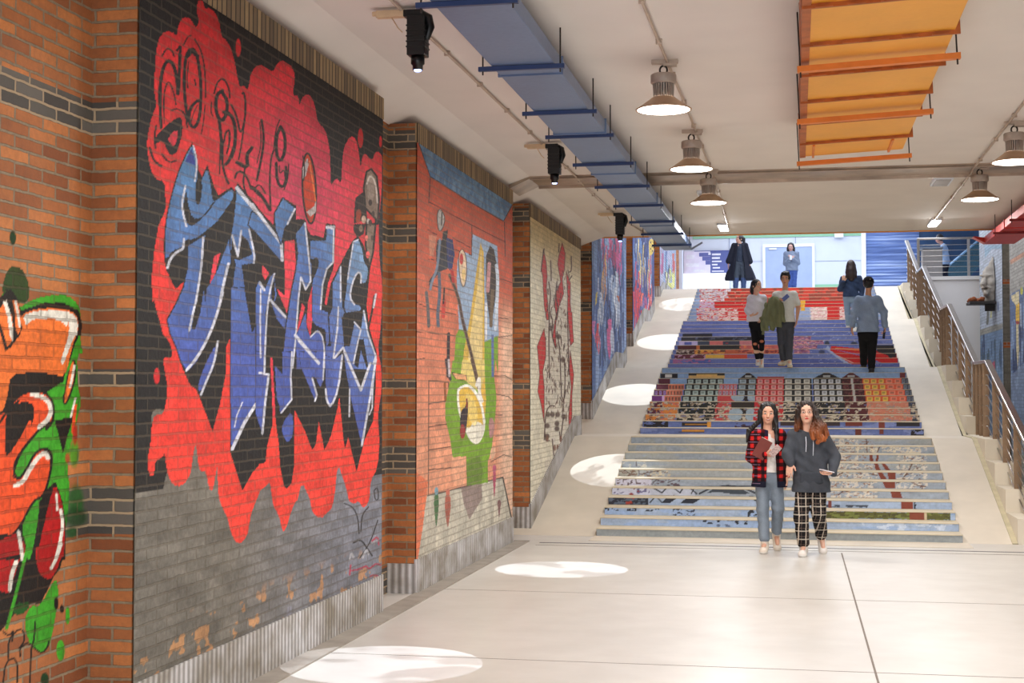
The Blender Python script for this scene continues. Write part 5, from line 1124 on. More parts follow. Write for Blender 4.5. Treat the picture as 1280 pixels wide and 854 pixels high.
# ================================================================ people: smooth blended bodies
V = lambda *a: np.array(a, float)
class Field:
    def __init__(s, lo, hi, h):
        s.h = h; s.lo = np.array(lo, float); n = np.ceil((np.array(hi)-s.lo)/h).astype(int)+1
        s.ax = [s.lo[i]+h*np.arange(n[i]) for i in range(3)]; s.d = np.full(n, 1.0, np.float32)
    def sl(s, lo, hi):
        r = []
        for i in range(3):
            a = max(0, int((lo[i]-s.lo[i])/s.h)); b = min(len(s.ax[i]), int((hi[i]-s.lo[i])/s.h)+2)
            if b <= a: return None
            r.append(slice(a, b))
        return tuple(r)
    def xyz(s, q): return s.ax[0][q[0]][:, None, None], s.ax[1][q[1]][None, :, None], s.ax[2][q[2]][None, None, :]
    def mix(s, q, b, k):
        a = s.d[q]
        if k > 0:
            h = np.maximum(k-np.abs(a-b), 0)/k; s.d[q] = np.minimum(a, b)-h*h*k*.25
        else: s.d[q] = np.minimum(a, b)
    def cap(s, a, b, ra, rb, k=.02):
        a = np.array(a, float); b = np.array(b, float); m = max(ra, rb)+k+.02
        q = s.sl(np.minimum(a, b)-m, np.maximum(a, b)+m)
        if q is None: return s
        x, y, z = s.xyz(q); u = b-a; L = u@u+1e-12
        t = np.clip(((x-a[0])*u[0]+(y-a[1])*u[1]+(z-a[2])*u[2])/L, 0, 1)
        d = np.sqrt((x-a[0]-t*u[0])**2+(y-a[1]-t*u[1])**2+(z-a[2]-t*u[2])**2)-(ra+(rb-ra)*t)
        s.mix(q, d, k); return s
    def ecap(s, a, b, A, B, k=.03, yaw=0):
        """limb with an elliptical section: A, B = (half width, half depth)"""
        a = np.array(a, float); b = np.array(b, float); m = max(A+B)+k+.02
        q = s.sl(np.minimum(a, b)-m, np.maximum(a, b)+m)
        if q is None: return s
        x, y, z = s.xyz(q); u = b-a; L = u@u+1e-12
        t = np.clip(((x-a[0])*u[0]+(y-a[1])*u[1]+(z-a[2])*u[2])/L, 0, 1)
        dx = x-a[0]-t*u[0]; dy = y-a[1]-t*u[1]; dz = z-a[2]-t*u[2]
        if yaw: c_, s_ = math.cos(yaw), math.sin(yaw); dx, dy = dx*c_+dy*s_, -dx*s_+dy*c_
        rx = A[0]+(B[0]-A[0])*t; ry = A[1]+(B[1]-A[1])*t; rm = np.minimum(rx, ry)
        e = np.sqrt((dx/rx)**2+(dy/ry)**2+(dz/rm)**2)
        s.mix(q, (e-1)*rm, k); return s
    def ell(s, c, r, k=.02, R=None, sub=False):
        c = np.array(c, float); m = max(r)+abs(k)+.02; q = s.sl(c-m, c+m)
        if q is None: return s
        x, y, z = s.xyz(q); x = x-c[0]; y = y-c[1]; z = z-c[2]
        if R is not None: x, y, z = (R[0, i]*x+R[1, i]*y+R[2, i]*z for i in range(3))
        e = np.sqrt((x/r[0])**2+(y/r[1])**2+(z/r[2])**2); d = (e-1)*min(r)
        if sub:
            a = s.d[q]; b = -d; h = np.maximum(k-np.abs(a-b), 0)/max(k, 1e-6); s.d[q] = np.maximum(a, b)+h*h*k*.25
        else: s.mix(q, d, k)
        return s
    def cut(s, n, c):
        """keep the side where n.p < c"""
        x, y, z = s.xyz((slice(None),)*3); s.d = np.maximum(s.d, (x*n[0]+y*n[1]+z*n[2]-c).astype(np.float32)); return s
    def carve(s, fn):
        x, y, z = s.xyz((slice(None),)*3); s.d = np.maximum(s.d, -fn(x, y, z)).astype(np.float32); return s
    def ripple(s, amp, fn):
        x, y, z = s.xyz((slice(None),)*3); s.d = (s.d+amp*fn(x, y, z)).astype(np.float32); return s
    def mesh(s):
        d = s.d; n = d.shape; ins = d < 0
        c = np.zeros(tuple(i-1 for i in n), np.int8)
        for i in (0, 1):
            for j in (0, 1):
                for k in (0, 1): c += ins[i:n[0]-1+i, j:n[1]-1+j, k:n[2]-1+k]
        act = (c > 0) & (c < 8); I = np.argwhere(act)
        if not len(I): return np.zeros((0, 3)), np.zeros((0, 4), int)
        idx = -np.ones(act.shape, np.int64); idx[act] = np.arange(len(I))
        acc = np.zeros((len(I), 3)); cnt = np.zeros(len(I))
        cor = [(i, j, k) for i in (0, 1) for j in (0, 1) for k in (0, 1)]
        val = {q: d[I[:, 0]+q[0], I[:, 1]+q[1], I[:, 2]+q[2]] for q in cor}
        for q in cor:
            for ax in range(3):
                if q[ax]: continue
                r = list(q); r[ax] = 1; r = tuple(r); a, b = val[q], val[r]; m = (a < 0) != (b < 0)
                t = np.where(m, a/(a-b+1e-12), 0); p = np.tile(np.array(q, float), (len(I), 1)); p[:, ax] = t
                acc[m] += p[m]; cnt += m
        P = s.lo+s.h*(I+acc/cnt[:, None])
        F = []
        for ax in range(3):
            o = [i for i in range(3) if i != ax]
            A = ins.take(range(0, n[ax]-1), ax); B = ins.take(range(1, n[ax]), ax); E = np.argwhere(A != B)
            E = E[(E[:, o[0]] > 0) & (E[:, o[1]] > 0) & (E[:, o[0]] < n[o[0]]-1) & (E[:, o[1]] < n[o[1]]-1)]
            def g(da, db):
                e = E.copy(); e[:, o[0]] -= da; e[:, o[1]] -= db; return idx[e[:, 0], e[:, 1], e[:, 2]]
            Q4 = np.stack([g(1, 1), g(0, 1), g(0, 0), g(1, 0)], 1)
            fl_ = A[E[:, 0], E[:, 1], E[:, 2]]
            if ax == 1: fl_ = ~fl_
            Q4[~fl_] = Q4[~fl_][:, ::-1]; F.append(Q4)
        F = np.concatenate(F); F = F[(F >= 0).all(1)]
        return P, F

fb = NT('fabric_and_skin'); at = fb.node('ShaderNodeAttribute', attribute_name='Paint'); nn = fb.noise(60, None, 3)
fb.link(fb.mix(.25, at.outputs['Color'], fb.mix(1.0, at.outputs['Color'], fb.ramp(nn.outputs[0], [(.3, (.7,)*3), (.7, (1.25,)*3)]), 'MULTIPLY')), fb.b.inputs['Base Color'])
fb.setin('Roughness', .8); fb.setin('Specular IOR Level', .2); M['fabric'] = fb.m
sk = NT('skin'); at = sk.node('ShaderNodeAttribute', attribute_name='Paint'); sk.link(at.outputs['Color'], sk.b.inputs['Base Color']); sk.setin('Roughness', .5); sk.setin('Subsurface Weight', .08); M['skin'] = sk.m
hm = NT('hair'); at = hm.node('ShaderNodeAttribute', attribute_name='Paint'); nn = hm.noise(90, None, 2)
hm.link(at.outputs['Color'], hm.b.inputs['Base Color']); hm.setin('Roughness', .42); M['hair'] = hm.m
lm = NT('leather_and_rubber'); at = lm.node('ShaderNodeAttribute', attribute_name='Paint'); lm.link(at.outputs['Color'], lm.b.inputs['Base Color']); lm.setin('Roughness', .5); M['leather'] = lm.m

def field_obj(name, f, mat, parent, col, label=None):
    """col: colour or function(P)->linear rgb array"""
    P, F = f.mesh()
    me = bpy.data.meshes.new(name)
    me.vertices.add(len(P)); me.vertices.foreach_set('co', P.reshape(-1).astype(np.float32))
    me.loops.add(F.size); me.loops.foreach_set('vertex_index', F.reshape(-1).astype(np.int32))
    me.polygons.add(len(F)); me.polygons.foreach_set('loop_start', np.arange(0, F.size, 4, dtype=np.int32))
    me.update(calc_edges=True); me.polygons.foreach_set('use_smooth', np.ones(len(F), bool))
    C_ = np.ones((len(P), 4)); C_[:, :3] = col(P) if callable(col) else np.array(lin(col))
    a = me.color_attributes.new('Paint', 'FLOAT_COLOR', 'POINT'); a.data.foreach_set('color', C_.reshape(-1).astype(np.float32))
    o = new_obj(name, me, mat, parent)
    sm = o.modifiers.new('smooth', 'SMOOTH'); sm.factor = .5; sm.iterations = 1
    if label: o['label'] = label
    return o
def paint_fn(base, *rules):
    """rules: (mask function(P)->0..1, colour)"""
    def fn(P):
        c = np.tile(np.array(lin(base)), (len(P), 1))
        for m, q in rules:
            k = np.clip(np.asarray(m(P), float), 0, 1)[:, None]; c = c*(1-k)+np.array(lin(q))*k
        return c
    return fn
def near(p, r, sc=(1, 1, 1)):
    p = np.array(p)
    return lambda P: np.clip((1-np.sqrt((((P-p)/np.array(sc))**2).sum(1))/r)*3, 0, 1)
def rotz(a): c_, s_ = math.cos(a), math.sin(a); return np.array([[c_, -s_, 0], [s_, c_, 0], [0, 0, 1]])
def rotx(a): c_, s_ = math.cos(a), math.sin(a); return np.array([[1, 0, 0], [0, c_, -s_], [0, s_, c_]])
def roty(a): c_, s_ = math.cos(a), math.sin(a); return np.array([[c_, 0, s_], [0, 1, 0], [-s_, 0, c_]])
def unit(v): v = np.array(v, float); return v/np.linalg.norm(v)

def hand(f, wr, d, pn, side, curl=.35, sc=1.0, spread=.06):
    """wr wrist, d finger direction, pn where the palm faces, side +1/-1 where the thumb leaves"""
    wr = np.array(wr); d = unit(d); pn = np.array(pn, float); pn = unit(pn-d*(pn@d)); w = np.cross(d, pn)*side
    for o in (-.027, -.009, .009, .027): f.cap(wr+w*o*.7*sc, wr+d*.078*sc+w*o*sc, .0125*sc, .0115*sc, .012)
    L = [(.032, .024, .019), (.037, .027, .02), (.034, .025, .02), (.027, .02, .017)]
    for i, o in enumerate((.027, .009, -.009, -.027)):
        p = wr+d*(.083-.004*abs(i-1))*sc+w*o*sc; a = 0; dd = unit(d+w*(o/.027)*spread)
        for j, l in enumerate(L[i]):
            a += curl*(1.0 if j else .7); q = p+(dd*math.cos(a)+pn*math.sin(a))*l*sc
            f.cap(p, q, (.0088-.0008*j)*sc, (.0082-.0008*j)*sc, .003); p = q
    p = wr+d*.022*sc+w*.024*sc; q = p+unit(w*.75+d*.75+pn*.25)*.04*sc; r = q+unit(w*.25+d*.95+pn*.45)*.03*sc
    f.cap(wr+d*.01*sc, p, .013*sc, .0125*sc, .01); f.cap(p, q, .0125*sc, .0105*sc, .006); f.cap(q, r, .010*sc, .0085*sc, .003)

def make_person(name, label, loc, J, o, rz=0, cat='person', group=None):
    root = empty(name, loc, rz, label, cat, group)
    h = o.get('h', .0065); k = o.get('k', 1.0)         # k: body scale
    sp = {n: np.array(p, float) for n, p in J.items()}
    pts = np.array([p for p in sp.values()]); lo = pts.min(0)-.22; hi = pts.max(0)+.24; lo[2] = min(lo[2], -.03)
    S_ = (sp['sL']+sp['sR'])/2; Pm = (sp['hL']+sp['hR'])/2
    ax = unit(sp['sR']-sp['sL']); tyaw = math.atan2(ax[1], ax[0]) if o.get('front', True) else math.atan2(-ax[1], -ax[0])
    HR = rotz(o.get('hyaw', 0)) @ rotx(o.get('hpitch', 0)) @ roty(o.get('htilt', 0)); hk = o.get('hk', 1.0)*k
    hc = sp['head']; hp = lambda x, y, z: hc+HR @ (np.array([x, y, z])*hk)
    fem = o.get('fem', True)
    # ---- body
    f = Field(lo, hi, h)
    bw = .125 if fem else .15
    f.ecap(S_-V(0, 0, .05), S_*.45+Pm*.55, (bw*k, .088*k), (.105*k, .078*k), .03, tyaw); f.ecap(S_*.45+Pm*.55, Pm, (.105*k, .078*k), (.135*k, .095*k), .04, tyaw)
    f.cap(sp['sL'], sp['sR'], .042*k, .042*k, .04); f.cap(S_, hp(0, .012, -.07), .055*k, .043*k, .03)
    f.cap(S_+V(0, 0, -.02), sp['sL']*.6+S_*.4, .055*k, .045*k, .03); f.cap(S_+V(0, 0, -.02), sp['sR']*.6+S_*.4, .055*k, .045*k, .03)
    for q in 'LR':
        f.cap(sp['s'+q], sp['e'+q], .042*k, .034*k, .025); f.cap(sp['e'+q], sp['w'+q], .036*k, .0235*k, .015)
        f.cap(sp['h'+q], sp['k'+q], .072*k, .048*k, .035); f.cap(sp['k'+q], sp['k'+q]*.55+sp['a'+q]*.45, .048*k, .046*k, .02); f.cap(sp['k'+q]*.55+sp['a'+q]*.45, sp['a'+q], .046*k, .03*k, .02)
        t = unit(o['toe'+q]); f.cap(sp['a'+q], sp['a'+q]+t*.12*k-V(0, 0, .02), .03*k, .022*k, .02)
        H_D = o['hand'+q]; hand(f, sp['w'+q], H_D[0], H_D[1], H_D[2], H_D[3], o.get('handk', 1.0)*k)
    # head
    f.ell(hc+HR @ V(0, .012, .018)*hk, (.074*hk, .092*hk, .093*hk), .02, HR); f.ell(hp(0, -.022, -.042), (.056*hk, .062*hk, .068*hk), .03, HR)
    f.ell(hp(0, -.055, -.088), (.024*hk, .02*hk, .018*hk), .025, HR); f.ell(hp(0, -.04, .03), (.06*hk, .045*hk, .045*hk), .02, HR)
    for sx in (-1, 1):
        f.ell(hp(sx*.038, -.055, -.028), (.022*hk, .022*hk, .022*hk), .02, HR); f.ell(hp(sx*.030, -.098, .004), (.016*hk, .014*hk, .010*hk), .012, HR, sub=True)
        f.ell(hp(sx*.075, .012, -.008), (.010*hk, .018*hk, .03*hk), .008, HR)
    f.cap(hp(0, -.082, .004), hp(0, -.105, -.030), .007*hk, .0105*hk, .012)
    for sx in (-1, 1): f.cap(hp(sx*.008, -.096, -.036), hp(sx*.011, -.092, -.036), .007*hk, .006*hk, .006)
    f.ell(hp(0, -.088, -.058), (.021*hk, .010*hk, .0055*hk), .006, HR); f.ell(hp(0, -.085, -.068), (.017*hk, .010*hk, .006*hk), .006, HR)
    skin = o.get('skin', (214, 160, 132)); lip = o.get('lip', (176, 70, 66))
    iv = HR.T
    def inhead(P): return ((P-hc) @ HR)/hk
    def face(P):
        c = np.tile(np.array(lin(skin)), (len(P), 1)); q = inhead(P); fr = q[:, 1] < -.045
        def put(m, col, a=1.0):
            nonlocal c; m = (np.clip(m, 0, 1)*fr*a)[:, None]; c = c*(1-m)+np.array(lin(col))*m
        e = lambda x, z, rx, rz: (1-np.hypot((q[:, 0]-x)/rx, (q[:, 2]-z)/rz))*2.5
        for sx in (-1, 1):
            put(e(sx*.040, -.030, .022, .018), (226, 130, 110), .35)
            put(e(sx*.032, .0265-.0, .021, .0062), (44, 32, 30), .9); put(e(sx*.031, .004, .0165, .0075), (40, 28, 28), 1)
        put(e(0, -.063, .024, .0105), lip, 1)
        if o.get('smile'): put(e(0, -.063, .015, .0035), (240, 230, 226), .9)
        return c
    body = field_obj('body', f, M['skin'], root, face)
    for sx in (-1, 1):
        g = MB(); c0 = hp(sx*.031, -.084, .0035); n = 10
        vs = []; fs = []
        for i in range(5):
            a = PI*i/4
            for j in range(n): vs.append(tuple(c0+HR @ (V(.0155*math.sin(a)*math.cos(2*PI*j/n), .008*math.cos(a)*-1, .0068*math.sin(a)*math.sin(2*PI*j/n))*hk)))
        for i in range(4): fs += [(i*n+j, i*n+(j+1) % n, (i+1)*n+(j+1) % n, (i+1)*n+j) for j in range(n)]
        g.add(vs, fs, 0, True); c1 = hp(sx*.031, -.091, .0038); vs2 = []
        for i in range(4):
            a = PI/2*i/3
            for j in range(n): vs2.append(tuple(c1+HR @ (V(.0072*math.cos(a)*math.cos(2*PI*j/n), -.0035*math.sin(a)-.0006, .0062*math.cos(a)*math.sin(2*PI*j/n))*hk)))
        g.add(vs2, [(i*n+j, i*n+(j+1) % n, (i+1)*n+(j+1) % n, (i+1)*n+j) for i in range(3) for j in range(n)], 1, True)
        g.build('eye', [M['eye_white'], M['eye_dark']], root)
    if o.get('glasses'):
        m = MB()
        for sx in (-1, 1):
            m.tube([hp(sx*.034+.021*math.cos(a), -.104, .003+.017*math.sin(a)) for a in np.linspace(0, 2*PI, 20)], .0012, 5, cap=False); m.tube([hp(sx*.055, -.103, .006), hp(sx*.078, 0, .006)], .0012, 5)
        m.tube([hp(-.012, -.105, .004), hp(.012, -.105, .004)], .0012, 5); m.build('glasses', M['eye_dark'], root)
    # ---- shoes
    for q in 'LR':
        t = unit(o['toe'+q]); a = sp['a'+q]; up_ = unit(np.cross(np.cross(t, V(0, 0, 1)), t)) if abs(t[2]) < .98 else V(0, 1, 0)
        c0 = a-up_*.045*k
        f = Field(c0-.24, c0+.24, .0065)
        f.ecap(c0-t*.03*k+up_*.005, c0+t*.15*k-up_*.012, (.041*k, .041*k), (.046*k, .044*k), .02); f.cap(c0-t*.015*k+up_*.03, a+up_*.03*k, .044*k, .046*k, .02); f.cap(c0+up_*.03*k, c0+t*.09*k, .036*k, .03*k, .02)
        ub = c0-up_*.038*k; f.cut(-up_, -(ub @ up_)); f.cut(up_, (a+up_*.045*k) @ up_)
        sc_ = o['shoe']; so = o.get('sole', sc_)
        def shc(P, ub=ub, up_=up_): 
            m = ((P-ub) @ up_ < .02)[:, None]; return np.where(m, np.array(lin(so)), np.array(lin(sc_)))
        field_obj('shoe', f, M['leather'], root, shc)
        if o.get('sock'):
            g = Field(a-.1, a+.12, .006); kn = sp['k'+q]; g.cap(a-V(0, 0, .01), a+unit(kn-a)*.085, .035*k, .038*k, .01)
            field_obj('sock', g, M['fabric'], root, paint_fn(o['sock'], (lambda P, z0=a[2]: (np.sin((P[:, 2]-z0)*260) > .3).astype(float), (130, 40, 46))))
    ctx = dict(root=root, sp=sp, S=S_, Pm=Pm, lo=lo, hi=hi, k=k, h=h, yaw=tyaw, hp=hp, HR=HR, hc=hc, hk=hk, o=o)
    return ctx
M['eye_white'] = pm('eye_white', (224, 216, 210), .3, var=0); M['eye_dark'] = pm('eye_dark', (28, 20, 18), .3, var=0)

def trousers(c, col, rt=.088, rk=.066, ra=.05, hem=.10, amp=.003, name='trousers', waist=.10):
    sp, k = c['sp'], c['k']; f = Field(c['lo'], c['hi'], c['h']); Pm = c['Pm']
    f.ecap(Pm+V(0, 0, waist*k), Pm-V(0, 0, .02), (.128*k, .098*k), (.148*k, .112*k), .03, c['yaw'])
    for q in 'LR':
        h_, n, a = sp['h'+q], sp['k'+q], sp['a'+q]; u = unit(a-n); e = n+u*max(np.linalg.norm(a-n)-hem, .02)
        f.cap(h_, n, rt*k, rk*k, .03); f.cap(n, e, rk*k, ra*k, .02)
    f.ripple(amp, lambda x, y, z: np.sin(34*z+9*x+2.2*np.sin(21*x+7*z))*np.sin(11*z+17*x+3)+.6*np.sin(70*z+25*x))
    return field_obj(name, f, M['fabric'], c['root'], col)

def top(c, col, name='shirt', hem=-.02, sl=1.0, off=.016, sleeve=.05, cuff=.042, flare=0, amp=.003, fn=None, chest=None, neck=.05, depth=0, mat='fabric', hemfn=None):
    """torso garment; sl = sleeve length along the arm 0..2 (1 elbow, 2 wrist)"""
    sp, k = c['sp'], c['k']; f = Field(c['lo'], c['hi'], c['h']); S_, Pm = c['S'], c['Pm']; fem = c['o'].get('fem', True)
    bw = (chest or (.118 if fem else .135))*k
    f.ecap(S_-V(0, 0, .085), S_*.5+Pm*.5, (bw+off, .088*k+off+depth), (.115*k+off+flare*.4, .084*k+off+depth), .03, c['yaw'])
    f.ecap(S_*.5+Pm*.5, Pm+V(0, 0, hem), (.115*k+off+flare*.4, .084*k+off+depth), (.135*k+off+flare, .098*k+off+flare*.6+depth), .04, c['yaw'])
    f.cap(S_+V(0, 0, -.015), sp['sL'], .055*k+off*.8, .034*k+off*.7, .03); f.cap(S_+V(0, 0, -.015), sp['sR'], .055*k+off*.8, .034*k+off*.7, .03)
    if neck: f.cap(S_, S_+V(0, 0, .03), .05*k+off*.8, .05*k+off*.5, .015)
    for q in 'LR':
        s_, e, w = sp['s'+q], sp['e'+q], sp['w'+q]
        if sl <= 1: f.cap(s_, s_+(e-s_)*sl, .036*k+off*.8, sleeve*k, .05)
        else: f.cap(s_, e, .036*k+off*.8, sleeve*k, .05); f.cap(e, e+(w-e)*(sl-1), sleeve*k, cuff*k, .015)
    ph = len(name)+abs(hash_(c['o'].get('seed', 1)))
    f.ripple(amp, lambda x, y, z: np.sin(24*z+16*x+2.5*np.sin(17*x+5*z+ph))*np.sin(9*z-19*x+ph)+.5*np.sin(55*z+38*x+ph))
    zc = Pm[2]+hem
    f.cut((0, 0, -1), -zc) if hemfn is None else f.carve(hemfn)
    f.ell(S_+V(0, 0, .045), (.052*k, .052*k, .03), .004, sub=True)
    if fn: fn(f)
    return field_obj(name, f, M[mat], c['root'], col)
def hash_(s): return int(s) % 7

def hair(c, locks, col, shell=1.0, fcut=True, name='hair', strands=1.0, extra=None, front=-.028, low=-.03):
    hp, HR, hk = c['hp'], c['HR'], c['hk']; f = Field(c['hc']-V(.24, .24, .62), c['hc']+V(.24, .24, .22), c['h']*.9)
    f.ell(c['hc']+HR @ V(0, .016, .022)*hk, (.086*hk*shell, .104*hk*shell, .106*hk*shell), .01, HR)
    if fcut:
        f.ell(hp(0, -.105, -.035), (.066*hk, .092*hk, .135*hk), .006, HR, sub=True)
        f.ell(hp(0, -.03, -.135), (.075*hk, .1*hk, .085*hk), .01, HR, sub=True)
    for L in locks:
        p = [np.array(q[:3], float) for q in L]; r = [q[3] for q in L]
        for a, b, ra, rb in zip(p, p[1:], r, r[1:]): f.cap(a, b, ra, rb, .018)
    f.ripple(.0022*strands, lambda x, y, z: np.sin(230*x+160*y+6*np.sin(9*z))+.7*np.sin(140*x-210*y+20*z))
    if extra: extra(f)
    return field_obj(name, f, M['hair'], c['root'], col)

def Jp(x0, yg, s):
    return lambda px, py, d=0.0: V((px-x0)/s, d, (yg-py)/s)
DN = V(0, 0, -1)
def PS(px, Y, z):
    a = aty(px, 400, Y); b = aty(px, 399, Y); return 1/(b.z-a.z), proj(a.x, Y, z)[1]
# ---- A: woman in the red and black checked shirt
p = Jp(958, 690, 112.5)
J = dict(head=p(962, 518.5, -.02), sL=p(945.5, 546, .02), sR=p(977, 546, .02), eL=p(941, 573, .0), wL=p(959, 569.5, -.15), eR=p(982, 573, .06), wR=p(984, 594, .0),
         hL=p(955, 598), hR=p(971, 598), kL=p(955, 637, -.04), aL=p(957, 680.5, -.02), kR=p(973.5, 635, -.02), aR=p(971, 671, .26))
A = make_person('person', 'smiling person with long black hair in red and black checked shirt holding a notebook', (atz(957, 690, 0).x, 16.12, 0), J,
    dict(h=.0055, k=1.0, hyaw=.05, hpitch=.05, skin=(226, 172, 146), toeL=(-.08, -1, 0), toeR=(.1, -.75, -.6), shoe=(226, 214, 200), sole=(236, 232, 226), sock=(196, 170, 160), smile=1, hk=1.02,
         handL=((1, -.25, .15), (0, .6, .8), 1, .5), handR=((.1, -.2, -1), (-1, 0, 0), 1, .3)))
jean = lambda P: np.array(lin((126, 138, 152)))*(.8+.35*vnoise(P[:, 0]*9, P[:, 2]*7, 3)+.25*np.exp(-((P[:, 0]-np.where(P[:, 0] > .06, .13, -.02))/.03)**2))[:, None]
trousers(A, jean, .086, .066, .058, .075, name='jeans')
top(A, paint_fn((232, 228, 224), (near(p(966, 556, -.12), .03, (1, 2, 1.5)), (170, 160, 150))), 'white_top', .06, .5, .014, .05, amp=.0025)
def checks(P):
    u = P[:, 0]/.078; v = P[:, 2]/.082; a = (u % 1 < .5); b = (v % 1 < .5)
    c = np.where((a & b)[:, None], np.array(lin((214, 38, 36))), np.where((a | b)[:, None], np.array(lin((74, 16, 22))), np.array(lin((20, 14, 20)))))
    hem = (P[:, 2] < p(0, 602)[2]); c[hem] = lin((24, 26, 44)); col = (P[:, 2] > p(0, 547)[2]) & (np.abs(P[:, 0]-.07) < .07); c[col] = np.array(lin((34, 26, 50)))
    ln = (np.abs((v*2) % 1-.5) < .05) & (P[:, 0] < -.05); c[ln] = np.array(lin((150, 120, 150))); return c
def open_front(f):
    f.carve(lambda x, y, z: np.maximum(np.maximum(np.abs(x-.075+(z-1.0)*.02)-(.035+.02*np.clip((1.15-z)/.4, -.3, 1)), y-.0), -(z-0.0)).astype(np.float32)*-1*-1*-1 if False else -(np.maximum(np.abs(x-.075)-(.040+.02*np.clip((1.15-z)/.4, -.3, 1)), y-.01)))
def carve_box(f, fn): 
    x, y, z = f.xyz((slice(None),)*3); f.d = np.maximum(f.d, -fn(x, y, z)).astype(np.float32)
top(A, checks, 'checked_shirt', -.10, 2.0, .034, .062, .046, .03, .004, fn=lambda f: carve_box(f, lambda x, y, z: np.maximum(np.abs(x-.072)-(.040+.02*np.clip((1.15-z)/.4, -.3, 1)), y+.0)))
blk = (22, 18, 20)
def lk(c, *q): return [tuple(c['hp'](*a[:3]))+(a[3],) for a in q]
hair(A, [lk(A, (-.05, -.03, .085, .03), (-.08, -.03, .02, .026), (-.088, -.02, -.08, .026))+[(-.17, -.03, 1.33, .026), (-.20, -.05, 1.22, .02)], lk(A, (.05, -.03, .085, .03), (.08, -.03, .02, .024), (.085, -.02, -.07, .024))+[(.125, -.06, 1.33, .024), (.13, -.1, 1.22, .018)],
          lk(A, (0, .06, .0, .07), (0, .08, -.12, .07), (-.02, .09, -.26, .06))], blk)
# notebook and photo card in her hand
nb_ = tag(MB().box(-.075, .06, -.012, .012, -.11, .11, 0).box(-.072, .057, -.009, .009, -.107, .113, 1).build('notebook', [pm('notebook_cover', (112, 44, 36), .6), pm('notebook_pages', (226, 220, 208), .7)], None, .002), 'brown notebook held against the checked shirt', 'notebook')
w_ = A['root'].location
nb_.location = (w_.x-.02, 16.12-.165, p(0, 562)[2]); nb_.rotation_euler = (0, .5, .1)
ph = tag(MB().box(-.036, .036, -.004, .004, -.07, .07, 0).build('phone', pm('phone_case_patterned', (176, 150, 146), .4, var=.5, vs=60), None, .003), 'pale patterned phone held beside the brown notebook', 'phone')
ph.location = (w_.x+.115, 16.12-.225, p(0, 564)[2]); ph.rotation_euler = (0, .75, 0)

# ---- B: woman in the grey hoodie
p = Jp(1004, 693, 115)
J = dict(head=p(1009.5, 516.5, -.03), sL=p(993.5, 545, .02), sR=p(1029.5, 547, .02), eL=p(986.5, 568, -.04), wL=p(988.5, 580, -.20), eR=p(1043, 571, .03), wR=p(1040.5, 589, -.14),
         hL=p(1006, 604), hR=p(1022.5, 604), kL=p(1001.5, 645, -.05), aL=p(1004.5, 683, -.03), kR=p(1023, 640, -.03), aR=p(1027, 673, .24))
J['wL'] = p(989, 578, -.10)
B = make_person('person', 'person with wavy brown hair in a grey hoodie and black checked trousers', (atz(1004, 693, 0).x, 15.9, 0), J,
    dict(h=.0055, k=1.02, hyaw=-.04, hpitch=-.06, htilt=-.03, skin=(232, 182, 158), lip=(196, 56, 60), toeL=(-.1, -1, 0), toeR=(.1, -.75, -.6), shoe=(232, 226, 220), sole=(240, 238, 234), glasses=1, hk=1.03,
         handL=((-.12, -.15, -1), (.3, .9, 0), 1, .22), handR=((-.8, -.5, -.25), (0, 0, 1), 1, .45)))
def plaid(P):
    u = (P[:, 0]+.25*P[:, 1]) % .078; v = P[:, 2] % .088; c = np.tile(np.array(lin((26, 24, 26))), (len(P), 1))
    def s_(a, lo, hi, q, al): 
        nonlocal c; m = ((a > lo) & (a < hi))[:, None]*al; c = c*(1-m)+np.array(lin(q))*m
    s_(u, .0, .011, (214, 200, 184), .8); s_(u, .03, .036, (150, 130, 120), .35); s_(v, 0, .010, (214, 204, 190), .7); s_(v, .034, .04, (150, 130, 120), .35); return c
trousers(B, plaid, .09, .076, .064, .055, amp=.003)
grey = lambda P: np.array(lin((70, 74, 82)))*(.85+.3*vnoise(P[:, 0]*14, P[:, 2]*10, 6))[:, None]
top(B, grey, 'hoodie', -.09, 2.0, .036, .066, .044, .035, .006)
f = Field(B['S']-.25, B['S']+.25, .006); f.ecap(B['S']+V(-.02, .02, .03), B['S']+V(.02, .04, .0), (.085, .07), (.10, .085), .02); f.ell(B['S']+V(0, -.03, .07), (.055, .06, .055), .008, sub=True)
f.ripple(.003, lambda x, y, z: np.sin(50*x+20*z)); field_obj('hood', f, M['fabric'], B['root'], (66, 70, 78))
zz_ = B['S'][2]
for sx, l in ((-.03, .16), (.045, .2)): MB().tube([(B['S'][0]+sx, -.095, zz_-.0), (B['S'][0]+sx+.004, -.135, zz_-.07), (B['S'][0]+sx, -.15, zz_-l)], .004, 6).build('drawstring', M['frame'], B['root'])
f = Field(V(-.2, -.3, .7), V(.35, 0, 1.1), .006); f.ecap(V(.08, -.115, .88), V(.09, -.11, .80), (.105, .035), (.13, .035), .01); f.ripple(.003, lambda x, y, z: np.sin(60*x)); field_obj('pocket', f, M['fabric'], B['root'], (62, 66, 74))
hx = B['hc']
def brown(P):
    t = np.clip((hx[2]-.05-P[:, 2])/.22, 0, 1)[:, None]; s_ = (.7+.6*vnoise(P[:, 0]*90, P[:, 2]*16, 4))[:, None]
    return (np.array(lin((40, 26, 22)))*(1-t)+np.array(lin((156, 84, 40)))*t)*s_
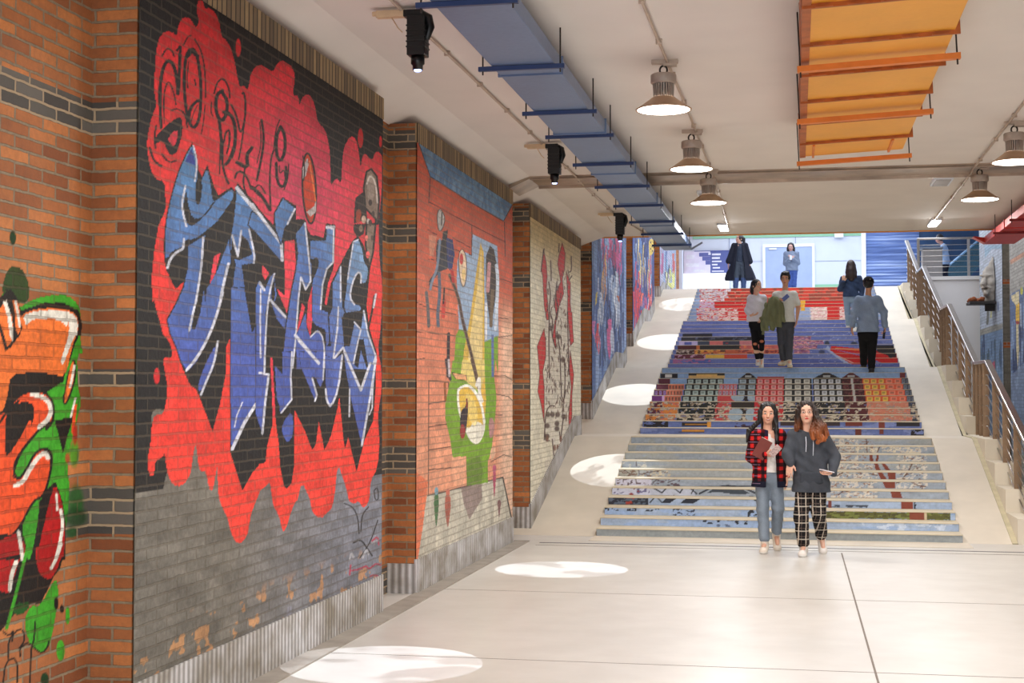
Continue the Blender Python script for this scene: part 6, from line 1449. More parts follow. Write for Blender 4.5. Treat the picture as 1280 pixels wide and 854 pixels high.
hair(B, [lk(B, (-.04, -.03, .09, .03), (-.082, -.03, .02, .028), (-.09, -.01, -.07, .03), (-.10, .0, -.14, .028), (-.12, .02, -.2, .018)),
         lk(B, (.04, -.03, .09, .03), (.085, -.03, .01, .03), (.105, -.05, -.08, .036), (.13, -.09, -.16, .042), (.10, -.12, -.22, .04), (.145, -.12, -.27, .03), (.10, -.125, -.31, .02)),
         lk(B, (.10, -.04, -.06, .03), (.16, -.05, -.14, .034), (.19, -.05, -.22, .026), (.17, -.06, -.29, .014)),
         lk(B, (.06, -.07, -.12, .018), (.05, -.115, -.2, .026), (.06, -.125, -.27, .02)), lk(B, (0, .06, .0, .075), (0, .09, -.14, .08), (.04, .1, -.26, .06))], brown, strands=2.0)
ph = tag(MB().box(-.036, .036, -.005, .005, -.074, .074).build('phone', pm('white_phone', (232, 226, 232), .3), None, .003), 'white phone in the hand beside the grey hoodie hem', 'phone')
w_ = B['root'].location; ph.location = (w_.x+.25, 15.9-.235, p(0, 589)[2]+.018); ph.rotation_euler = (1.35, 0, -1.15)

# ---- C: woman in the white shirt
YL = 26.62; s_, yg = PS(948, YL-.1, 2.2)
p = Jp(948, yg, s_)
J = dict(head=p(946.6, 357.3, -.02), sL=p(939.5, 373, .0), sR=p(954.5, 373, .0), eL=p(935, 388.5, .03), wL=p(939.5, 395, -.10), eR=p(957, 388, .03), wR=p(954, 396, -.08),
         hL=p(942.5, 404.5), hR=p(950, 404.5), kL=p(944.5, 430.5, -.05), aL=p(948, 452, -.04), kR=p(952.5, 428.5, -.02), aR=p(951.5, 449.5, .2))
C_P = make_person('person', 'person in a loose white shirt and ripped black jeans looking sideways', (aty(948, 460, YL).x, YL-.12, 2.2), J,
    dict(h=.007, k=.97, hyaw=.85, hpitch=.0, skin=(224, 176, 148), toeL=(0, -1, 0), toeR=(0, -.8, -.5), shoe=(216, 212, 208), sole=(236, 236, 236), hk=1.02,
         handL=((1, -.3, .1), (0, .3, 1), 1, .4), handR=((-.5, -.5, -.6), (0, .5, 0), 1, .4)))
trousers(C_P, paint_fn((24, 24, 28), (near(J['kL']+V(0, -.06, .0), .06, (.8, 1, .5)), (206, 130, 96)), (near(J['kR']+V(0, -.06, .02), .06, (.8, 1, .5)), (206, 130, 96))), .078, .054, .042, .05, name='ripped_jeans')
top(C_P, (226, 224, 232), 'white_shirt', .03, 1.75, .03, .058, .046, .03, .005)
hair(C_P, [lk(C_P, (0, .07, .03, .05), (0, .11, -.03, .035), (0, .12, -.1, .03), (.0, .10, -.18, .018))], (24, 20, 22), shell=.98)
# ---- D: man in the white tee
s_, yg = PS(982, YL-.1, 2.2)
p = Jp(982, yg, s_)
J = dict(head=p(982.3, 348.3, -.01), sL=p(971, 368.5, .0), sR=p(993, 368.5, .0), eL=p(966.5, 383, .02), wL=p(973.5, 376.5, -.2), eR=p(998, 385, .02), wR=p(996.5, 398.5, -.06),
         hL=p(977, 405), hR=p(987.5, 405), kL=p(977.5, 430, -.04), aL=p(979.5, 451.5, .08), kR=p(986.5, 430, -.06), aR=p(986.5, 452.5, -.12))
D = make_person('person', 'person in a white T-shirt carrying an olive jacket and looking at a phone', (aty(982, 460, YL).x, YL-.1, 2.2), J,
    dict(h=.007, k=1.06, fem=False, hyaw=-.1, hpitch=.2, skin=(214, 160, 128), lip=(170, 90, 80), toeL=(-.35, -1, 0), toeR=(.1, -1, -.15), shoe=(206, 196, 176), sole=(180, 150, 100),
         handL=((1, -.3, .05), (0, .2, 1), 1, .45), handR=((-.1, -.15, -1), (-1, 0, 0), 1, .3)))
trousers(D, (78, 80, 88), .086, .068, .056, .05)
top(D, (226, 226, 218), 't_shirt', .03, .62, .026, .068, flare=.01, amp=.004)
hair(D, [lk(D, (-.03, -.06, .095, .03), (.03, -.07, .09, .03), (.05, -.02, .1, .03))], (20, 18, 18), shell=1.0, strands=1.4)
f = Field(V(-.5, -.45, .65), V(.15, .05, 1.45), .0075)
q = lambda a, b, d: p(a, b, d)
for (a, b, r0, r1) in ((q(969, 374, -.2), q(963, 392, -.22), .06, .07), (q(963, 392, -.22), q(957, 414, -.2), .07, .06), (q(972, 376, -.22), q(966, 412, -.22), .05, .06), (q(975, 378, -.24), q(975, 408, -.22), .045, .05), (q(977, 380, -.24), q(979.5, 402, -.2), .04, .045), (q(966, 374, -.18), q(954.5, 398, -.16), .05, .045), (q(954.5, 398, -.16), q(955, 414, -.16), .045, .035)):
    f.ecap(a, b, (r0, r0*.75), (r1, r1*.6), .02)
f.ripple(.007, lambda x, y, z: np.sin(70*x+12*z+2*np.sin(9*z))+.4*np.sin(30*z+50*x))
jk = empty('olive_jacket', D['root'].location, 0, 'olive green jacket draped over the forearm of the white T-shirt wearer', 'jacket')
olive = lambda P: np.array(lin((122, 126, 94)))*(.75+.5*vnoise(P[:, 0]*16, P[:, 2]*7, 5))[:, None]
field_obj('cloth', f, M['fabric'], jk, olive)
f = Field(V(-.5, -.45, .5), V(.15, .05, 1.45), .0075); f.cap(q(959, 380, -.2), q(955, 417, -.2), .03, .026, .01); f.ripple(.005, lambda x, y, z: np.sin(60*z)); field_obj('sleeve', f, M['fabric'], jk, olive)
ph = tag(MB().box(-.036, .036, -.005, .005, -.074, .074).build('phone', pm('blue_phone', (92, 110, 176), .3), None, .003), 'blue phone held above the olive jacket', 'phone')
w_ = D['root'].location; ph.location = (w_.x+.01, w_.y-.285, w_.z+p(0, 373.5)[2]); ph.rotation_euler = (.5, .9, 0)

# ---- E: man in the cap, seen from behind
YE = 26.25; s_, yg = PS(1085, YE, 2.1)
p = Jp(1085, yg, s_)
J = dict(head=p(1086.5, 355.5, .0), sL=p(1074, 375), sR=p(1097.5, 375), eL=p(1068.5, 391, .0), wL=p(1066, 408, -.04), eR=p(1104.5, 391, .0), wR=p(1105.5, 409, -.05),
         hL=p(1079, 417), hR=p(1091, 417), kL=p(1080.5, 437, .16), aL=p(1080.5, 456.0, .30), kR=p(1089.5, 441, .03), aR=p(1089, 461.5, .0))
E_P = make_person('person', 'person in grey blue shirt, black trousers and dark cap seen from behind', (aty(1085, 460, YE).x, YE-.06, 2.1), J,
    dict(h=.007, k=1.06, fem=False, front=False, hyaw=PI-.35, skin=(206, 150, 116), toeL=(-.15, 1, 0), toeR=(.0, 1, 0), shoe=(26, 26, 28), sole=(60, 56, 54),
         handL=((-.1, -.2, -1), (1, .2, 0), -1, .35), handR=((0, -.15, -1), (-1, 0, 0), 1, .8)))
trousers(E_P, (24, 24, 27), .088, .07, .058, .03)
top(E_P, lambda P: np.array(lin((142, 160, 186)))*(.86+.28*vnoise(P[:, 0]*8, P[:, 2]*9, 2))[:, None], 'shirt', .02, 1.95, .034, .066, .05, .025, .007, hemfn=None)
hair(E_P, [], (28, 24, 24), shell=.97)
f = Field(E_P['hc']-.25, E_P['hc']+.25, .0065); hk = E_P['hk']; HR = E_P['HR']; f.ell(E_P['hp'](0, .014, .03), (.093*hk, .11*hk, .1*hk), .01, HR)
nz_ = HR @ V(0, -.12, 1); nz_ = unit(nz_); f.cut(-nz_, -(nz_ @ E_P['hp'](0, 0, .025)))
f.ecap(E_P['hp'](0, -.09, .032), E_P['hp'](0, -.165, .022), (.05, .05), (.04, .04), .0) if False else f.ell(E_P['hp'](0, -.11, .032), (.07, .075, .009), .006, HR)
field_obj('cap', f, M['fabric'], E_P['root'], paint_fn((30, 28, 30), *[(near(E_P['hp'](x, y, z), .014), (196, 160, 120)) for x, y, z in ((.06, .08, .07), (-.05, .085, .07), (.0, .11, .045), (-.08, .03, .05), (.03, .05, .12))]))
MB().tube([J['wL']+V(.03*math.cos(a), .03*math.sin(a), .015) for a in np.linspace(0, 2*PI, 16)], .007, 6, cap=False).build('wristwatch', M['eye_dark'], E_P['root'])
ph = tag(MB().box(-.036, .036, -.006, .006, -.08, .08).build('phone', pm('black_phone', (20, 20, 24), .3), None, .003), 'black phone held low by the cap wearer climbing the stairs', 'phone')
w_ = E_P['root'].location; ph.location = (w_.x+p(1105, 0)[0]-.01, w_.y-.075, w_.z+p(0, 418.5)[2]); ph.rotation_euler = (.1, .12, 1.1)

# ---- F: woman in the denim jacket, seen from behind
YF_ = 30.4; s_, yg = PS(1064, YF_, 3.0)
p = Jp(1064, yg, s_)
J = dict(head=p(1064, 332, .0), sL=p(1055, 348.5), sR=p(1074, 348.5), eL=p(1051, 361, .02), wL=p(1055, 352.5, -.12), eR=p(1077.5, 361, .02), wR=p(1076, 373, -.02),
         hL=p(1059, 370), hR=p(1069, 370), kL=p(1060, 392, .12), aL=p(1061, 406.5, .32), kR=p(1068, 394, .02), aR=p(1068.5, 411.5, .0))
F_P = make_person('person', 'long haired person in a dark denim jacket seen from behind', (aty(1064, 410, YF_).x, YF_, 3.0), J,
    dict(h=.0075, k=.95, front=False, hyaw=PI+.1, skin=(216, 170, 140), toeL=(-.1, 1, 0), toeR=(.1, 1, 0), shoe=(226, 224, 220), handL=((0, -.2, 1), (0, 1, 0), -1, .5), handR=((.1, .1, -1), (-1, 0, 0), 1, .4)))
trousers(F_P, (134, 156, 184), .084, .062, .05, .05, name='jeans')
top(F_P, lambda P: np.array(lin((50, 64, 92)))*(.75+.5*vnoise(P[:, 0]*9, P[:, 2]*9, 4))[:, None], 'denim_jacket', -.02, 1.95, .032, .062, .048, .01, .006)
hair(F_P, [lk(F_P, (0, .06, .02, .08), (0, .08, -.1, .085), (0, .09, -.2, .085), (.0, .095, -.29, .06)), lk(F_P, (-.06, .05, 0, .04), (-.08, .06, -.15, .04), (-.10, .07, -.26, .025)), lk(F_P, (.06, .05, 0, .04), (.08, .06, -.15, .04), (.09, .07, -.26, .025))],
     lambda P: np.array(lin((46, 32, 30)))*(.6+.8*vnoise(P[:, 0]*70, P[:, 2]*6, 4))[:, None], fcut=False)
# ---- G: long black coat
YG_ = 38.2; s_, yg = PS(925, YG_, ZTOP)
p = Jp(925, yg, s_)
J = dict(head=p(924.5, 298.6, .0), sL=p(917.5, 306.5), sR=p(932, 306.5), eL=p(912.5, 320, .0), wL=p(910.8, 330.5, -.03), eR=p(936, 320, .0), wR=p(937, 331.5, -.03),
         hL=p(921.5, 329), hR=p(928.5, 329), kL=p(920, 348, -.02), aL=p(919, 365, .02), kR=p(929.5, 348, -.02), aR=p(929, 365, .02))
G = make_person('person', 'person in a long flared black coat standing above the top stair', (aty(925, 330, YG_).x, YG_, ZTOP), J,
    dict(h=.009, k=1.0, hyaw=-1.0, hpitch=-.15, skin=(196, 150, 130), toeL=(-.1, -1, 0), toeR=(.1, -1, 0), shoe=(40, 40, 46), handL=((-.1, 0, -1), (1, 0, 0), -1, .3), handR=((.1, 0, -1), (-1, 0, 0), 1, .3)))
trousers(G, paint_fn((72, 80, 92), (lambda P: (P[:, 2] < .42).astype(float), (70, 88, 128))), .095, .08, .06, .06)
top(G, (52, 60, 76), 'dark_top', .02, .3, .016, .05)
def coat(f):
    carve_box(f, lambda x, y, z: np.maximum(np.abs(x+.0)-(.045+.10*np.clip((1.30-z)/.8, 0, 1)), y+.02))
k_ = G['k']; f = Field(G['lo']-V(.1, .1, 0), G['hi']+V(.1, .1, 0), .009)
f.ecap(G['S']-V(0, 0, .05), G['Pm'], (.16, .12), (.25, .19), .03); f.ecap(G['Pm'], V(.0, .02, .42), (.25, .19), (.40, .26), .03); f.cap(G['sL'] if False else J['sL'], J['sR'], .06, .06, .03)
for q in 'LR': f.cap(J['s'+q], J['e'+q]*.4+J['w'+q]*.6, .065, .085, .02)
f.ripple(.012, lambda x, y, z: np.sin(26*x+3*z)*np.clip(1.3-z, 0, 1)); f.cut((0, 0, -1), -.36); coat(f); field_obj('long_coat', f, M['fabric'], G['root'], (30, 32, 44))
hair(G, [lk(G, (0, .07, .05, .04), (0, .13, .03, .035), (0, .15, -.08, .035), (0, .14, -.22, .02))], (24, 24, 30), shell=.98)
# ---- H: woman by the door
YH_ = 40.0; s_, yg = PS(990, YH_, ZTOP)
p = Jp(990, yg, s_)
J = dict(head=p(988.7, 308.6, .0), sL=p(982.5, 317), sR=p(996, 317), eL=p(981.5, 329, .02), wL=p(988, 325, -.16), eR=p(997.5, 329, .02), wR=p(990.5, 324, -.18),
         hL=p(986.5, 338), hR=p(993, 338), kL=p(987, 356, -.02), aL=p(987.5, 371.0, .0), kR=p(992.5, 356, -.02), aR=p(992.5, 371.0, .02))
H = make_person('person', 'person with long black hair in a grey top and blue jeans before the far door', (aty(990, 330, YH_).x, YH_, ZTOP), J,
    dict(h=.009, k=.97, hyaw=-.1, hpitch=.25, skin=(190, 150, 140), toeL=(-.1, -1, 0), toeR=(.1, -1, 0), shoe=(60, 60, 70), handL=((.6, -.2, .6), (0, 1, 0), -1, .4), handR=((-.6, -.2, .6), (0, 1, 0), 1, .4)))
trousers(H, (62, 84, 146), .085, .065, .052, .05, name='jeans')
top(H, (112, 124, 146), 'grey_top', -.01, 1.9, .03, .06, .046, .015, .005)
hair(H, [lk(H, (-.05, .0, .06, .04), (-.08, -.01, -.05, .035), (-.09, -.04, -.17, .03)), lk(H, (.05, .0, .06, .04), (.08, -.01, -.05, .035), (.09, -.04, -.17, .03)), lk(H, (0, .06, .0, .07), (0, .08, -.16, .07))], (24, 22, 28))
ph = tag(MB().box(-.03, .03, -.005, .005, -.06, .06).build('phone', M['frame'], None, .002), 'pale phone held up by the person before the far door', 'phone')
w_ = H['root'].location; ph.location = (w_.x-.03, w_.y-.235, w_.z+p(0, 323)[2]); ph.rotation_euler = (.5, 0, 0)
# ---- I: person behind the guard railing
YI = 38.3; s_, yg = PS(1181, YI, ZTOP)
p = Jp(1181, yg, s_)
J = dict(head=p(1174.8, 298.4, .0), sL=p(1178.8, 308.5, -.12), sR=p(1180.8, 308.5, .12), eL=p(1174.5, 316, -.16), wL=p(1168, 313, -.12), eR=p(1184, 319, .16), wR=p(1186.5, 329, .1),
         hL=p(1181, 332, -.07), hR=p(1181.5, 332, .07), kL=p(1181, 350, -.06), aL=p(1182, 365, -.06), kR=p(1182, 350, .06), aR=p(1183, 365, .06))
I_P = make_person('person', 'person in a pale blue shirt behind the cabinet and guard railing', (aty(1181, 330, YI).x, YI, ZTOP), J,
    dict(h=.009, k=.97, fem=False, hyaw=-PI/2, hpitch=.25, skin=(170, 130, 120), toeL=(-1, 0, 0), toeR=(-1, 0, 0), shoe=(40, 40, 46), handL=((-1, 0, -.2), (0, 0, -1), 1, .3), handR=((0, 0, -1), (-1, 0, 0), 1, .3)))
trousers(I_P, (30, 34, 50), .085, .066, .055, .05)
top(I_P, (150, 176, 214), 'shirt', .02, 1.3, .03, .064, .05, .01, .005)
hair(I_P, [], (24, 24, 30), shell=1.0)

# ================================================================ sculpted face on the right wall with its shelf
rt_ = rotz(-.75)
f = Field(V(-.4, -.4, -.62), V(.4, .4, .62), .012)
sR_ = lambda x, y, z: rt_ @ V(x, y, z)
f.ecap(sR_(0, .05, -.1), sR_(0, .08, .1), (.26, .26), (.24, .24), .05); f.ecap(sR_(0, .05, -.1), sR_(0, .06, -.42), (.26, .26), (.2, .18), .05)
f.cap(sR_(0, .06, .12), sR_(.05, .12, .58), .20, .012, .04)
f.cap(sR_(0, -.2, .04), sR_(0, -.29, -.09), .035, .065, .03)
for sx in (-1, 1):
    f.ell(sR_(sx*.1, -.21, .03), (.06, .05, .04), .03, rt_, sub=True); f.cap(sR_(sx*.03, -.215, .09), sR_(sx*.17, -.16, .10), .03, .02, .03); f.ell(sR_(sx*.13, -.15, -.08), (.07, .06, .06), .04, rt_)
    f.cap(sR_(0, -.24, -.16), sR_(sx*.14, -.18, -.2), .035, .015, .02)
f.ell(sR_(0, -.2, -.2), (.08, .06, .02), .02, rt_, sub=True); f.ell(sR_(0, -.19, -.32), (.08, .08, .07), .05, rt_)
f.ripple(.006, lambda x, y, z: np.sin(40*x+30*z)+np.sin(37*y-22*z)); f.cut((1, 0, 0), .085); f.cut((0, 0, -1), .49)
fs_ = empty('sculpted_face', (3.97, 31.15, aty(1240, 377, 31.15).z+.455), 0, 'stone coloured sculpted face with a tall pointed hat on a wall shelf', 'sculpture')
fs_.scale = (.8, .85, .92); field_obj('carved_head', f, M['fabric'], fs_, lambda P: np.array(lin((176, 168, 158)))*(.72+.5*vnoise(P[:, 1]*9, P[:, 2]*9, 3))[:, None])
zsh = fs_.location.z-.455
tag(MB().box(3.52, 4.045, 30.85, 31.5, zsh-.06, zsh-.008).box(3.85, 4.045, 31.1, 31.16, zsh-.2, zsh-.06).build('wall_shelf', pm('dark_shelf', (52, 46, 44), .6), None, .006), 'dark shelf bracketed to the pale blue wall block', 'shelf')
rg = np.random.default_rng(3)
for i in range(5):
    f = Field(V(-.12, -.12, -.02), V(.12, .12, .16), .01); f.ell(V(0, 0, .045), (.07+.01*(i % 2), .06, .05), .01); f.ell(V(.03, .02, .07), (.04, .035, .03), .02); f.ripple(.006, lambda x, y, z: np.sin(60*x+40*z+i)+np.sin(50*y+i)); f.cut((0, 0, -1), 0)
    r = field_obj('brown_rock', f, M['fabric'], None, (150, 88, 56)); tag(r, 'brown rock in the small heap at the outer end of the dark shelf', 'rock', 'brown rocks on the wall shelf')
    r.location = ((3.6, 3.6, 3.77, 3.61, 3.78)[i], (30.96, 31.17, 30.93, 31.4, 31.42)[i], zsh-.009)

# ================================================================ lamps
def lamp(x, y, label):
    r = empty('pendant_lamp', (x, y, 4.29), 0, label, 'lamp', 'high bay lamps under the ceiling')
    MB().box(-.09, .11, -.025, .025, -.03, 0).box(.0, .1, -.035, .035, -.05, -.03).build('ceiling_bracket', M['conduit'], r)
    t = [(.028*math.cos(a)-.0, 0, -.078+.034*math.sin(a)) for a in np.linspace(0, 2*PI, 14)]
    MB().tube(t, .008, 6, cap=False).build('hook', M['dark_metal'], r)
    MB().lathe([(0, -.11), (.09, -.11), (.098, -.118), (.098, -.175), (.088, -.185), (.0, -.185)]).build('driver_housing', M['lamp_alu'], r)
    m = MB(); m.lathe([(.045, -.185), (.045, -.29)], n=16)
    for i in range(26):
        a = 2*PI*i/26; ca, sa = math.cos(a), math.sin(a); w = .004
        vs = []
        for rr, z in ((.04, -.183), (.082, -.183), (.078, -.29), (.04, -.29)):
            for s_ in (-1, 1): vs.append((rr*ca-s_*w*sa, rr*sa+s_*w*ca, z))
        m.add(vs, [(0, 2, 4, 6), (1, 7, 5, 3), (0, 1, 3, 2), (2, 3, 5, 4), (4, 5, 7, 6), (0, 6, 7, 1)])
    m.build('heat_sink', M['lamp_alu'], r)
    MB().lathe([(.08, -.288), (.092, -.292), (.10, -.30), (.20, -.372), (.213, -.378), (.213, -.386), (.20, -.384), (.095, -.306), (.08, -.30)], n=40).build('lamp_shade', M['lamp_shade'], r)
    MB().lathe([(.0, -.380), (.2, -.380), (.2, -.384), (0, -.386)], n=32).build('diffuser', M['lamp_glow'], r)
    return r
LL = [(-.975, 10.92), (-.975, 13.9), (-.96, 16.44), (2.02, 14.05), (2.03, 16.73)]
lb = ['nearest of the three pendant lamps in the left row, beside the blue duct', 'middle pendant lamp of the three in the left row', 'farthest pendant lamp of the left row, in front of the ceiling joint', 'pendant lamp cut by the right edge of the photo', 'right row pendant lamp next to a ceiling vent, in front of the ceiling joint']
L0 = lamp(*LL[0], lb[0])
for (x, y), q in zip(LL[1:], lb[1:]):
    c_ = copy_tree(L0); c_.location = (x, y, 4.29); c_['label'] = q
def area(name, loc, rot, sx, sy, e, col=(1, 1, 1), shape='RECTANGLE', spread=PI):
    l = bpy.data.lights.new(name, 'AREA'); l.shape = shape; l.size = sx; l.size_y = sy; l.energy = e; l.color = col; l.spread = spread
    o = bpy.data.objects.new(name, l); COL.objects.link(o); o.location = loc; o.rotation_euler = rot; return o
def spot(name, loc, e, ang, blend, col=(1, 1, 1), rot=(0, 0, 0), r=.02):
    l = bpy.data.lights.new(name, 'SPOT'); l.energy = e; l.spot_size = ang; l.spot_blend = blend; l.color = col; l.shadow_soft_size = r
    o = bpy.data.objects.new(name, l); COL.objects.link(o); o.location = loc; o.rotation_euler = rot; return o
rows = LL+[(2.02, 11.2), (2.02, 8.2), (-.98, 8.1), (-.98, 5.2), (2.02, 5.2), (-.98, 2.3), (2.02, 2.3), (-.96, 19.2), (2.03, 19.5)]
for (x, y) in rows[:12]: area('lamp_light', (x, y, 3.9), (0, 0, 0), .38, .38, LAMP_E, (1.0, .97, .93), 'DISK')
# conduits
def conduit(name, pts, label, r=.011):
    m = MB(); m.tube(pts, r, 8)
    for a, b_ in zip(pts, pts[1:]):
        a, b_ = Vector(a), Vector(b_); n = max(1, int((b_-a).length/1.1))
        for i in range(n):
            p = a.lerp(b_, (i+.5)/n); m.box(p.x-.022, p.x+.022, p.y-.012, p.y+.012, p.z-.016, p.z+.02)
    return tag(m.build(name, M['conduit']), label, 'conduit')
conduit('cable_conduit', [(-1.0, 2, 4.268), (-.93, 13, 4.268), (-.92, 16.4, 4.25), (-.92, 17.4, 4.25), (-1.0, 22.1, 4.27)], 'thin ceiling conduit linking the left row of pendant lamps')
conduit('cable_conduit', [(2.0, 2, 4.268), (1.96, 13, 4.268), (1.96, 16.7, 4.25), (1.98, 17.4, 4.25), (2.0, 22.1, 4.27)], 'thin ceiling conduit linking the right row of pendant lamps')
conduit('cable_conduit', [(-2.55, 2, 4.268), (-2.5, 16.4, 4.268), (-2.5, 17.3, 4.25), (-2.5, 20.2, 4.268), (-2.3, 23.2, 4.268)], 'ceiling conduit linking the black projector spots')
# tube lights
def tube_light(x, y, label, w=.15, l=.75):
    r = empty('ceiling_light', (x, y, 4.29), 0, label, 'ceiling light', 'small white ceiling lights near the end of the ceiling')
    MB().box(-w/2, w/2, -l/2, l/2, -.03, 0).build('housing', M['frame'], r, .004)
    MB().box(-w/2+.012, w/2-.012, -l/2+.012, l/2-.012, -.045, -.028).build('diffuser', M['tube_glow'], r, .004)
tube_light(-1.07, 22.1, 'small glowing white ceiling light on the left, above the black coated person'); tube_light(2.03, 22.1, 'small glowing white ceiling light nearer the red duct')
m = MB(); vt = empty('ceiling_vent', (1.72, 17.75, 4.29), 0, 'pale ceiling vent panel beside the right row of lamps', 'vent')
MB().box(-.11, .11, -.3, .3, -.04, 0).build('frame', M['frame'], vt, .004); MB().box(-.085, .085, -.27, .27, -.045, -.035).build('grille', pm('vent_grille', (170, 166, 170), .5), vt)
vt2 = copy_tree(vt); vt2.location = (-1.13, 18.3, 4.29); vt2.scale = (.7, .6, 1); vt2['label'] = 'small pale ceiling vent just behind the farthest left row lamp'
# ducts
for x in (-1.07, 2.03): area('ceiling_light_glow', (x, 22.1, 4.2), (math.radians(-18), 0, 0), .15, .75, TUBE_E, (1, .99, .97))
def duct_mat(name, c, dark):
    t = NT(name); n = t.noise(1.4, None, 4, .6); n2 = t.noise(26, None, 3)
    a = t.ramp(n.outputs[0], [(.3, tuple(lin(c))), (.7, tuple(min(1, v*1.18) for v in lin(c)))])
    t.link(t.mix(.18, a, t.ramp(n2.outputs[0], [(.35, tuple(lin(dark))), (.65, tuple(lin(c)))])), t.b.inputs['Base Color'])
    t.setin('Roughness', .42); t.setin('Metallic', .25); t.bump(n2.outputs[0], .08, .01); return t.m
M['blue_duct'] = duct_mat('blue_duct_paint', (108, 128, 162), (84, 102, 138)); M['blue_bar'] = pm('blue_bar_paint', (48, 66, 110), .45, .2)
M['red_duct'] = duct_mat('red_duct_paint', (206, 58, 48), (160, 40, 36)); M['red_bar'] = pm('red_bar_paint', (130, 30, 28), .45, .2)
def duct(x0, x1, y0, y1, mat, bar, ys, label, b=4.04, t=4.15, mir=1):
    r = empty('ventilation_duct', ((x0+x1)/2, y1, b), 0, label, 'duct')
    I = Matrix.Translation(r.location).inverted()
    def f(o): o.matrix_parent_inverse = I; return o
    f(MB().box(x0, x1, y0, y1, b, t).build('duct_body', mat, r, .006))
    for yv in ys:
        m = MB(); m.box(x0-.09, x1+.07, yv-.016, yv+.016, b-.034, b-.003)
        f(m.build('hanger_bar', bar, r))
        for x in (x0-.06, x1+.04): f(MB().tube([(x, yv, b-.06), (x, yv, 4.3)], .006, 6).build('hanger_rod', M['dark_metal'], r))
    for yv in np.arange(y0+.4, y1, 2.4): f(MB().box(x0-.012, x1+.012, yv-.012, yv+.012, b-.012, t+.01).build('flange', mat, r))
    # open end flap
    f(MB().add([(x1 if mir > 0 else x0, y1, b), (x1+.16 if mir > 0 else x0-.16, y1+.12, t), (x1+.16 if mir > 0 else x0-.16, y1-.1, t), (x1 if mir > 0 else x0, y1-.22, b),
                (x1+.01, y1, b+.01), (x1+.17 if mir > 0 else x0-.15, y1+.12, t+.01), (x1+.17 if mir > 0 else x0-.15, y1-.1, t+.01), (x1+.01, y1-.22, b+.01)],
               [(0, 1, 2, 3), (4, 7, 6, 5), (0, 4, 5, 1), (1, 5, 6, 2), (2, 6, 7, 3), (3, 7, 4, 0)]).build('end_flap', mat, r))
    return r
duct(-2.08, -1.63, 2.5, 23.2, M['blue_duct'], M['blue_bar'], [8.1, 9.8, 11.45, 12.55, 14.15, 15.75, 17.4, 19.1, 20.6, 22.2], 'long blue sheet metal duct hanging under the ceiling with dark crossbars')
duct(2.86, 3.32, 8.5, 23.2, M['red_duct'], M['red_bar'], [14.2, 16.6, 18.2, 19.8, 21.4], 'red sheet metal duct at the right edge under the ceiling', mir=-1)
# orange cable tray duct, tilted a little
tr = empty('orange_duct', (.06, 13.72, 3.95), 0, 'broad orange sheet metal duct with brown flanges hanging from the ceiling', 'duct')
M['orange_duct'] = duct_mat('orange_duct_paint', (236, 166, 52), (222, 146, 40)); M['orange_dark'] = pm('orange_flange_paint', (176, 92, 34), .5, .2, vs=9, var=.25); M['orange_bar'] = pm('orange_bar_paint', (222, 124, 40), .45, .1)
MB().box(0, .92, -11.5, -.1, 0, .24).build('duct_body', M['orange_duct'], tr, .004)
MB().box(-.012, .04, -11.5, -.1, -.012, .25).build('side_flange', M['orange_dark'], tr)
for y in (12.84, 11.88, 10.98, 10.05, 9.17, 8.25, 7.3, 6.4): 
    m = MB(); m.box(-.015, .95, y-13.72-.01, y-13.72+.01, -.026, .26)
    for i in range(5): m.box(.06+i*.18, .16+i*.18, y-13.72-.022, y-13.72+.014, -.024, -.016)
    m.build('flange', M['orange_dark'], tr)
for y in (13.68, 11.55, 9.66, 7.7):
    m = MB(); m.box(-.04, 1.0, y-13.72-.03, y-13.72+.03, -.075, -.037); m.build('hanger_bar', M['orange_bar'], tr)
    for x in (-.02, .98): MB().tube([(x, y-13.72, -.11), (x, y-13.72, .33)], .006, 6).build('hanger_rod', M['dark_metal'], tr)
MB().box(.03, .9, -.1, -.02, .02, .22).build('end_cap', M['orange_duct'], tr)
[MB().box(a_, a_+.02, -.75, -.1, -.02, 0).build('access_strip', M['orange_bar'], tr) for a_ in (.1, .78)]
tr.rotation_euler = (0, -math.radians(2.6), 0)
# projector spots
def projector(x, y, label, track=True):
    r = empty('projector_spot', (x, y, 4.27), 0, label, 'spotlight', 'black projector spots on the ceiling')
    MB().box(-.2, .0, -.03, .03, -.045, .0).box(-.23, -.2, -.012, .012, -.03, .0).build('track_adapter', M['beige_plastic'], r, .004)
    m = MB(); m.box(-.01, .12, -.04, .04, -.05, -.005); m.tube([(.1, 0, -.03), (.15, 0, -.06), (.165, 0, -.12), (.14, 0, -.2)], [.03, .034, .03, .02], 8); m.build('yoke', M['black_metal'], r, .004)
    m = MB(); m.box(.02, .14, -.06, .06, -.31, -.05); 
    for i in range(5): m.box(.014, .146, -.065, .065, -.12-.035*i, -.11-.035*i)
    m.build('body', M['black_metal'], r, .004)
    MB().lathe([(0, -.31), (.045, -.31), (.045, -.36), (.034, -.37), (.034, -.40), (0, -.40)], (.08, 0, 0), 20).build('lens_tube', M['black_metal'], r)
    MB().lathe([(0, -.3995), (.026, -.3995), (.02, -.408), (0, -.411)], (.08, 0, 0), 16).build('lens', pm('lens_glow', (120, 150, 240), .2, emit=(150, 175, 255), es=9), r)
    MB().tube([(-.1, 0, -.04), (-.06, .02, -.11), (-.03, .02, -.14)], .004, 6).build('cable', M['beige_plastic'], r)
    return r
p0 = projector(-2.5, 9.08, 'nearest black projector spot cut by the top edge of the photo'); 
for (x, y, q) in ((-2.46, 14.3, 'middle black projector spot above the terracotta painted wall block'), (-2.48, 20.0, 'farthest black projector spot before the end of the ceiling')):
    c_ = copy_tree(p0); c_.location = (x, y, 4.27); c_['label'] = q
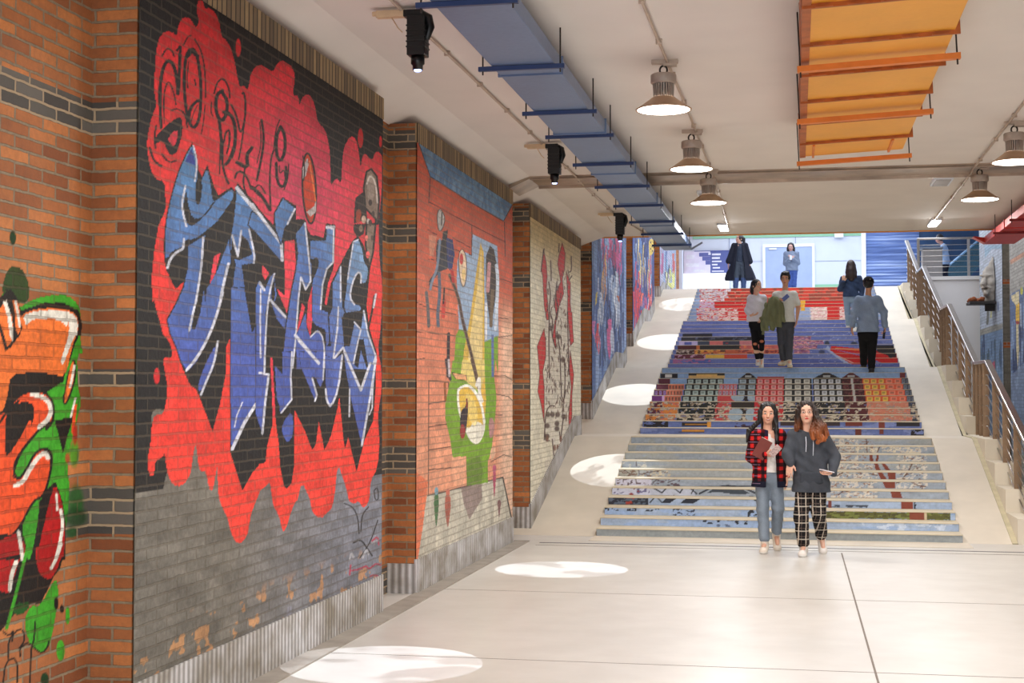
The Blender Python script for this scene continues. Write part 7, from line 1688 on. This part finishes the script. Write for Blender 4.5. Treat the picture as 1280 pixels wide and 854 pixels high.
def gobo(x, y, z, R, floor, e, patt=True, tx=None, ty=None):
    h = z-floor; tx = x if tx is None else tx; ty = y if ty is None else ty
    d = Vector((tx-x, ty-y, -h)); rot = d.to_track_quat('-Z', 'Y').to_euler()
    o = spot('gobo_light', (x, y, z), e*h*h, 2*math.atan(R/d.length), 0.02, (.80, .88, 1.0), rot, .002)
    if patt:
        l = o.data; l.use_nodes = True; t = l.node_tree; em = [n for n in t.nodes if n.type == 'EMISSION'][0]
        tc = t.nodes.new('ShaderNodeTexCoord'); nz = t.nodes.new('ShaderNodeTexNoise'); nz.inputs['Scale'].default_value = 9; nz.inputs['Detail'].default_value = 5
        mp = t.nodes.new('ShaderNodeMapping'); mp.inputs['Scale'].default_value = (1, .45, .02); mp.inputs['Location'].default_value = (x*.7+.3, y*.37, 0)
        t.links.new(tc.outputs['Normal'], mp.inputs[0]); t.links.new(mp.outputs[0], nz.inputs['Vector'])
        rm = t.nodes.new('ShaderNodeValToRGB'); rm.color_ramp.elements[0].position = .50; rm.color_ramp.elements[0].color = (1, 1, 1, 1); rm.color_ramp.elements[1].position = .55; rm.color_ramp.elements[1].color = (.4, .4, .42, 1)
        t.links.new(nz.outputs[0], rm.inputs[0]); t.links.new(rm.outputs[0], em.inputs['Color'])
    return o
for x, y, tx, ty in ((-2.5, 9.08, -2.64, 9.05), (-2.46, 14.3, -2.3, 14.2), (-2.48, 20.0, -2.42, 19.9)):
    gobo(x+.08, y, 3.85, .66, ramp_z(ty), GOBO_E, True, tx, ty)
gy = [(797, 492.5), (835, 427), (857, 380)]
for (px, py) in gy:
    # find the ramp point under that pixel
    best = min(((abs(proj(aty(px, py, y).x, y, ramp_z(y))[1]-py), y) for y in np.arange(21, 36, .02)))
    y = best[1]; x = aty(px, py, y).x
    gobo(x, y, ramp_z(y)+3.0, .64, ramp_z(y), GOBO_E, py < 400)

# ================================================================ added hall fill and world
w = bpy.data.worlds.new('world'); SC.world = w; w.use_nodes = True
bg = w.node_tree.nodes['Background']; bg.inputs[0].default_value = (.86, .93, 1.0, 1); bg.inputs[1].default_value = WORLD_E
# unseen glowing panel and area light added to brighten the stair hall
S(MB().box(-1.6, 2.6, 26, 44, HALL-.03, HALL).build('fill_panel', pm('fill_panel_glow', (240, 246, 255), .4, emit=(225, 236, 255), es=FILL_G)), 'unseen glowing panel added to light the stairs')
area('stair_fill', (.5, 33, HALL-.06), (0, 0, 0), 4.2, 14, FILL_E, (.93, .96, 1.0))
area('hall_light', (.5, 43, HALL-.06), (0, 0, 0), 6.5, 4, FILL_E*.5, (.88, .94, 1.0))
# ================================================================ camera and view
cam = bpy.data.cameras.new('camera'); co_ = bpy.data.objects.new('camera', cam); COL.objects.link(co_)
cam.sensor_width = 36; cam.lens = FPX*36/1280; cam.clip_end = 200
Mx = Matrix.Identity(4)
for i in range(3): Mx[i][0] = CR[i]; Mx[i][1] = CU[i]; Mx[i][2] = -CF[i]
Mx[2][3] = EYE
co_.matrix_world = Mx; SC.camera = co_
SC.view_settings.view_transform = 'Standard'; SC.view_settings.look = 'None'; SC.view_settings.exposure = EXPO; SC.view_settings.gamma = 1; SC.view_settings.use_curve_mapping = False
